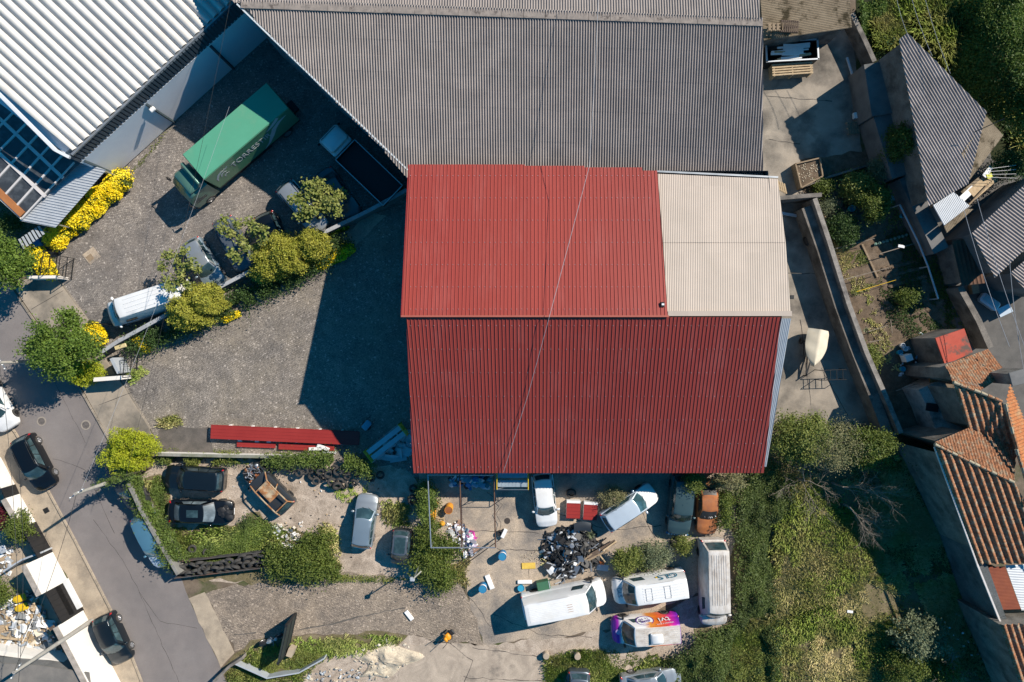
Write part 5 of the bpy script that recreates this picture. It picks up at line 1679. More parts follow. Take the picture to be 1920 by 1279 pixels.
def blossom(label, pts, z, rr, n, name='flowering_hedge', cat='hedge', yl=.72, seed=1, size=.13):
    """hedge along photo pixels: green leaves below, yellow flower heads over the surface"""
    P = [W(x, y, z) for x, y in pts]
    c = sum(P, Vector()) / len(P)
    t = thing(name, label, cat, (c.x, c.y, 0))
    g = np.random.default_rng(seed)
    seg = np.array([[p.x - c.x, p.y - c.y] for p in P])
    if len(seg) == 1: seg = np.vstack([seg, seg + .01])
    k = g.integers(0, len(seg) - 1, n)
    u = g.uniform(-.05, 1.05, n)[:, None]
    base = seg[k] * (1 - u) + seg[k + 1] * u
    D = g.normal(size=(n, 3)); D /= np.linalg.norm(D, axis=1)[:, None]; D[:, 2] = np.abs(D[:, 2])
    lump = fbm(base + D[:, :2] * .8, 3.0, seed) - .5
    q = 1 + .5 * lump - .25 * g.uniform(0, 1, n) ** 2
    PP = D * q[:, None] * np.array(rr)
    PP[:, :2] += base
    PP[:, 2] += z * .35
    fl = (fbm(base + D[:, :2] * .9, 2.4, seed + 5) + g.uniform(-.25, .25, n)) < (.2 + yl * .62)
    np_mesh('blossom', leaf_quads(PP[fl], size, .8, .8, g), LM['yel'], t)
    PG = PP[~fl] * np.array([.98, .98, .95])
    np_mesh('foliage', leaf_quads(PG, size * 1.1, .5, .6, g), LM['olive'], t)
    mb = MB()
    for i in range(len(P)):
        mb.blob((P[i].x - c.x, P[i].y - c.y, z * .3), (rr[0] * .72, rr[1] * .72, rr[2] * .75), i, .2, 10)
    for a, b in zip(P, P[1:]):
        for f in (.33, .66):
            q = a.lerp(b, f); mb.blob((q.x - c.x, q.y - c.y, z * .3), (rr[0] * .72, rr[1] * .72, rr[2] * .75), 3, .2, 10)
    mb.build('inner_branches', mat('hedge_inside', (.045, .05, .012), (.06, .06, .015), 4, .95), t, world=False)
    return t
blossom('long yellow blossoming hedge beside the ribbed metal canopy', [(92, 445), (112, 430), (130, 415), (148, 400), (165, 385), (180, 370), (195, 355), (208, 343), (220, 332)], 1.1, (.92, .92, 1.0), 30000, seed=21)
blossom('yellow blossom between the yard gate and the leafy tree at the left edge', [(58, 470), (70, 488), (82, 508)], 1.0, (.75, .75, .8), 8000, seed=22)
blossom('yellow blossom beside the big leafy tree near the white van', [(163, 618), (178, 634)], .9, (.75, .7, .8), 6000, seed=23)
blossom('short yellow blossom row in front of the tallest conifer', [(598, 492), (622, 480), (650, 466)], .6, (.62, .55, .6), 9000, 'flowering_shrub', 'shrub', seed=24)
blossom('yellow blossom at the street end of the hedge below the fence wall', [(255, 640), (272, 652)], .5, (.45, .4, .45), 3000, 'flowering_shrub', 'shrub', seed=25)
blossom('sparse yellow flowers between the two olive conifers', [(420, 598), (440, 588)], .5, (.4, .3, .4), 2200, 'flowering_shrub', 'shrub', yl=.3, seed=26)
blossom('few yellow flowers above the tallest conifer at the fence wall', [(618, 433), (645, 424)], .5, (.35, .25, .4), 1500, 'flowering_shrub', 'shrub', yl=.3, seed=27)

def row(label, pts, z, rr, n, lm, size=.13, name='hedge', cat='hedge', seed=1, up=.5, patch=.35, zl=.3, part=None):
    """leafy strip along photo pixels with gaps"""
    P = [W(x, y, z) for x, y in pts]
    c = sum(P, Vector()) / len(P)
    g = np.random.default_rng(seed)
    seg = np.array([[p.x - c.x, p.y - c.y] for p in P])
    ln = np.linalg.norm(seg[1:] - seg[:-1], axis=1)
    k = g.choice(len(ln), n * 2, p=ln / ln.sum())
    u = g.uniform(0, 1, n * 2)[:, None]
    base = seg[k] * (1 - u) + seg[k + 1] * u
    D = g.normal(size=(n * 2, 3)) * np.array([rr[0], rr[1], rr[2]]) * .55
    D[:, 2] = np.abs(D[:, 2])
    f = fbm(base + D[:, :2], 1.6, seed)
    PP = np.c_[base + D[:, :2], D[:, 2] * (.4 + 1.1 * f) + zl * z]
    PP = PP[f > patch][:n]
    t = thing(name, label, cat, (c.x, c.y, 0))
    np_mesh('foliage', leaf_quads(PP, size, up, .65, g), lm, t)
    mb = MB()
    r_ = random.Random(seed)
    for i in range(max(6, int(ln.sum() * 1.5))):
        j = r_.randrange(len(ln)); u = r_.random()
        b = Vector((*(seg[j] * (1 - u) + seg[j + 1] * u), 0))
        mb.tube([b, b + Vector((r_.uniform(-.3, .3), r_.uniform(-.3, .3), z * .8))], [.03, .01], 4)
    mb.build('stems', M['bark'], t, world=False)
    return t
row('dark green hedge along the foot of the fence wall', [(235, 655), (300, 625), (380, 592), (450, 560), (520, 530), (590, 490), (640, 452)], 1.1, (1.0, .8, .9), 16000, LM['dk'], .13, seed=31, patch=.25)
row('ivy hanging over the scrapyard wall along the street', [(238, 900), (252, 930), (270, 968), (290, 1005), (310, 1040), (326, 1066)], 1.9, (.72, .6, .5), 14000, LM['ivy'], .13, 'ivy', 'ivy', 32, patch=.3, zl=.55)
row('ivy trailing round the leaning concrete pole', [(160, 917), (190, 908), (228, 896)], 4.0, (.3, .3, .5), 900, LM['ivy'], .12, 'ivy', 'ivy', 33, patch=.3, zl=.6)
row('ivy growing over the tyre heap next to the red sheet stack', [(505, 868), (560, 862), (620, 862), (680, 872), (686, 890)], 1.3, (.7, .55, .5), 9000, LM['ivy'], .12, 'ivy', 'ivy', 34, patch=.28, zl=.6)
row('creeper growing along the low white edged wall', [(300, 862), (360, 864), (420, 862), (500, 860)], .6, (.6, .4, .4), 4500, LM['weed'], .11, 'creeper', 'creeper', 35, patch=.45)
bush('large green bush under the pipe frame beside the tiny grey car', (812, 1048), 1.0, (1.9, 1.7, .8), 9000, .14, LM['olive'], seed=41, clumps=60, cr=.3, shell=.2, extra=[(.6, -1.6, -.3, (1.2, 1.0, .5), 2500), (-.5, 1.9, -.2, (.9, 1.2, .6), 2500), (1.5, .6, -.4, (.8, .8, .4), 1200)])
bush('big green bush at the end of the tyre barrier', (572, 1052), 1.0, (2.0, 1.4, .8), 9000, .14, LM['olive'], seed=42, clumps=60, cr=.3, shell=.2, extra=[(-2.0, .8, -.3, (1.4, .8, .5), 3000), (1.6, -.9, -.4, (1.3, .7, .4), 2200), (.6, 1.4, -.4, (1.4, .7, .4), 2200), (-1.9, -.5, -.3, (1.1, .7, .5), 1800)])
bush('green bush inside the pipe frame near the orange drum', (800, 940), .8, (.7, 1.6, .9), 5000, .13, LM['ivy'], seed=43)
bush('bush of mixed olive leaves beside the plank heap', (1180, 1048), .7, (1.5, 1.05, .8), 8000, .12, LM['weed'], seed=44)
bush('blue green feathery bush right of the plank heap', (1228, 1042), .8, (1.0, .9, .8), 6000, .11, LM['gg'], seed=45)
bush('dry shrub behind the pale blue car', (1148, 932), .6, (1.1, .75, .6), 3500, .09, LM['fine_'], seed=46)
bush('leafy branch bush hanging over the slate green car', (1300, 902), 1.8, (.7, .8, .6), 2000, .12, LM['olive'], seed=47)
bush('small shrub beside the round hoop on the concrete', (1282, 1022), .5, (.55, .75, .5), 2200, .11, LM['weed'], seed=48)
bush('narrow leafy shrub beside the rusty orange wreck', (1358, 955), .8, (.5, 1.7, .8), 4000, .12, LM['olive'], seed=49)
bush('ragged shrub by the corner of the red workshop', (1365, 900), 1.0, (1.3, .7, .8), 4000, .11, LM['fine_'], seed=50)
tree('light green shrubby tree at the corner of the red workshop', (1500, 818), 2.2, (2.1, 1.8, 1.5), 11000, .14, LM['weed'], 70, .3, seed=51)
tree('yellow green shrubby tree in the alley next to the dark house wall', (1628, 838), 2.0, (1.7, 1.5, 1.2), 10000, .15, LM['olive'], 60, .27, seed=52)
tree('wispy grey green tree with many bare twigs in front of the alley', (1560, 835), 2.4, (2.3, 1.7, 1.2), 7000, .10, LM['fine_'], 70, .38, seed=53)
bush('dark bush against the shady wall next to the meadow', (1745, 855), 1.2, (1.3, 1.5, 1.0), 4000, .14, LM['dk'], seed=54)
bush('pale leafed bush in the shade at the lower right', (1722, 1192), 1.4, (2.2, 1.5, 1.0), 5000, .17, LM['gg'], seed=55, clumps=60)
bush('feathery green bush at the bottom edge of the meadow', (1695, 1248), .9, (1.7, 1.5, 1.0), 7000, .12, LM['olive'], seed=56)
bush('shrub with bare twigs near the bottom right corner', (1770, 1262), .9, (1.3, .9, .8), 2500, .13, LM['olive'], seed=57)
# garden plants
bush('round green bush growing up the wall of the corrugated house', (1688, 268), 2.6, (1.0, 1.35, 1.7), 9000, .12, LM['olive'], seed=61)
bush('grey green bush in the corner of the vegetable garden', (1648, 318), 1.0, (.85, .8, .7), 5000, .10, LM['gg'], seed=62)
tree('bright green little tree in the middle of the vegetable garden', (1636, 382), 1.7, (1.15, 1.25, .9), 8000, .13, LM['olive'], 50, .2, seed=63)
bush('mid green bush left of the bright little garden tree', (1608, 352), .9, (1.15, 1.3, .8), 7000, .13, LM['weed'], seed=64)
bush('dark green bush beside the alley wall in the garden', (1578, 428), .9, (1.0, 1.05, .8), 7000, .14, LM['dk'], seed=65, extra=[(.6, -.7, -.2, (.5, .5, .4), 1500)])
bush('low green plant at the top of the garden beds', (1543, 350), .4, (.65, .42, .35), 2600, .12, LM['olive'], seed=66)
bush('thin grey green shrub near the garden path', (1552, 388), .4, (.5, .6, .4), 1200, .10, LM['gg'], seed=67)
bush('shaded shrub with a few light leaves in the dark garden bed', (1703, 558), .6, (.8, .6, .5), 1800, .13, LM['olive'], seed=68)
bush('green shrub on the garden side of the long alley wall', (1632, 668), .7, (.55, .85, .6), 2400, .13, LM['weed'], seed=69)
bush('bush behind the washing lines at the right edge', (1885, 312), 1.3, (1.3, 1.0, 1.0), 4500, .14, LM['dk'], seed=70)
bush('wine red shrub in the courtyard at the left edge', (4, 970), .9, (.65, 1.0, .7), 3000, .11, LM['wine'], seed=71)
bush('green shrub behind the courtyard wall near the small gate', (40, 985), 1.2, (.8, 1.1, .9), 4500, .13, LM['olive'], seed=72)
bush('green shrub at the left edge above the yellow wheelbarrows', (2, 1110), 1.2, (.75, .8, .9), 3500, .12, LM['olive'], seed=73)
bush('dark bush behind the small slatted canopy', (20, 420), 1.0, (1.0, .8, .9), 2500, .13, LM['dk'], seed=74)
def spiky(label, px, n, L, seed):
    p = W(*px, .4)
    g = random.Random(seed)
    mb = MB()
    for k in range(n):
        a, e = g.uniform(0, 6.28), g.uniform(.15, 1.1)
        d = Vector((math.cos(a) * math.cos(e), math.sin(a) * math.cos(e), math.sin(e)))
        s = Vector((-d.y, d.x, 0)).normalized() * .03
        b = Vector((p.x, p.y, .25))
        m1 = b + d * L * .6
        e_ = b + d * L - Vector((0, 0, .12))
        mb.add([b - s, b + s, m1 + s * .8, m1 - s * .8, e_], [(0, 1, 2, 3), (3, 2, 4)])
    return single('spiky_plant', label, 'plant', mb, LM['gg'], loc=(p.x, p.y, 0))
spiky('small spiky rosette plant on the black scrap heap', (1107, 1003), 40, .5, 5)
spiky('single leafy rosette on the garden side of the alley wall', (1624, 619), 16, .35, 6)

# ---- cover nobody could count
def cover(name, pts, n, h, size, lm, seed=1, s=1.0, lo=.35, up=.6, aspect=.6, hvar=1.0, base=0.0):
    g = np.random.default_rng(seed)
    XY = rand_in(pts, int(n * 1.6), h * .5, g)
    f = fbm(XY, s, seed)
    f = np.where(g.uniform(0, 1, len(XY)) < np.clip(edge_dist(XY, pts, h * .5) / min(1.1, .35 + h), .06, 1), f, -1)
    k = f > lo
    XY, f = XY[k][:n], f[k][:n]
    top = h * np.clip((f - lo) / (1 - lo), 0, 1) ** hvar
    z = base + top * (1 - .35 * g.uniform(0, 1, len(XY)) ** 2) + .03
    o = np_mesh(name, leaf_quads(np.c_[XY, z], size, up, aspect, g), lm)
    return tag(o, kind='stuff')

def blades(name, pts, n, h, lm, seed=1, s=.6, lo=.2, w=.028, lean=.7):
    """grass: narrow leaning blades in tufts"""
    g = np.random.default_rng(seed)
    m_ = n // 9
    T = rand_in(pts, int(m_ * 1.6), 0, g)
    f = fbm(T, s, seed)
    f = np.where(g.uniform(0, 1, len(T)) < np.clip(edge_dist(T, pts) / .9, .06, 1), f, -1)
    T = T[f > lo][:m_]; f = f[f > lo][:m_]
    hh = h * (.35 + .9 * f)
    idx = np.repeat(np.arange(len(T)), 9)
    N = len(idx)
    dirn = fbm(T, .25, seed + 9) * 9.0
    a = g.uniform(0, 2 * np.pi, N) * .5 + dirn[idx] + g.normal(size=N) * .6
    L = hh[idx] * g.uniform(.6, 1.3, N)
    e = g.uniform(.25, 1.0, N) * lean
    B = np.c_[T[idx] + g.normal(size=(N, 2)) * .07, np.zeros(N)]
    d = np.c_[np.cos(a) * np.sin(e), np.sin(a) * np.sin(e), np.cos(e)]
    s_ = np.c_[-np.sin(a), np.cos(a), np.zeros(N)] * w
    M1 = B + d * L[:, None] * .6
    d2 = d.copy(); d2[:, 2] *= .35
    E = M1 + d2 * L[:, None] * .6
    V = np.stack([B - s_, B + s_, M1 + s_ * .9, E, M1 - s_ * .9], 1).reshape(-1, 3)
    o = np_mesh(name, V, lm, fv=5)
    return tag(o, kind='stuff')

FIELD = [(1440, 900), (1500, 880), (1560, 900), (1620, 870), (1720, 850), (1760, 950), (1830, 1120), (1900, 1290), (1400, 1290), (1440, 1100)]
cover('bramble_thicket', [(1376, 905), (1440, 850), (1500, 900), (1490, 1000), (1462, 1120), (1470, 1300), (1205, 1300), (1250, 1232), (1290, 1205), (1296, 1180), (1376, 1170), (1374, 1010)], 42000, 1.5, .15, LM['bram'], 81, .9, .14, .5)
cover('meadow_weeds', FIELD, 5500, .5, .11, LM['weed'], 82, .8, .4, .5)
blades('meadow_grass', FIELD, 100000, .5, LM['dry'], 83, .8, .30, .024, 1.0)
blades('dry_strip_grass', [(1490, 960), (1560, 930), (1610, 1060), (1650, 1180), (1600, 1290), (1520, 1290), (1510, 1120)], 45000, .4, leafmat('grass_straw', (.92, .78, .46), (.74, .64, .32), (.55, .56, .22), .6, .2), 150, .9, .46, .024, 1.2)
blades('green_grass', [(1440, 900), (1560, 900), (1640, 1000), (1720, 1290), (1440, 1290)], 26000, .6, LM['grass'], 84, .6, .50)
cover('shaded_undergrowth', [(1590, 880), (1720, 860), (1830, 1120), (1900, 1290), (1740, 1290), (1660, 1080)], 9000, .5, .13, LM['dk'], 85, .8, .4)
cover('undergrowth', [(1450, 770), (1700, 800), (1720, 900), (1600, 880), (1450, 890)], 9000, .7, .12, LM['olive'], 86, .8, .35)
HILL = [(1612, -20), (1960, -20), (1960, 330), (1905, 300), (1885, 240), (1850, 205), (1702, 55), (1665, 100), (1625, 60)]
cover('hillside_scrub', HILL, 46000, 4.2, .2, LM['hill'], 87, .34, .12, .3, hvar=1.2)
blades('hillside_fern', HILL, 26000, 1.3, LM['grass'], 130, .45, .40, .03, 1.1)
cover('hillside_dark_leaves', HILL, 9000, 1.6, .2, LM['dk'], 131, .4, .3)
blades('hillside_grass', [(1620, 20), (1700, 40), (1680, 90), (1640, 100)], 9000, .9, LM['grass'], 88, .8, .1, .035)
cover('path_scrub', [(1600, 30), (1640, 20), (1660, 100), (1640, 120), (1605, 90)], 2500, .5, .12, LM['dk'], 89, 1.0, .3)
cover('scrapyard_scrub', [(262, 905), (300, 888), (322, 930), (312, 985), (440, 985), (465, 955), (525, 985), (605, 1005), (640, 1060), (640, 1085), (500, 1060), (340, 1060), (326, 1050)], 24000, .55, .12, LM['ivy'], 90, 1.0, .30)
blades('scrapyard_grass', [(250, 900), (300, 888), (322, 930), (312, 985), (440, 985), (560, 990), (640, 1060), (640, 1090), (500, 1065), (335, 1070)], 16000, .35, LM['grass'], 91, 1.0, .35)
cover('verge_weeds', [(430, 1250), (450, 1225), (560, 1205), (700, 1186), (765, 1194), (740, 1215), (640, 1225), (600, 1245), (560, 1290), (420, 1290)], 9000, .35, .11, LM['weed'], 92, 1.1, .42)
blades('verge_grass', [(420, 1260), (470, 1210), (560, 1196), (700, 1184), (765, 1194), (700, 1225), (600, 1240), (560, 1290), (420, 1290)], 14000, .32, LM['grass'], 93, 1.0, .34)
cover('track_edge_weeds', [(610, 1072), (700, 1078), (790, 1085), (800, 1098), (700, 1094), (615, 1095)], 3500, .3, .10, LM['weed'], 94, 1.2, .4)
blades('yard_edge_grass', [(1015, 1228), (1100, 1212), (1150, 1222), (1230, 1226), (1300, 1240), (1300, 1290), (1015, 1290)], 15000, .38, LM['grass'], 95, 1.0, .36)
cover('yard_edge_weeds', [(1015, 1228), (1120, 1212), (1300, 1232), (1300, 1290), (1015, 1290)], 5000, .35, .11, LM['olive'], 96, 1.0, .42)
blades('forecourt_grass', [(228, 700), (272, 685), (280, 700), (245, 722)], 2600, .3, LM['grass'], 97, 1.2, .15)
blades('forecourt_dry_grass', [(300, 788), (335, 776), (345, 796), (320, 806), (296, 802)], 2600, .4, LM['dry'], 98, 1.2, .1)
cover('wall_foot_weeds', [(296, 838), (480, 842), (590, 846), (590, 856), (296, 856)], 3000, .22, .09, LM['weed'], 99, 1.2, .45)
blades('scrapyard_tufts', [(600, 900), (690, 900), (700, 940), (640, 940)], 1500, .25, LM['grass'], 100, 1.2, .35)
blades('scrapyard_dry_grass', [(595, 980), (640, 985), (640, 1060), (610, 1060)], 3000, .3, LM['dry'], 101, 1.2, .3)
blades('yard_tufts', [(712, 935), (770, 940), (770, 990), (720, 990)], 2500, .28, LM['grass'], 102, 1.2, .35)
blades('scrap_heap_weeds', [(840, 1055), (882, 1040), (880, 1100), (850, 1100)], 3000, .3, LM['dry'], 103, 1.2, .2)
cover('hedge_foot_weeds', [(240, 322), (310, 240), (330, 232), (250, 330)], 900, .18, .09, LM['weed'], 104, 1.2, .3)
cover('gate_weeds', [(75, 470), (108, 470), (110, 515), (85, 515)], 900, .2, .09, LM['weed'], 105, 1.2, .35)
cover('garden_crop', [(1572, 478), (1622, 465), (1632, 495), (1580, 512)], 1500, .16, .10, LM['weed'], 106, 3.0, .4)
cover('garden_crop', [(1590, 545), (1640, 525), (1645, 535), (1600, 560)], 700, .2, .10, LM['weed'], 107, 3.0, .4)
cover('bed_weeds', [(1492, 308), (1535, 302), (1538, 330), (1502, 345)], 500, .15, .09, LM['weed'], 108, 2.0, .45)

# dead branches over the meadow
def deadtree(label, px, z, L, n, seed, spread=1.0, dirn=None):
    p = W(*px, 0)
    g = random.Random(seed)
    t = thing('dead_tree', label, 'dead tree', (p.x, p.y, 0))
    mb = MB()
    mb.tube([(0, 0, 0), (.05, 0, z * .5), (0, .05, z)], [.10, .08, .05], 6)
    def br(a, d, L, r, lev):
        pts, rs = [a], [r]
        for k in range(3):
            d = (d + Vector((g.uniform(-.35, .35), g.uniform(-.35, .35), g.uniform(-.15, .2)))).normalized()
            a = a + d * L / 3
            pts.append(a); rs.append(r * (1 - .25 * (k + 1)))
            if lev < 3:
                for _ in range(2 if lev < 2 else 1):
                    dd = (d + Vector((g.uniform(-.9, .9), g.uniform(-.9, .9), g.uniform(-.2, .3)))).normalized()
                    br(a, dd, L * .55, r * .55, lev + 1)
        mb.tube(pts, rs, 4, cap=False)
    for k in range(n):
        a = 6.28 * k / n + g.uniform(-.3, .3) if dirn is None else dirn + g.uniform(-spread, spread)
        br(Vector((0, 0, z * g.uniform(.5, 1))), Vector((math.cos(a), math.sin(a), .25)), L * g.uniform(.7, 1.1), .032, 0)
    mb.build('branches', M['dry'], t, world=False)
    return t
deadtree('leafless tree with pale crooked branches at the workshop corner', (1492, 895), 1.6, 2.0, 4, 3)
deadtree('leafless tree fanning its twigs out over the shadow edge', (1560, 905), 1.8, 2.6, 3, 5, .6, rad(-15))
deadtree('small leafless tree with drooping twigs further down the meadow', (1580, 945), 1.2, 2.4, 3, 8, .4, rad(-30))
deadtree('bare twiggy sapling among the bushes at the bottom right', (1765, 1240), 1.2, 1.4, 4, 9)

cover('garden_greens', [(1500, 345), (1600, 310), (1690, 300), (1700, 420), (1640, 450), (1560, 440)], 5000, .3, .11, LM['weed'], 120, 1.4, .5)
cover('garden_greens', [(1640, 430), (1740, 420), (1790, 560), (1790, 640), (1700, 640), (1650, 600)], 7000, .3, .12, LM['dk'], 121, 1.4, .42)
cover('path_greens', [(1700, 440), (1760, 480), (1830, 640), (1800, 660), (1750, 560)], 3500, .2, .10, LM['olive'], 122, 1.4, .42)
blades('garden_straw', [(1510, 380), (1560, 370), (1640, 560), (1700, 700), (1660, 700)], 6000, .18, LM['dry'], 123, 1.6, .4)
for k, (a, b) in enumerate([((1556, 380), (1585, 450)), ((1572, 374), (1602, 448)), ((1588, 366), (1616, 440)), ((1655, 505), (1720, 488)), ((1660, 520), (1728, 502)), ((1668, 538), (1735, 518)), ((1650, 560), (1690, 590)), ((1660, 580), (1740, 560)), ((1670, 600), (1745, 580))]):
    A, B = W(*a), W(*b)
    mb = MB(); n_s = 14
    for q in range(n_s):
        p = A.lerp(B, (q + .5) / n_s); mb.blob((p.x, p.y, .03), (.28, .17, .11), k * 20 + q, .6, 8)
    tag(mb.build('soil_ridge', M['soil'], smooth=60), kind='structure')

blades('bank_grass', [(1350, 1175), (1450, 1150), (1460, 1290), (1330, 1290)], 16000, .5, LM['grass'], 140, .9, .1)
cover('bank_weeds', [(1350, 1175), (1450, 1150), (1460, 1290), (1330, 1290)], 5000, .7, .13, LM['weed'], 141, .9, .25)

# ============================================================ walls, fences, poles, clutter
lowwall('fence_wall', 'long low rendered wall with pale coping between the upper yard and the forecourt', [(763, 356), (690, 396), (612, 434), (540, 470), (470, 508), (413, 538), (320, 586), (222, 640), (188, 662)], 1.15, .2, M['grey'], cap=mat('wall_coping', (.40, .41, .43), (.30, .31, .33), 1.5, .8, fine=.25))
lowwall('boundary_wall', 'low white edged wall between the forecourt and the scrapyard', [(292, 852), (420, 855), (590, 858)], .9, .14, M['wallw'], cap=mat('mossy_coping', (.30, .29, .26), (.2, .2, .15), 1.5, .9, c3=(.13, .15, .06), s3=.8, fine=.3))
lowwall('boundary_wall', 'grey boundary wall along the street under the ivy', [(239, 905), (262, 955), (290, 1005), (318, 1052), (333, 1078)], 1.7, .22, mat('pale_grey_render', (.26, .25, .23), (.17, .165, .15), 1.4, .9, fine=.3))
lowwall('alley_wall', 'tall concrete wall running down the alley, nearer the red workshop', [(1512, 388), (1540, 465), (1573, 570), (1602, 650), (1640, 745), (1668, 820)], 1.5, .75, M['stone'])
lowwall('alley_wall', 'tall stained concrete wall running down the alley, on the garden side', [(1528, 372), (1556, 455), (1592, 570), (1625, 660), (1662, 745), (1690, 812)], 2.0, .34, mat('pale_stained_concrete', (.33, .30, .27), (.21, .19, .17), 1.5, .95, .3, 16, c3=(.10, .09, .085), s3=.8, lo3=.5, hi3=.68, fine=.4))
lowwall('boundary_wall', 'grey concrete wall stub sticking out of the beige roofed corner of the workshop', [(1455, 372), (1500, 368), (1541, 365)], 2.0, .3, M['stone'])
lowwall('garden_wall', 'narrow stone wall between the garden path and the paved yard on the right', [(1800, 537), (1835, 600), (1858, 652)], 1.6, .45, M['stone'])
lowwall('boundary_wall', 'mossy wall climbing past the shed with pallets on its roof', [(1598, 25), (1622, 75), (1640, 115)], 1.4, .35, M['stone'])
lowwall('garden_wall', 'thin concrete edging between the planter and the garden beds', [(1500, 352), (1560, 330), (1640, 306), (1690, 296)], .5, .16, M['stone'])
# street wall on the left: warm white render, wide, with black metal gates let into it
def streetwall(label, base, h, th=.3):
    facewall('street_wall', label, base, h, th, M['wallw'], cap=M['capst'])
streetwall('white street wall at the left edge above the small black gate', [(-60, 815), (2, 858), (28, 908)], 1.5)
streetwall('white street wall between the two black gates', [(37, 926), (67, 978)], 1.5)
streetwall('tall white street wall with the black gate panel in the middle', [(99, 1035), (127, 1088)], 3.0)
streetwall('tall white street wall running down to the bottom edge behind the black hatchback', [(156, 1144), (228, 1282), (265, 1350)], 3.0)
def gatepanel(label, a, b, h, name='gate', bars=6, base=0.0, m=None):
    A, B = W(*a), W(*b)
    t = thing(name, label, 'gate', A)
    d = (B - A); L = d.length; d = d / L
    mb = MB(); mb.beam(A + Vector((0, 0, base + h / 2)), B + Vector((0, 0, base + h / 2)), .05, h); mb.build('panel', m or M['black'], t)
    mb = MB()
    for k in range(bars + 1):
        q = A + d * (L * k / bars); mb.beam(q + Vector((0, 0, base)), q + Vector((0, 0, base + h + .03)), .07, .07)
    mb.beam(A + Vector((0, 0, base + h)), B + Vector((0, 0, base + h)), .08, .06)
    mb.build('gate_frame', M['dark'], t)
gatepanel('small black metal gate in the white street wall at the left edge', (29, 909), (36, 925), 1.5, bars=2)
gatepanel('wide black metal gate between the low and the tall white walls', (68, 979), (98, 1034), 1.6)
gatepanel('black metal gate panel set into the tall white wall', (127, 1089), (156, 1143), 2.55)
mb = MB()
mb.beam(W(126, 1087, 2.85) - Vector((.15, 0, 0)), W(154, 1140, 2.85) - Vector((.15, 0, 0)), .3, .3)
single('lintel', 'white lintel beam over the black gate panel in the tall wall', 'lintel', mb, M['wallw'], loc=W(126, 1087, 0))

def pole(label, foot, top, z, r=.13, m=None, name='utility_pole', arm=True, seed=1, cat='utility pole'):
    """concrete pole standing at a photo pixel; top pixel is only used for checking"""
    P = W(*foot)
    t = thing(name, label, cat, P)
    mb = MB(); mb.tube([P, P + Vector((0, 0, z))], [r * 1.25, r * .75], 8); mb.build('shaft', m or mat('pole_concrete', (.40, .37, .33), (.30, .28, .25), 2, .9, fine=.3), t, smooth=50)
    if arm:
        mb = MB()
        a = Vector((math.cos(seed), math.sin(seed), 0))
        mb.beam(P + a * .6 + Vector((0, 0, z - .25)), P - a * .6 + Vector((0, 0, z - .25)), .07); mb.build('crossarm', M['steel'], t)
        for k in (-.5, -.17, .17, .5):
            mb = MB(); mb.lathe([(.03, 0), (.05, .05), (.03, .10), (0, .12)], 8, P + a * k + Vector((0, 0, z - .2))); mb.build('insulator', M['whitep'], t)
    return P + Vector((0, 0, z))
tA = pole('ivy clad concrete pole leaning out from the scrapyard wall corner', (236, 893), None, 6.2, .14, seed=.6)
tB = pole('concrete pole standing in the big leafy tree beside the street', (75, 677), None, 4.2, .14, seed=2.1)
tC = pole('concrete pole behind the tall white wall near the black hatchback', (172, 1164), None, 8.3, .15, seed=1.0)
# lamp post with a solar head at the big bush
P = W(790, 1050)
t = thing('lamp_post', 'slim lamp post with grey box and pale arm in the big green bush', 'lamp post', P)
mb = MB(); mb.tube([P, P + Vector((0, 0, 4.0))], [.06, .045], 8); mb.build('shaft', M['steel'], t)
mb = MB(); mb.box(P + Vector((-.12, -.1, 4.0)), (.34, .28, .22), bev=.04); mb.build('lamp_box', M['steelw'], t)
mb = MB(); mb.beam(P + Vector((0, 0, 4.1)), P + Vector((.55, .55, 4.25)), .09, .05); mb.build('arm', mat('cream_arm', (.62, .56, .42), (.5, .45, .34), 3, .8), t)
P2 = W(800, 885)

def cable(label, a, b, sag=.4, r=.018, m=None, group=None):
    a, b = Vector(a), Vector(b)
    mb = MB()
    pts = []
    for k in range(17):
        u = k / 16
        q = a.lerp(b, u); q.z -= sag * 4 * u * (1 - u)
        pts.append(q)
    mb.tube(pts, r, 5)
    return single('cable', label, 'cable', mb, m or M['wire'], group=group, loc=a)
mb = MB()
mb.tube([W(1125, -60, 10.6), W(1114, 160, 10.1), W(1105, 312, 9.9), W(1030, 594, 9.75), W(990, 740, 6.9), W(944, 885, 4.15)], .015, 5)
single('cable', 'pale cable crossing above the red roof from top to bottom', 'cable', mb, M['wire'], loc=W(1030, 594, 9.75))
cable('dark thin cable over the cobbles from the green lorry to the forecourt', W(440, -40, 9.0), W(236, 893, 6.0) * 1.0, .5, .010, M['wired'])
cable('pale thin cable crossing the white van roof', W(430, 200, 6.5), tA + Vector((.3, .2, -.2)), .5, .008)
cable('thin cable from the leafy tree pole down to the bottom left corner', tB, tC + Vector((.3, .3, 0)), .5, .016, M['wired'])
cable('thin cable between the ivy pole and the pole behind the white wall', tA + Vector((0, 0, -.2)), tC, .5, .016, M['wired'])
cable('thin vertical looking cable over the courtyard junk at the left edge', W(36, 880, 7.5), W(34, 1290, 7.5), .4, .016, M['wired'])
for k, (x0, y0, x1, y1) in enumerate([(1678, -20, 1704, 70), (1705, -20, 1748, 105), (1730, -20, 1782, 138)]):
    cable(['left hand cable of three hanging over the wooded hill', 'middle cable of three hanging over the wooded hill', 'right hand cable of three hanging over the wooded hill'][k], W(x0, y0, 6.5), W(x1, y1, 6.3), .15, .013)
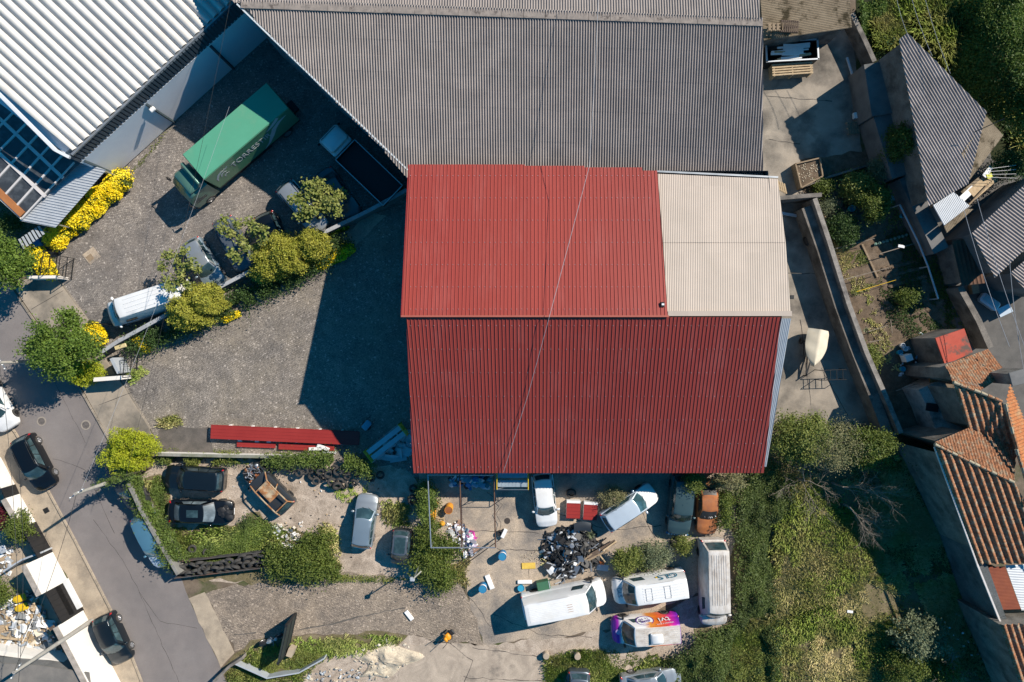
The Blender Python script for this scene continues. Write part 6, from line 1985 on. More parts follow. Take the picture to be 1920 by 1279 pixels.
for k, (x0, y0, x1, y1) in enumerate([(1808, 395, 1893, 650), (1832, 372, 1925, 660), (1893, 486, 1925, 720)]):
    cable(['cable running down across the shaded paved yard, leftmost of three', 'cable running down across the grey roofed house, middle of three', 'cable ending at the chimney of the tiled house'][k], W(x0, y0, 6.4), W(x1, y1, 6.4), .2, .018)
cable('power cable over the long corrugated roof with a dark shadow', W(1884, 222, 6.5), W(1826, 248, 5.6), .05, .03, M['wired'])
for k in range(4):
    cable(['topmost washing line above the little bush at the right edge', 'second washing line from the top at the right edge', 'third washing line from the top at the right edge', 'lowest washing line at the right edge'][k], W(1850, 317 + 5 * k, 2.4), W(1905, 310 + 8 * k, 2.4), .05, .014, M['whitep'])

# ---- manholes and covers
def manhole(label, px, r=.42, ring=True):
    P = W(*px, .0)
    t = thing('manhole', label, 'manhole', (P.x, P.y, .010))
    mb = MB(); mb.lathe([(r, -.004), (r, .012), (r * .74, .012), (r * .74, -.004)], 28, closed=True); mb.build('ring', mat('manhole_ring', (.36, .31, .26), (.26, .23, .2), 3, .9, fine=.3), t, world=False)
    mb = MB()
    mb.lathe([(r * .73, .0), (r * .73, .009), (r * .66, .009), (r * .66, .004), (r * .30, .004), (r * .30, .011), (0, .011)], 28)
    for k in range(4): mb.box((r * .5 * math.cos(1.57 * k + .3), r * .5 * math.sin(1.57 * k + .3), .008), (r * .34, .05, .008), 1.57 * k + .3)
    mb.build('cover', mat('cast_iron', (.17, .15, .14), (.10, .09, .085), 5, .7, fine=.3), t, world=False)
manhole('round manhole cover with pale ring on the street', (161, 797), .38)
manhole('round rusty manhole cover at the edge of the tree shadow', (78, 790), .36)
def coverplate(label, px, s, rz, m, inner=None):
    P = W(*px)
    t = thing('drain_cover', label, 'drain cover', (P.x, P.y, .026), rad(rz))
    mb = MB(); mb.box((0, 0, 0), (s, s * .95, .03), bev=.008); mb.build('plate', m, t, world=False)
    if inner:
        mb = MB(); mb.box((-.18, -.05, .018), (.5, .48, .012), bev=.004); mb.build('inset', inner, t, world=False)
coverplate('square concrete drain cover with darker inset on the upper cobbled yard', (172, 480), 1.05, 38, M['conc'], M['wood'])
coverplate('small dark square drain cover on the pavement by the white wall', (87, 957), .42, 28, M['dark'])
coverplate('small blue grey square cover in the alley', (1485, 557), .3, 0, M['dark'])

# ---- gates on the yard corners
def frame_gate(label, pts, z, name='gate', m=None, bars=4):
    """open framed gate leaf: top rail through photo pixels a-b at height z, standing on the ground"""
    a, b = W(*pts[0], z), W(*pts[1], z)
    t = thing(name, label, 'gate', (a.x, a.y, 0))
    mb = MB()
    for (p, q) in ((a, b), (Vector((a.x, a.y, .1)), Vector((b.x, b.y, .1))), (Vector((a.x, a.y, z * .5)), Vector((b.x, b.y, z * .5))), (Vector((a.x, a.y, 0)), a), (Vector((b.x, b.y, 0)), b)): mb.beam(p, q, .045)
    mb.build('gate_frame', m or M['dark'], t)
    mb = MB()
    for k in range(1, bars * 3):
        q = a.lerp(b, k / (bars * 3)); mb.beam((q.x, q.y, .1), (q.x, q.y, z), .014)
    mb.build('bars', m or M['dark'], t)
frame_gate('open black gate leaf beside the yellow blossom at the upper yard', [(113, 480), (108, 520)], 1.7)
frame_gate('black railing between the yellow blossom and the gate post', [(82, 470), (75, 515)], 1.7)
frame_gate('black gate leaf beside the long fence wall at the street', [(235, 660), (230, 708)], 1.9)
frame_gate('short black gate rail above the white van shadow', [(166, 605), (196, 608)], 1.4)
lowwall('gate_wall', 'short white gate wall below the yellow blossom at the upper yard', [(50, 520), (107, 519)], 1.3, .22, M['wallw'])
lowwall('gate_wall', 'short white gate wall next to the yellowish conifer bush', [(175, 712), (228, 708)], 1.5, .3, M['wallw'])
lowwall('gate_pillar', 'leaning grey gate pillar between the fence wall and the forecourt', [(208, 672), (222, 700)], 1.6, .22, M['steelw'], cat='gate pillar')
mb = MB(); p = W(226, 650, 1.3); mb.box(p, (.9, .3, .12), rad(18), bev=.03)
single('letter_box', 'cream letter box on the end of the fence wall', 'letter box', mb, plain('cream_paint', (.62, .5, .26), .6), loc=p)
mb = MB(); p = W(76, 457, .5); mb.box(p, (.55, .55, 1.0), rad(30), bev=.06)
single('bin', 'blue bin at the end of the long yellow hedge', 'bin', mb, M['bluep'], loc=p - Vector((0, 0, .5)))

# ---- red roof sheets stacked on the forecourt
def sheetstack(label, px, z, L, Wd, rz, n, seed, m=None, thick=.05):
    P = W(*px, z)
    t = thing('roof_sheet_stack', label, 'roof sheets', (P.x, P.y, 0), rad(rz))
    r_ = random.Random(seed)
    bm_ = MB()
    for x in np.linspace(-L * .38, L * .38, max(2, int(L / 1.8))): bm_.box((x, 0, (z - n * thick) / 2), (.12, Wd * 1.15, max(.06, z - n * thick)))
    bm_.build('bearers', M['whitep'], t, world=False)
    for k in range(n):
        mb = MB()
        dx, dy = r_.uniform(-.06, .06), r_.uniform(-.03, .03)
        zz = z - n * thick + thick * (k + .5)
        mb.box((dx, dy, zz), (L, Wd, thick * .7))
        nr = max(2, round(Wd / .25))
        for j in range(nr + 1): mb.box((dx, dy - Wd / 2 + Wd * j / nr, zz + thick * .42), (L, .035, thick * .5))
        mb.build('sheet', m or M['redn'], t, world=False)
sheetstack('long stack of red roof sheets lying on the forecourt', (534, 816), .55, 11.4, 1.0, -2.6, 3, 1)
sheetstack('short stack of red sheets in front of the long stack, left one', (479, 835), .2, 3.0, .36, -2.0, 1, 2)
sheetstack('short pile of narrow red flashings in front of the long stack, right one', (575, 839), .26, 4.3, .42, -2.0, 2, 3)
def plank(name, label, px, z, s, rz, m, cat, group=None, tilt=0.0):
    p = W(*px, z)
    mb = MB(); mb.box((0, 0, 0), s, bev=.012)
    o = mb.build(name, m, None, world=False)
    o.location = p; o.rotation_euler = (0, rad(tilt), rad(rz))
    return tag(o, label, cat, group)
plank('foam_block', 'white foam strip lying across the red flashings, tilted one', (606, 839), .36, (1.0, .26, .14), -22, M['whitep'], 'foam block')
plank('foam_block', 'white foam strip lying flat on the red flashings', (592, 841.5), .34, (1.05, .24, .12), 2, M['whitep'], 'foam block')
plank('foam_block', 'white foam strip on the ground below the red flashings', (618, 848), .12, (1.0, .16, .16), -2, M['whitep'], 'foam block')
for k, (x, y) in enumerate([(450, 828), (482, 829), (504, 830)]):
    plank('foam_block', ['leftmost small foam block under the long red stack', 'middle small foam block under the long red stack', 'rightmost small foam block under the long red stack'][k], (x, y), .1, (.3, .34, .18), 0, M['whitep'], 'foam block')
plank('foam_block', 'white foam slab leaning by the blue barrel at the dirt track edge', (918, 1091), .1, (1.15, .36, .16), -68, M['whitep'], 'foam block')
plank('foam_block', 'white foam slab lying level above the blue bucket', (984, 1091), .1, (1.12, .26, .16), 0, M['whitep'], 'foam block')
plank('foam_block', 'white foam slab lying alone on the cobbled track', (767, 1154), .1, (.84, .30, .14), -52, M['whitep'], 'foam block')
plank('foam_block', 'white foam slab on end beside the black kettle on the concrete', (945, 1000), .25, (.68, .28, .3), 64, M['whitep'], 'foam block')
plank('foam_block', 'small white slab beside the rubbish heap', (884, 1021), .15, (.55, .24, .16), 40, M['whitep'], 'foam block')
plank('paper_sheet', 'scrap of white paper lying in the meadow', (1594, 1147), .35, (.45, .2, .012), -8, M['whitep'], 'paper')
plank('yellow_board', 'yellow foam board lying on the concrete yard', (991, 1061), .06, (1.06, .46, .08), 2, mat('foam_yellow', (.72, .50, .10), (.64, .42, .08), 3, .8, fine=.3), 'board')
plank('metal_plate', 'white plate lying in the grass at the bottom edge', (1034, 1242), .1, (.34, .22, .02), 55, M['whitep'], 'plate')
plank('metal_bar', 'pale metal bar on the ground behind the big white van', (1046, 1093), .06, (.5, .09, .04), 20, M['steelw'], 'bar')

# ---- tyres
def tyre_proto():
    mb = MB()
    mb.lathe([(.19, -.085), (.28, -.105), (.315, -.08), (.325, 0), (.315, .08), (.28, .105), (.19, .085), (.215, 0)], 20, closed=True)
    for k in range(24):
        a = 2 * math.pi * k / 24
        mb.box((.323 * math.cos(a), .323 * math.sin(a), 0), (.014, .05, .15), a)
    return mb
tp = tyre_proto().build('tyre', M['rubber'], smooth=45, world=False)
TY = tp.data
bpy.data.objects.remove(tp)
def tyre(px, z, tilt=0.0, az=0.0, s=1.0, label=None, group=None):
    o = bpy.data.objects.new('tyre', TY)
    o.location = W(*px, z)
    o.scale = (s, s, s)
    o.rotation_euler = (rad(tilt), 0, rad(az))
    C.objects.link(o)
    return tag(o, label, 'tyre', group)
G1, L1 = 'tyres heaped under the ivy below the red sheets', 'used black tyre in the heap under the ivy'
r_ = random.Random(4)
for k, (x, y) in enumerate([(497, 875), (523, 873), (571, 883), (586, 892), (600, 884), (616, 889), (633, 884), (651, 893), (637, 902), (622, 904), (656, 881), (670, 889), (596, 874), (612, 875), (582, 876), (545, 879), (560, 887), (664, 905), (645, 909), (632, 911), (512, 876), (680, 880), (628, 878), (606, 896), (593, 902), (648, 884)]):
    tyre((x, y), .35 + .25 * r_.random() + (.2 if y < 890 else 0), r_.uniform(8, 42), r_.uniform(-60, 60), r_.uniform(.85, 1.12), L1, G1)
tyre((695, 896), .55, 28, 10, 1.1, 'largest tyre at the right end of the tyre heap')
tyre((713, 891), .35, 20, 40, 1.0, 'tyre in the shade just right of the tyre heap')
tyre((774, 939), .62, 14, 0, 1.12, 'tyre on top of a short stack left of the pipe frame')
tyre((773, 936), .4, 4, 0, 1.12, 'tyre underneath in the short stack left of the pipe frame')
tyre((775, 916), .3, 20, 30, 1.0, 'tyre in the shade above the short tyre stack')
tyre((1071, 925), .3, 22, -20, 1.15, 'wheel with spokes lying above the red panels')
tyre((361, 1029), .2, 12, 10, 1.0, 'single tyre lying in the weeds, left one above the tyre barrier')
tyre((388, 1035), .2, 25, 60, .95, 'single tyre lying in the weeds, right one above the tyre barrier')
tyre((1115, 1055), .25, 24, 20, 1.0, 'tyre lying beside the planks of the scrap heap')
tyre((1384, 957), .6, 30, 60, .9, 'tyre half sunk in the bramble thicket beside the rusty wreck')
tyre((1400, 903), .5, 40, 20, .95, 'grey tyre on the bramble at the workshop corner')
o = tyre((1265, 1017), .04, 0, 0, 1.25, 'thin worn tyre hoop lying flat on the concrete by the slate green car'); o.scale = (1.25, 1.25, .35)
# barrier full of tyres
A, B = W(330, 1082, .5), W(503, 1062, .5)
t = thing('tyre_barrier', 'long dark metal trough filled with tyres along the cobbled track', 'barrier', (A.x, A.y, 0))
d = (B - A).normalized(); nn = Vector((-d.y, d.x, 0))
mb = MB(); mb.beam(A + Vector((0, 0, -.1)), B + Vector((0, 0, -.1)), .06, .8); mb.beam(A + nn * 1.2 + Vector((0, 0, -.1)), B + nn * 1.2 + Vector((0, 0, -.1)), .06, .8); mb.beam(A + nn * .6 - Vector((0, 0, .42)), B + nn * .6 - Vector((0, 0, .42)), 1.2, .06); mb.build('trough', mat('barrier_steel', (.10, .095, .095), (.07, .065, .065), 2, .8, c3=(.16, .08, .055), s3=.8, fine=.3), t)
mb = MB()
for k in range(5):
    q = A.lerp(B, k / 4); mb.beam(q - nn * .06 + Vector((0, 0, -.5)), q - nn * .06 + Vector((0, 0, .32)), .08, .08)
mb.build('posts', M['dark'], t)
G2, L2 = 'tyres lined up in the metal trough', 'used tyre standing in the metal trough by the track'
for k in range(30):
    u = (k + .5 + r_.uniform(-.3, .3)) / 30
    q = A.lerp(B, u) + nn * (r_.uniform(.22, .42) if k % 2 else r_.uniform(.65, .95))
    o = bpy.data.objects.new('tyre', TY); C.objects.link(o)
    o.location = (q.x, q.y, .66 + r_.uniform(-.1, .2)); o.rotation_euler = (rad(r_.uniform(25, 75)), rad(r_.uniform(-15, 15)), rad(8 + r_.uniform(-32, 32))); o.scale = (1.12,) * 3
    tag(o, L2, 'tyre', G2)

# ---- scaffolds
def scaffold(label, px, z0, L, Wd, h, rz, deckm, rail=True, decks=2):
    P = W(*px, h)
    t = thing('scaffold', label, 'scaffold', (P.x, P.y, 0), rad(rz))
    for sx in (-1, 1):
        mb = MB()
        for sy in (-1, 1): mb.tube([(sx * L / 2, sy * Wd / 2, 0), (sx * L / 2, sy * Wd / 2, h)], .035, 6)
        for z in np.linspace(.3, h, 5): mb.tube([(sx * L / 2, -Wd / 2, z), (sx * L / 2, Wd / 2, z)], .028, 6)
        mb.tube([(sx * L / 2, 0, h - .9), (sx * L / 2, 0, h)], .025, 5)
        mb.build('end_frame', M['yellow'] if rail else M['dark'], t, world=False)
    for k in range(decks):
        mb = MB()
        y = -Wd / 2 + Wd * (k + .5) / decks
        mb.box((0, y, h - .55 if rail else h - .1), (L * .96, Wd / decks * .72, .06))
        for j in range(9): mb.box((-L * .46 + L * .115 * j, y, h - .515 if rail else h - .065), (.03, Wd / decks * .6, .012))
        mb.build('deck', deckm, t, world=False)
    mb = MB()
    mb.tube([(-L / 2, Wd / 2, .4), (L / 2, Wd / 2, h - .2)], .022, 5); mb.tube([(-L / 2, -Wd / 2, h - .2), (L / 2, -Wd / 2, .4)], .022, 5)
    mb.tube([(-L / 2, -Wd / 2, h), (L / 2, -Wd / 2, h)], .025, 5)
    mb.build('brace', M['steel'], t, world=False)
DK = plain('scaffold_deck', (.36, .44, .50), .5, .3)
scaffold('yellow framed scaffold tower with grey decks at the front eave of the red workshop', (961, 901), 0, 2.3, 1.35, 2.9, 0, DK)
scaffold('low scaffold with a yellow end frame and long boards next to the red sheet stack', (722, 832), 0, 3.3, 1.05, 1.6, 38, plain('pale_board', (.42, .52, .58), .6), decks=2)

# ---- pipe frame (canopy without cover)
t = thing('uncovered_canopy', 'galvanised pipe frame of an uncovered canopy over rubbish and bush', 'frame', W(870, 960))
Z = 2.6
cs = [(802, 890), (926, 891), (929, 1027), (808, 1027)]
for k in range(4):
    a, b = W(*cs[k], Z), W(*cs[(k + 1) % 4], Z)
    mb = MB(); mb.tube([a, b], .05, 7); mb.build('rail', M['steel'] if k != 1 else M['rustd'], t)
for x, y in cs:
    a = W(x, y, Z); mb = MB(); mb.tube([(a.x, a.y, 0), a], .045, 7); mb.build('post', M['steel'], t)
a, b = W(862, 891, Z), W(866, 1027, Z); mb = MB(); mb.tube([a, b], .045, 7); mb.build('rail', M['rustd'], t)
for x, y in ((862, 891), (866, 1027)):
    a = W(x, y, Z); mb = MB(); mb.tube([(a.x, a.y, 0), a], .04, 7); mb.build('post', M['steel'], t)

# ---- barrels, bins, small machines
def barrel(label, px, m, top, rz=0, lid=None, r=.30, h=.9, tilt=0):
    P = W(*px, h)
    t = thing('barrel', label, 'barrel', (P.x, P.y, .02), rad(rz))
    mb = MB(); mb.lathe([(r * .96, 0), (r, .03), (r, h * .32), (r * 1.04, h * .34), (r, h * .36), (r, h * .64), (r * 1.04, h * .66), (r, h * .68), (r, h - .03), (r * 1.03, h - .015), (r * 1.03, h), (r * .95, h), (r * .95, h - .03), (0, h - .03)], 22); o1 = mb.build('drum', m, t, world=False, smooth=40)
    mb = MB(); mb.lathe([(r * .94, h - .028), (r * .94, h - .02), (0, h - .018)], 20); o2 = mb.build('lid', top, t, world=False)
    if lid:
        mb = MB(); mb.lathe([(r * 1.015, h * .70), (r * 1.02, h * .95), (r * 1.012, h * .95), (r * 1.012, h * .70)], 22, closed=True); mb.build('label_band', lid, t, world=False, smooth=40)
    if tilt: t.rotation_euler = (rad(tilt), 0, rad(rz))
    return t
BT = plain('barrel_top_blue', (.03, .22, .40), .55)
barrel('blue steel barrel with white band standing in the middle of the yard', (942, 1044), M['bluep'], BT, lid=M['whitep'])
barrel('blue steel barrel with white band next to the leaning foam slab', (905, 1105), M['bluep'], BT, lid=M['whitep'])
barrel('orange drum with rusty top beside the rubbish heap', (841, 954), plain('orange_drum', (.72, .30, .03), .5), M['rust'], tilt=8)
mb = MB(); p = W(977, 1103, .3)
mb.lathe([(.20, -.3), (.25, .02), (.27, .02), (.25, -.02), (.19, -.02), (0, -.02)], 18, p)
single('bucket', 'blue plastic bucket below the level foam slab', 'bucket', mb, plain('bucket_blue', (.03, .30, .48), .5), loc=(p.x, p.y, 0), smooth=50)
p = W(1018, 1098, .6)
t = thing('wheeled_bin', 'green box bin with grey lid edge behind the big white van', 'bin', (p.x, p.y, .02), rad(12))
mb = MB(); mb.box((0, 0, .4), (.95, .62, .78), bev=.05); mb.build('box', plain('bin_green', (.03, .11, .06), .6), t, world=False)
mb = MB(); mb.box((.06, .03, .81), (1.02, .68, .06), bev=.02); mb.box((.5, 0, .83), (.05, .68, .07), m=M['steelw']); mb.build('lid', plain('bin_lid', (.045, .14, .08), .5), t, world=False)
p = W(839, 1193, .4)
t = thing('mini_loader', 'small orange machine with handles on the track, two long shadows', 'machine', (p.x, p.y, .02), rad(40))
mb = MB(); mb.box((0, 0, .55), (.5, .5, .35), bev=.08); mb.box((-.1, 0, .85), (.2, .34, .24), bev=.05); mb.build('body', plain('machine_orange', (.78, .30, .01), .45), t, world=False, smooth=40)
for s in (1, -1):
    mb = MB(); mb.tube([(.05, s * .2, .75), (-.35, s * .28, 1.0), (-.65, s * .30, 1.05)], .025, 6); mb.build('handle', M['blackp'], t, world=False)
    add_wheel(t, .05, s * .32, .6)
mb = MB(); mb.box((.42, 0, .3), (.35, .42, .2), bev=.06); mb.build('engine', M['dark'], t, world=False)
# motorcycle beside the dark gate leaf
p = W(506, 1200, .5)
t = thing('motorcycle', 'silver and black motorcycle standing beside the dark gate leaf', 'motorcycle', (p.x, p.y, .02), rad(20))
for x in (.68, -.62): add_wheel(t, x, 0, .92, RIM)
mb = MB(); mb.blob((.15, 0, .85), (.32, .15, .16), 2, .1, 12); mb.build('tank', P_['silver'], t, world=False, smooth=50)
mb = MB(); mb.blob((-.35, 0, .82), (.42, .14, .09), 3, .1, 10); mb.build('seat', M['blackp'], t, world=False, smooth=50)
mb = MB(); mb.box((.05, 0, .5), (.5, .26, .4), bev=.08); mb.tube([(-.2, -.16, .4), (-.8, -.18, .5)], .05, 6); mb.build('engine', M['steel'], t, world=False)
mb = MB(); mb.tube([(.68, 0, .33), (.48, 0, .95)], .05, 6); mb.tube([(.36, .36, 1.02), (.46, 0, .98), (.36, -.36, 1.02)], .02, 6); mb.build('handlebar', M['chrome'], t, world=False)
mb = MB(); mb.blob((.62, 0, .85), (.12, .13, .13), 4, .05, 10); mb.build('headlight', M['lamp'], t, world=False, smooth=60)
# small helmeted pair of things in the forecourt shade
p = W(688, 797, .3)
t = thing('hand_cart', 'small blue hand cart in the shade right of the red sheet stack', 'cart', (p.x, p.y, .02), rad(50))
mb = MB(); mb.box((0, 0, .4), (.75, .5, .3), bev=.08); mb.build('tub', plain('cart_blue', (.10, .32, .45), .5), t, world=False, smooth=40)
mb = MB(); mb.tube([(.35, .2, .45), (.9, .22, .7)], .02, 6); mb.tube([(.35, -.2, .45), (.9, -.22, .7)], .02, 6); mb.build('handle', M['dark'], t, world=False)
for s in (1, -1): add_wheel(t, -.1, s * .3, .5)
# dark gate leaf standing open at the track
A, B = W(555, 1150), W(540, 1218)
t = thing('gate', 'dark green metal gate leaf standing open beside the motorcycle', 'gate', A)
d = (B - A).normalized(); nn = Vector((-d.y, d.x, 0))
mb = MB(); mb.beam(A + Vector((0, 0, 1.15)), B + Vector((0, 0, 1.15)), .12, 2.3); mb.build('panel', mat('dark_gate_paint', (.02, .028, .028), (.035, .045, .04), 3, .7, fine=.2), t)
mb = MB()
for z in (.1, 1.15, 2.25): mb.beam(A + Vector((.08, 0, z)), B + Vector((.08, 0, z)), .06, .08)
for q in (A, B): mb.beam(q + Vector((0, 0, 0)), q + Vector((0, 0, 2.36)), .16, .16)
mb.build('gate_frame', M['dark'], t)
lowwall('gate_pillar', 'stone gate pillar at the foot of the dark gate leaf', [(546, 1218), (541, 1232)], .9, .45, M['pave'], cat='gate pillar')
lowwall('fence', 'wire and concrete fence along the grassy verge at the bottom', [(440, 1245), (500, 1272), (560, 1262), (608, 1235)], .8, .10, M['steelw'], cat='fence')
lowwall('boundary_wall', 'low wall end at the corner of the street and the bottom verge', [(400, 1279), (430, 1250), (455, 1234)], .9, .2, M['stone'])

# ---- red panels
def panelpair(label, px, rz):
    p = W(*px, .45)
    t = thing('sandwich_panel_stack', label, 'panel stack', (p.x, p.y, .02), rad(rz))
    mb = MB(); mb.box((0, 0, .22), (1.05, 1.15, .42)); mb.box((0, .62, .25), (1.05, .2, .46)); mb.build('foam_core', M['whitep'], t, world=False)
    mb = MB(); mb.box((0, -.06, .45), (1.06, 1.2, .03))
    for k in range(5): mb.box((0, -.6 + .27 * k, .475), (1.06, .05, .03))
    mb.build('sheet', M['redn'], t, world=False)
panelpair('left stack of short red sandwich panels beside the white car', (1075, 956), -2)
panelpair('right stack of short red sandwich panels beside the pale blue car', (1107, 959), -4)

# ---- scrap heap
def heap(name, label, pts, n, hh, mats, smin, smax, seed, cat='heap', tubes=0, sheetsn=0):
    g = np.random.default_rng(seed)
    r0 = random.Random(seed)
    XY = rand_in(pts, n + tubes + sheetsn, 0.2, g)
    c = XY.mean(0)
    dmax = np.linalg.norm(XY - c, axis=1).max()
    mb = MB()
    for k in range(n + tubes + sheetsn):
        x, y = XY[k]
        z = hh * max(.05, 1 - (np.linalg.norm(XY[k] - c) / dmax) ** 1.5) * r0.uniform(.5, 1)
        m = r0.choice(mats)
        rot = Matrix.Rotation(r0.uniform(0, 6.28), 3, 'Z') @ Matrix.Rotation(r0.uniform(-.7, .7), 3, 'X') @ Matrix.Rotation(r0.uniform(-.7, .7), 3, 'Y')
        s = r0.uniform(smin, smax)
        if k < n:
            if r0.random() < .5: mb.box((x, y, z), (s, s * r0.uniform(.3, .8), s * r0.uniform(.1, .5)), rot=rot, m=m, bev=s * .06)
            else: mb.blob((x, y, z), (s * .6, s * r0.uniform(.2, .5), s * r0.uniform(.12, .35)), k, .6, 7, m=m)
        elif k < n + tubes:
            d = rot @ Vector((s * 1.1, 0, 0)); e = rot @ Vector((0, s * .6, 0))
            q = Vector((x, y, z + .1)); mb.tube([q - d, q + e * .6, q + d], r0.uniform(.02, .06), 5, m=m)
        else:
            q = Vector((x, y, z + .06)); a = rot @ Vector((s, 0, 0)); b = rot @ Vector((0, s * .5, 0))
            mb.grid(lambda u, v: q + a * (u - .5) * 2 + b * (v - .5) * 2 + Vector((0, 0, .12 * math.sin(3 * u) * s)), 4, 2, m=m)
    o = mb.build(name)
    return tag(o, label, cat, kind='stuff')
heap('scrap_heap', None, [(1020, 1002), (1080, 985), (1118, 1000), (1130, 1030), (1105, 1062), (1060, 1088), (1030, 1075), (1015, 1040)], 260, .9, [M['blackp'], M['blackp'], M['rubber'], M['black'], M['dark'], M['dark'], M['steel'], M['steelw']], .2, .62, 3, tubes=80, sheetsn=30)
heap('rubbish_heap', None, [(838, 985), (862, 978), (884, 1000), (900, 1030), (880, 1050), (852, 1020)], 170, .4, [M['whitep'], plain('lilac_cloth', (.5, .42, .58), .8), plain('pale_cloth', (.55, .55, .62), .8), M['whitep'], plain('grey_cloth', (.22, .22, .27), .8), plain('brown_scrap', (.28, .17, .12), .8)], .08, .34, 4, sheetsn=40)
heap('pink_cloth', None, [(868, 1000), (886, 996), (892, 1010), (872, 1016)], 24, .2, [plain('pink_cloth', (.62, .08, .36), .8)], .12, .3, 5, sheetsn=8)
heap('stone_chips', None, [(972, 1042), (1010, 1028), (1030, 1042), (1022, 1062), (980, 1058)], 220, .08, [plain('pale_chip', (.55, .48, .36), .9), plain('brown_chip', (.34, .27, .2), .9)], .03, .09, 6)
heap('yellow_scrap', None, [(1012, 1040), (1026, 1036), (1024, 1065), (1014, 1060)], 30, .25, [plain('pale_yellow_scrap', (.66, .58, .28), .8)], .08, .2, 7)
heap('courtyard_junk', None, [(-10, 1120), (60, 1110), (95, 1170), (140, 1230), (120, 1245), (-10, 1245)], 330, .35, [M['whitep'], M['wood'], M['woodp'], mat('cream_scrap', (.62, .56, .46), (.5, .44, .36), 3, .9), M['steelw'], plain('grey_scrap', (.20, .21, .22), .8), M['whitep'], plain('tan_scrap', (.45, .33, .2), .8)], .12, .6, 8, tubes=25, sheetsn=70)
heap('courtyard_scrap', None, [(-10, 1040), (20, 1030), (22, 1075), (-10, 1080)], 50, .3, [M['whitep'], M['wood'], M['steelw']], .1, .4, 9, sheetsn=12)
mb = MB()
SANDM = mat('pale_sand', (.66, .56, .42), (.5, .42, .32), 1.6, .95, .5, 14, c3=(.33, .28, .22), s3=1.2, fine=.4)
def mound(u, v):
    a, r = 2 * math.pi * v, u
    x, y = W(718, 1238)[:2]
    dx, dy = math.cos(a) * r * (2.3 + .7 * math.sin(3 * a + 1) + .4 * math.sin(5 * a)), math.sin(a) * r * (1.35 + .35 * math.sin(2 * a) + .25 * math.cos(5 * a))
    q = Vector((x + dx, y + dy, 0))
    h = (1 - r ** 2) * (.30 + .5 * mnoise.noise(q * .9)) + .12 * mnoise.noise(q * 3.1) * (1 - r) + .05 * mnoise.noise(q * 8)
    return Vector((q.x, q.y, max(.0, h) + .026 - .05 * (r > .99)))
mb.grid(mound, 22, 60)
o = tag(mb.build('sand_mound', SANDM, smooth=50), kind='structure')
heap('rubble', None, [(672, 1222), (720, 1200), (768, 1210), (765, 1258), (700, 1278), (655, 1268)], 60, .28, [plain('sand_stone', (.58, .50, .38), .95), plain('sand_pale', (.62, .55, .44), .95), plain('grey_stone', (.3, .28, .26), .95)], .06, .3, 10)
heap('rubble', None, [(560, 1270), (640, 1250), (700, 1262), (700, 1285), (560, 1290)], 90, .15, [plain('sand_stone', (.62, .54, .42), .95), plain('grey_stone', (.3, .28, .26), .95), M['steelw']], .08, .3, 11)
heap('yard_litter', None, [(310, 880), (700, 900), (780, 960), (640, 1060), (460, 1010), (450, 960)], 150, .10, [M['whitep'], M['blackp'], plain('tan_scrap', (.45, .33, .2), .8), plain('stone_chip', (.5, .43, .36), .9)], .04, .16, 12)
heap('weed_litter', None, [(500, 985), (570, 975), (560, 1030), (520, 1030)], 55, .3, [M['whitep'], plain('cream_rubble', (.6, .54, .46), .9)], .08, .35, 13, sheetsn=8)
heap('track_pebbles', None, [(560, 1075), (880, 1095), (900, 1200), (560, 1190), (440, 1215)], 500, .03, [plain('stone_chip', (.5, .43, .36), .9), plain('dark_chip', (.15, .13, .11), .9)], .03, .08, 14)
heap('yard_pebbles', None, [(900, 1060), (1150, 1080), (1300, 1000), (1260, 1120), (1150, 1180), (910, 1200)], 380, .03, [plain('stone_chip', (.5, .43, .36), .9), plain('dark_chip', (.15, .13, .11), .9)], .03, .09, 15)
heap('garden_litter', None, [(1690, 640), (1720, 620), (1740, 630), (1700, 720), (1685, 700)], 22, .4, [plain('bluish_plastic', (.25, .45, .6), .5), M['whitep'], M['steelw'], M['blackp']], .15, .4, 16)
heap('garden_litter', None, [(1672, 340), (1690, 330), (1690, 380), (1672, 385)], 34, .5, [plain('bluish_plastic', (.25, .45, .6), .5), M['steelw'], plain('teal_tarp', (.08, .3, .36), .6)], .15, .4, 17)
heap('eave_clutter', None, [(840, 893), (920, 893), (915, 915), (835, 912)], 44, .7, [plain('bluish_plastic', (.25, .45, .6), .5), M['whitep'], M['steelw'], M['blackp'], plain('teal_tarp', (.08, .3, .36), .6), M['bluep']], .2, .6, 18, sheetsn=8)
heap('tarpaulin_folds', None, [(735, 815), (768, 812), (770, 858), (700, 862), (715, 835)], 30, .35, [plain('pale_tarp', (.42, .50, .54), .7)], .25, .7, 19, sheetsn=14)
heap('slope_litter', None, [(1750, 1100), (1850, 1160), (1850, 1240), (1790, 1240)], 30, .5, [M['whitep']], .06, .2, 20)
for k, (x, y, L, rz, m, w) in enumerate([(1128, 1030, 2.5, 28, M['wooddk'], .32), (1118, 1043, 2.1, 24, M['wood'], .16), (1143, 1024, 1.3, 33, M['woodp'], .12), (1095, 1050, 1.5, 35, M['wood'], .12), (1130, 1048, .7, -52, M['woodp'], .1)]):
    plank('plank', ['wide dark plank on the edge of the scrap heap', 'brown plank beside the wide dark plank', 'short pale plank sticking out at the end of the scrap heap', 'thin brown plank reaching into the scrap heap', 'small pale plank crossing the dark planks'][k], (x, y), .45 + .06 * k, (L, w, .05), rz, m, 'plank', tilt=6)
mb = MB()
p = W(1092, 990, .9)
mb.grid(lambda u, v: p + Vector(((u - .5) * 1.3, (v - .5) * .7 + .15 * math.sin(3 * u), .1 * math.sin(3.1 * v))), 5, 4)
o = single('car_bumper', 'grey car bumper on top of the scrap heap', 'bumper', mb, P_['dgrey'], loc=p, smooth=50)
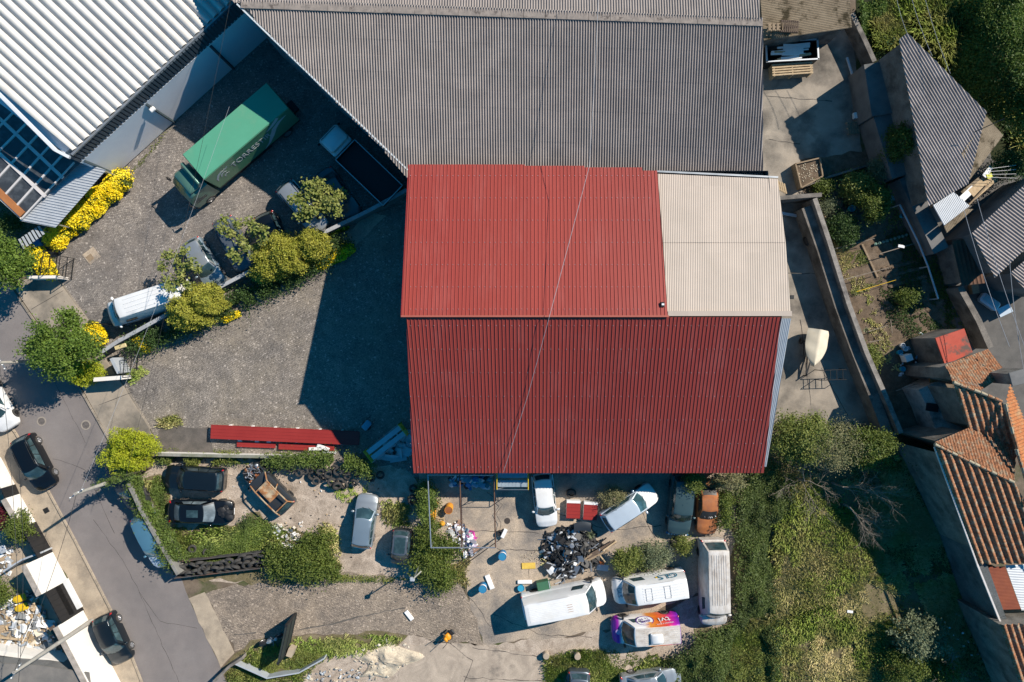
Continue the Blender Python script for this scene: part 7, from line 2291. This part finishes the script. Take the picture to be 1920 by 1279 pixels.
plank('oil_tray', 'flat grey panel lying at the right foot of the scrap heap', (1130, 1064), .05, (.9, .5, .05), -8, M['steelw'], 'panel')
plank('orange_scrap', 'orange plastic piece beside the tyre at the scrap heap', (1128, 1056), .2, (.4, .2, .12), -10, plain('orange_plastic', (.62, .16, .04), .5), 'scrap')
p = W(937, 1000, .25)
mb = MB(); mb.lathe([(.2, -.25), (.22, 0), (.2, .1), (.15, .1), (.14, -.02), (0, -.02)], 16, p); mb.tube([p + Vector((0, .2, .1)), p + Vector((.1, .8, .03)), p + Vector((-.3, 1.5, .03)), p + Vector((.2, 2.2, .03)), p + Vector((-.6, 2.9, .03)), p + Vector((-1.0, 3.2, .03))], .018, 5)
single('vacuum_cleaner', 'black vacuum pot with its hose trailing over the concrete', 'vacuum', mb, M['blackp'], loc=(p.x, p.y, 0))
plank('ladder_rail', 'steel ladder lying across the corner of the pipe frame', (905, 1035), .9, (3.3, .06, .06), 36, M['dark'], 'ladder')
p = W(951, 977, .04); mb = MB(); mb.lathe([(.24, 0), (.24, .004), (0, .005)], 18, (p.x, p.y, .021))
single('oil_stain', 'dark oil spot on the concrete yard', 'oil stain', mb, plain('oil', (.06, .05, .045), .5), loc=(p.x, p.y, .021))
for k, (x, y) in enumerate([(1024, 1231), (1083, 1232)]):
    p = W(x, y, .5); mb = MB(); mb.lathe([(.25, -.5), (.25, -.02), (.23, 0), (0, .01)], 18, p)
    single('concrete_post', ['left round concrete stump in the grass', 'right round concrete stump in the grass'][k], 'post', mb, M['pave'], loc=(p.x, p.y, 0), smooth=40)
# orange bags and pallet in the pipe frame
def pallet(label, px, z, s, rz, m, n=7, stack=1, tilt=0):
    p = W(*px, z)
    t = thing('pallet', label, 'pallet', (p.x, p.y, p.z - .14 * stack + .0), rad(rz))
    mb = MB()
    for q in range(stack):
        for k in range(n): mb.box((0, -s[1] / 2 + s[1] * (k + .5) / n, .12 + .145 * q), (s[0], s[1] / n * .62, .025))
    mb.build('boards', m, t, world=False)
    mb = MB()
    for q in range(stack):
        for x in (-s[0] * .45, 0, s[0] * .45): mb.box((x, 0, .055 + .145 * q), (.1, s[1], .1))
    mb.build('bearers', m, t, world=False)
    if tilt: t.rotation_euler = (rad(tilt), 0, rad(rz))
    return t
pallet('wooden pallet beside the orange sacks in the pipe frame', (823, 968), .3, (.75, 1.1), 8, M['woodp'], 8)
for k, (x, y, s) in enumerate([(811, 962, (.55, 1.0)), (829, 982, (.4, .35)), (816, 945, (.4, .3))]):
    p = W(x, y, .3); mb = MB(); mb.blob(p, (s[0] * .6, s[1] * .6, .28), k, .25, 12)
    single('sack', ['large orange sack at the left rail of the pipe frame', 'small orange sack below the pallet in the pipe frame', 'small yellow sack above the large orange sack'][k], 'sack', mb, mat('orange_sack', (.70, .33, .03), (.55, .24, .02), 4, .8, fine=.3), loc=(p.x, p.y, 0), smooth=60)
# ---- back yard at the top
pallet('dark grey pallet lying on the mossy shed roof', (1481, 49), 3.75, (.85, 1.3), 87, M['wooddk'], 9)
pallet('broken wooden pallet on the mossy shed roof left of the dark one', (1455, 50), 3.75, (.5, 1.2), 92, M['wood'], 4)
pallet('stack of fresh wooden pallets below the skip', (1486, 129), 1.1, (3.1, .95), 4, M['woodp'], 5, 6)
pallet('wooden pallet leaning in the shade by the blue pipe', (1600, 240), .5, (.95, 1.2), 100, M['wood'], 7, 1, 20)
p = W(1485, 95, 1.4)
t = thing('skip', 'open metal skip full of white boards beside the mossy shed', 'skip', (p.x, p.y, 0), rad(3))
mb = MB()
for (x, y, sx, sy) in ((0, .72, 3.9, .08), (0, -.72, 3.9, .08), (1.92, 0, .08, 1.5), (-1.92, 0, .08, 1.5)): mb.box((x, y, .7), (sx, sy, 1.4))
mb.box((0, 0, .1), (3.9, 1.5, .1)); mb.build('tub', M['dark'], t, world=False)
mb = MB()
for (x, y, sx, sy) in ((0, .74, 4.0, .1), (0, -.74, 4.0, .1), (1.95, 0, .12, 1.6), (-1.95, 0, .12, 1.6)): mb.box((x, y, 1.43), (sx, sy, .07))
mb.build('rim', M['steelw'], t, world=False)
r_ = random.Random(9)
for k in range(13):
    q = W(1485, 95, 1.35) + Vector((r_.uniform(-.7, .7), -.55 + 1.1 * k / 13, .05 * r_.random()))
    mb = MB(); mb.box((0, 0, 0), (r_.uniform(1.4, 2.6), r_.uniform(.10, .22), .04))
    o = mb.build('board', r_.choice([M['whitep'], M['whitep'], M['steelw'], M['woodp']]), None, world=False); o.location = q; o.rotation_euler = (0, rad(r_.uniform(-2, 2)), rad(4 + r_.uniform(-6, 6)))
    tag(o, 'discarded pale board lying in the open skip', 'board', 'boards in the skip')
mb = MB(); mb.tube([W(1588, 108, .3), W(1604, 160, .3), W(1613, 206, .3)], .10, 8)
single('pipe', 'pale pipe along the wall in the shaded back yard', 'pipe', mb, M['steelw'], loc=W(1588, 108, 0))
plank('carton', 'white carton at the end of the pale pipe', (1607, 217), .3, (.6, .45, .3), 5, M['whitep'], 'carton')
# planter
t = thing('planter', 'wooden framed soil bed at the corner of the back yard', 'planter', W(1515, 325))
cs = [(1492, 307), (1538, 296), (1543, 330), (1503, 352)]
for k in range(4):
    a, b = W(*cs[k], .8), W(*cs[(k + 1) % 4], .8)
    mb = MB(); mb.beam(a - Vector((0, 0, .4)), b - Vector((0, 0, .4)), .1, .8); mb.build('side_board', M['wood'], t)
mb = MB(); mb.prism([W(*c, .62)[:2] for c in cs], .02, .62); mb.build('soil', M['soil'], t)
mb = MB()
g = random.Random(3)
for k in range(60):
    q = W(g.uniform(1497, 1537), g.uniform(305, 340), .64)
    if q: mb.box(q, (.07, .05, .03), g.uniform(0, 3))
tag(mb.build('pebbles', plain('pale_chip', (.55, .48, .36), .9)), kind='stuff')
# garden
mb = MB(); mb.tube([W(1687, 384, 1.2), W(1722, 455, 1.2), W(1740, 500, 1.2), W(1759, 560, 1.2)], .07, 8)
for x, y in ((1687, 384), (1740, 500), (1759, 560)): q = W(x, y, 1.2); mb.tube([(q.x, q.y, 0), q], .05, 6)
single('pipe_rail', 'long pale pipe rail on posts between the garden and the house path', 'pipe', mb, M['steelw'], loc=W(1687, 384, 0))
for k, (x, y, s) in enumerate([(1597, 391, .26), (1693, 404, .2)]):
    p = W(x, y, .3); mb = MB(); mb.lathe([(s * .8, -.3), (s, .1), (s * .9, .1), (s * .7, -.1), (0, -.1)], 14, p)
    single('bucket', ['turquoise bucket in the sunny part of the garden', 'turquoise bucket in the shade beside the pipe rail'][k], 'bucket', mb, plain('turquoise', (.02, .40, .55), .5), loc=(p.x, p.y, 0))
def cane(label, a, b, za, zb, r=.035, m=None, name='bean_pole'):
    mb = MB(); mb.tube([W(*a, za), W(*b, zb)], [r, r * .7], 5); single(name, label, 'pole', mb, m or M['dry'], loc=W(*a, 0))
cane('pole rail over the square planted bed, upper one', (1560, 468), (1640, 447), .9, .9)
cane('pole rail under the square planted bed', (1580, 525), (1667, 502), .9, .9)
cane('bent yellow cane across the garden path', (1606, 547), (1680, 525), .7, .6, .022, M['yellow'])
cane('pole with a white rag in the shaded bed', (1650, 476), (1720, 455), .9, .9)
cane('pole lying across the dark bed near the alley wall, upper one', (1628, 622), (1665, 610), .6, .6)
cane('pole lying across the dark bed near the alley wall, lower one', (1628, 642), (1655, 637), .6, .6)
cane('long curved branch rail near the old house wall', (1680, 733), (1728, 717), .8, .8)
cane('upright garden stake in the dark bed', (1670, 600), (1673, 625), .2, 1.0)
plank('rag', 'white rag hanging on the pole in the shaded bed', (1690, 462), .95, (.5, .22, .04), -10, M['whitep'], 'rag')
G3 = 'plants lined up in the dark bed'
for k in range(9):
    p = W(1642 + k * 7.2, 458 - k * 2.2, .15)
    mb = MB(); mb.blob((0, 0, 0), (.15, .15, .12), k, .5, 8); o = mb.build('cabbage', mat('cabbage_leaf', (.16, .26, .22), (.10, .19, .15), 6, .7), None, world=False); o.location = p; o.scale = (.8 + .05 * (k % 4),) * 3
    tag(o, 'pale blue green cabbage in the row across the dark bed', 'cabbage', G3)
for k in range(4):
    a, b = [((1562, 470), (1588, 555)), ((1616, 458), (1645, 520)), ((1545, 400), (1560, 465)), ((1575, 330), (1600, 395))][k]
    mb = MB(); mb.beam(W(*a, .06), W(*b, .06), .14, .14)
    single('bed_edging', ['edging board left of the square planted bed', 'edging board right of the square planted bed', 'edging board under the dark bush in the garden', 'edging board along the upper garden bed'][k], 'edging', mb, M['wood'], loc=W(*a, 0))
plank('carton', 'white washing machine carcass by the outhouse wall', (1700, 671), .7, (.55, .5, .7), 20, M['whitep'], 'appliance')
for k, (x, y) in enumerate([(1693, 648), (1698, 654), (1688, 661), (1693, 692)]):
    p = W(x, y, .3); mb = MB(); mb.lathe([(.16, -.3), (.2, .05), (.17, .05), (.14, -.1), (0, -.1)], 12, p)
    single('tub', ['upper white tub beside the outhouse', 'second white tub beside the outhouse, touching the upper one', 'small turquoise tub left of the washing machine carcass', 'turquoise round tub below the washing machine carcass'][k], 'tub', mb, M['whitep'] if k < 2 else plain('turquoise', (.02, .40, .55), .5), loc=(p.x, p.y, 0))
plank('shed_door', 'rust orange metal sheet roof patch between outhouse and tiled house', (1760, 704), 2.4, (1.5, .9, .06), 8, M['rust'], 'metal sheet')
# chimney of the tiled house, ruined wall piece
lowwall('house_wall', 'pale ruined gable wall with dark window holes below the middle tile slope', [(1745, 720), (1765, 760), (1790, 830)], 2.2, 2.0, mat('ruined_plaster', (.50, .48, .45), (.34, .32, .30), 1.2, .95, .4, 14, c3=(.09, .085, .08), s3=.6, fine=.3), cat='wall')
plank('window_shade_slab', 'dark window opening in the ruined gable wall, right one', (1790, 762), 2.25, (1.1, .55, .12), -8, M['black'], 'window')  # solid black slab: the shade inside the opening is put into its colour
plank('window_shade_slab', 'dark window opening in the ruined gable wall, left one', (1748, 764), 2.25, (.9, .6, .12), -8, M['black'], 'window')
p = W(1905, 706, 6.5)
t = thing('chimney', 'square concrete chimney on the tiled house at the right edge', 'chimney', (p.x, p.y, 4.5), rad(15))
mb = MB(); mb.box((0, 0, 1.2), (1.3, .75, 2.4)); mb.build('stack', M['stone'], t, world=False)
mb = MB(); mb.box((0, 0, 2.45), (1.5, .95, .1), bev=.02); mb.build('cap', M['grey'], t, world=False)
G4 = [('ridge_tiles', [(1787, 717, 6.08), (1838, 736, 6.08), (1877, 752, 6.08)], 'pale mossy ridge tiles above the middle tile slope'), ('ridge_tiles', [(1752, 833, 6.08), (1826, 869, 6.08), (1900, 904, 6.08)], 'pale mossy ridge tiles above the large shaded tile slope'), ('ridge_tiles', [(1884, 757, 6.15), (1895, 800, 6.15), (1907, 840, 6.15)], 'ridge tiles between the shaded and the orange slopes'), ('ridge_tiles', [(1905, 842, 6.15), (1938, 945, 6.2)], 'lower ridge tiles at the right edge')]
for nm, pts, lab in G4:
    mb = MB()
    P = [W(*q) for q in pts]
    for a, b in zip(P, P[1:]):
        n_t = max(2, int((b - a).length / .42))
        for k in range(n_t):
            u, v = a.lerp(b, k / n_t), a.lerp(b, (k + 1.08) / n_t)
            mb.tube([u + Vector((0, 0, .03)), v], [.12, .10], 7, m=M['tile'] if k % 3 else mat('lichen_tile', (.42, .36, .25), (.3, .25, .18), 4, .95))
    single(nm, lab, 'ridge tiles', mb, None, loc=P[0])
mb = MB(); mb.beam(W(1752, 838, 5.9), W(1832, 1058, 4.35), .1, .1); mb.beam(W(1832, 1058, 4.35), W(1945, 1340, 4.4), .12, .1)
single('gutter', 'white gutter along the eaves above the long dark wall', 'gutter', mb, M['frame'], loc=W(1752, 838, 5.9))
# boat on its trailer
p = W(1527, 652, 1.0)
t = thing('covered_boat', 'boat under a cream tarpaulin on a trailer in the alley', 'boat', (p.x, p.y, 0), rad(-100))
mb = MB()
def hull(u, v):
    x = -1.35 + 2.75 * u
    w = .78 * (1 - max(0, (u - .35) / .65) ** 2.2) * (1 if u > .1 else .9 + u)
    a = math.pi * v
    top_ = 1.15 + .18 * u
    return Vector((x, w * math.cos(a), top_ - (.75 - .3 * u) * math.sin(a)))
mb.grid(hull, 14, 8); mb.build('hull', M['whitep'], t, world=False, smooth=60)
mb = MB()
def tarp(u, v):
    x = -1.4 + 2.85 * u
    w = .82 * (1 - max(0, (u - .35) / .65) ** 2.2) * (1 if u > .1 else .9 + u) + .02
    y = w * (1 - 2 * v)
    ridge_ = (1 - abs(1 - 2 * v)) ** .8
    return Vector((x, y, 1.16 + .18 * u + .42 * ridge_ * (1 - .5 * u) + .014 * math.sin(u * 17 + 5 * v) * (1 - ridge_ * .4)))
mb.grid(tarp, 26, 14); mb.build('tarpaulin', mat('cream_tarpaulin', (.72, .64, .50), (.64, .56, .43), 2, .8, fine=.08), t, world=False, smooth=60)
mb = MB(); mb.beam((-1.2, .4, .42), (2.2, 0, .42), .08); mb.beam((-1.2, -.4, .42), (2.2, 0, .42), .08); mb.beam((-.4, -.8, .36), (-.4, .8, .36), .08); mb.tube([(2.2, 0, 0), (2.2, 0, .6)], .05, 6); mb.build('trailer', M['dark'], t, world=False)
for s in (1, -1): add_wheel(t, -.4, s * .78, .8)
def ladder(label, px, z, L, Wd, rz, n, m):
    p = W(*px, z)
    t = thing('rack', label, 'rack', (p.x, p.y, 0), rad(rz))
    mb = MB()
    for s in (1, -1): mb.tube([(-L / 2, s * Wd / 2, z), (L / 2, s * Wd / 2, z)], .03, 6)
    for k in range(n): mb.tube([(-L / 2 + L * (k + .5) / n, -Wd / 2, z), (-L / 2 + L * (k + .5) / n, Wd / 2, z)], .025, 6)
    mb.build('top_rails', m, t, world=False)
    for s in (1, -1):
        for x in (-L / 2, L / 2):
            mb = MB(); mb.tube([(x, s * Wd / 2, 0), (x, s * Wd / 2, z)], .03, 6); mb.build('leg', m, t, world=False)
ladder('dark steel rack standing in the alley beside the boat', (1563, 703), 1.1, 1.9, .75, 2, 4, M['dark'])
cane('leaning stake with a rag at the alley slab edge', (1470, 512), (1503, 513), .3, .9, .03)
plank('gutter_piece', 'pale length of gutter lying in the alley below the wall stub', (1478, 402), .3, (1.3, .22, .14), -10, M['steelw'], 'gutter')
p = W(1516, 450, .3); mb = MB(); mb.blob(p, (.4, .5, .4), 3, .3, 12); single('rubbish_bag', 'black rubbish bag against the alley wall', 'bag', mb, M['blackp'], loc=(p.x, p.y, 0), smooth=60)
for k in range(4): plank('timber', 'short pale timber leaning at the rear corner of the beige roof', (1460 + 4 * k, 348 + 2 * k), 1.0, (.12, .8, .1), 12, M['woodp'], 'timber', 'timbers at the beige roof corner')
# right yard: bath, boards
p = W(1857, 566, .5)
t = thing('bathtub', 'pale blue bathtub standing in the shaded paved yard', 'bathtub', (p.x, p.y, .02), rad(-35))
mb = MB(); mb.box((0, 0, .3), (1.6, .75, .55), bev=.12); mb.build('tub', P_['pale'], t, world=False, smooth=40)
mb = MB(); mb.box((0, 0, .585), (1.3, .5, .03), bev=.01); mb.build('basin', M['steel'], t, world=False)
plank('table', 'pale folded table beside the bathtub', (1884, 582), .5, (1.1, .7, .05), 25, P_['pale'], 'table')
plank('carton', 'small wooden crate at the top of the shaded paved yard', (1826, 542), .4, (.55, .7, .4), 10, M['wood'], 'crate')
for k, (x, y, L, w, rz, m) in enumerate([(1843, 347, 2.4, .9, 40, M['woodp']), (1822, 352, 1.8, .6, 38, M['fibreb']), (1812, 365, 1.6, .5, 42, M['whitep']), (1852, 322, 1.0, .35, 50, M['whitep']), (1855, 330, .45, .35, 20, plain('lime_box', (.62, .62, .05), .6)), (1832, 368, 2.6, .12, 45, M['wood'])]):
    plank('board', ['large pale chipboard sheet behind the tin shed', 'grey brown board behind the tin shed', 'narrow white board at the tin shed edge', 'white plank beside the lime green box', 'lime green box on the boards behind the tin shed', 'long thin batten beside the chipboard sheet'][k], (x, y), 1.6 + .05 * k, (L, w, .06), rz, m, 'board', tilt=4)
# left courtyard
def wheelbarrow(label, px, rz):
    p = W(*px, .5)
    t = thing('wheelbarrow', label, 'wheelbarrow', (p.x, p.y, .02), rad(rz))
    mb = MB(); mb.box((0, 0, .45), (.95, .55, .2), bev=.1); mb.blob((0, 0, .58), (.5, .28, .08), 2, .1, 12); mb.build('tray', M['yellow'], t, world=False, smooth=45)
    mb = MB(); mb.tube([(.6, .12, .3), (-.2, .25, .4), (-.95, .28, .6)], .02, 6); mb.tube([(.6, -.12, .3), (-.2, -.25, .4), (-.95, -.28, .6)], .02, 6); mb.build('handle', M['dark'], t, world=False)
    add_wheel(t, .68, 0, .5)
wheelbarrow('upturned yellow wheelbarrow in the courtyard, upper one', (37, 1122), 20)
wheelbarrow('upturned yellow wheelbarrow in the courtyard, lower one', (41, 1139), 17)
plank('chair_frame', 'white chair frame in the courtyard at the left edge', (5, 1030), .5, (.5, .6, .06), 20, M['steelw'], 'chair')
lowwall('fence', 'thin white rail fence across the courtyard', [(5, 1072), (40, 1050), (78, 1036)], 1.2, .12, M['steelw'], cat='fence')
lowwall('boundary_wall', 'white courtyard wall in front of the grey flat roof at the bottom left', [(-20, 1222), (40, 1230), (120, 1246)], 1.4, .35, M['wallw'])
house('shed', 'grey flat concrete roof at the bottom left corner', 'shed', [dict(px=[(-60, 1240), (70, 1248), (166, 1262), (175, 1330), (-60, 1330)], pl=((-60, 1240, 2.8), (166, 1262, 2.8), (-60, 1330, 2.8)), prof=None, m=mat('flat_roof_grey', (.22, .20, .18), (.16, .15, .14), .9, .95, c3=(.28, .25, .21), s3=.6, fine=.3))], M['grey'])
plank('timber', 'dark beam leaning behind the tall white wall', (112, 1200), 1.6, (2.4, .4, .12), -58, M['wooddk'], 'beam')
plank('timber', 'long pale timber over the courtyard junk', (25, 1198), .5, (2.2, .16, .1), -6, M['woodp'], 'timber')
plank('ladder', 'thin white pole lying over the courtyard junk', (52, 1182), .6, (2.0, .05, .05), 66, M['whitep'], 'pole')
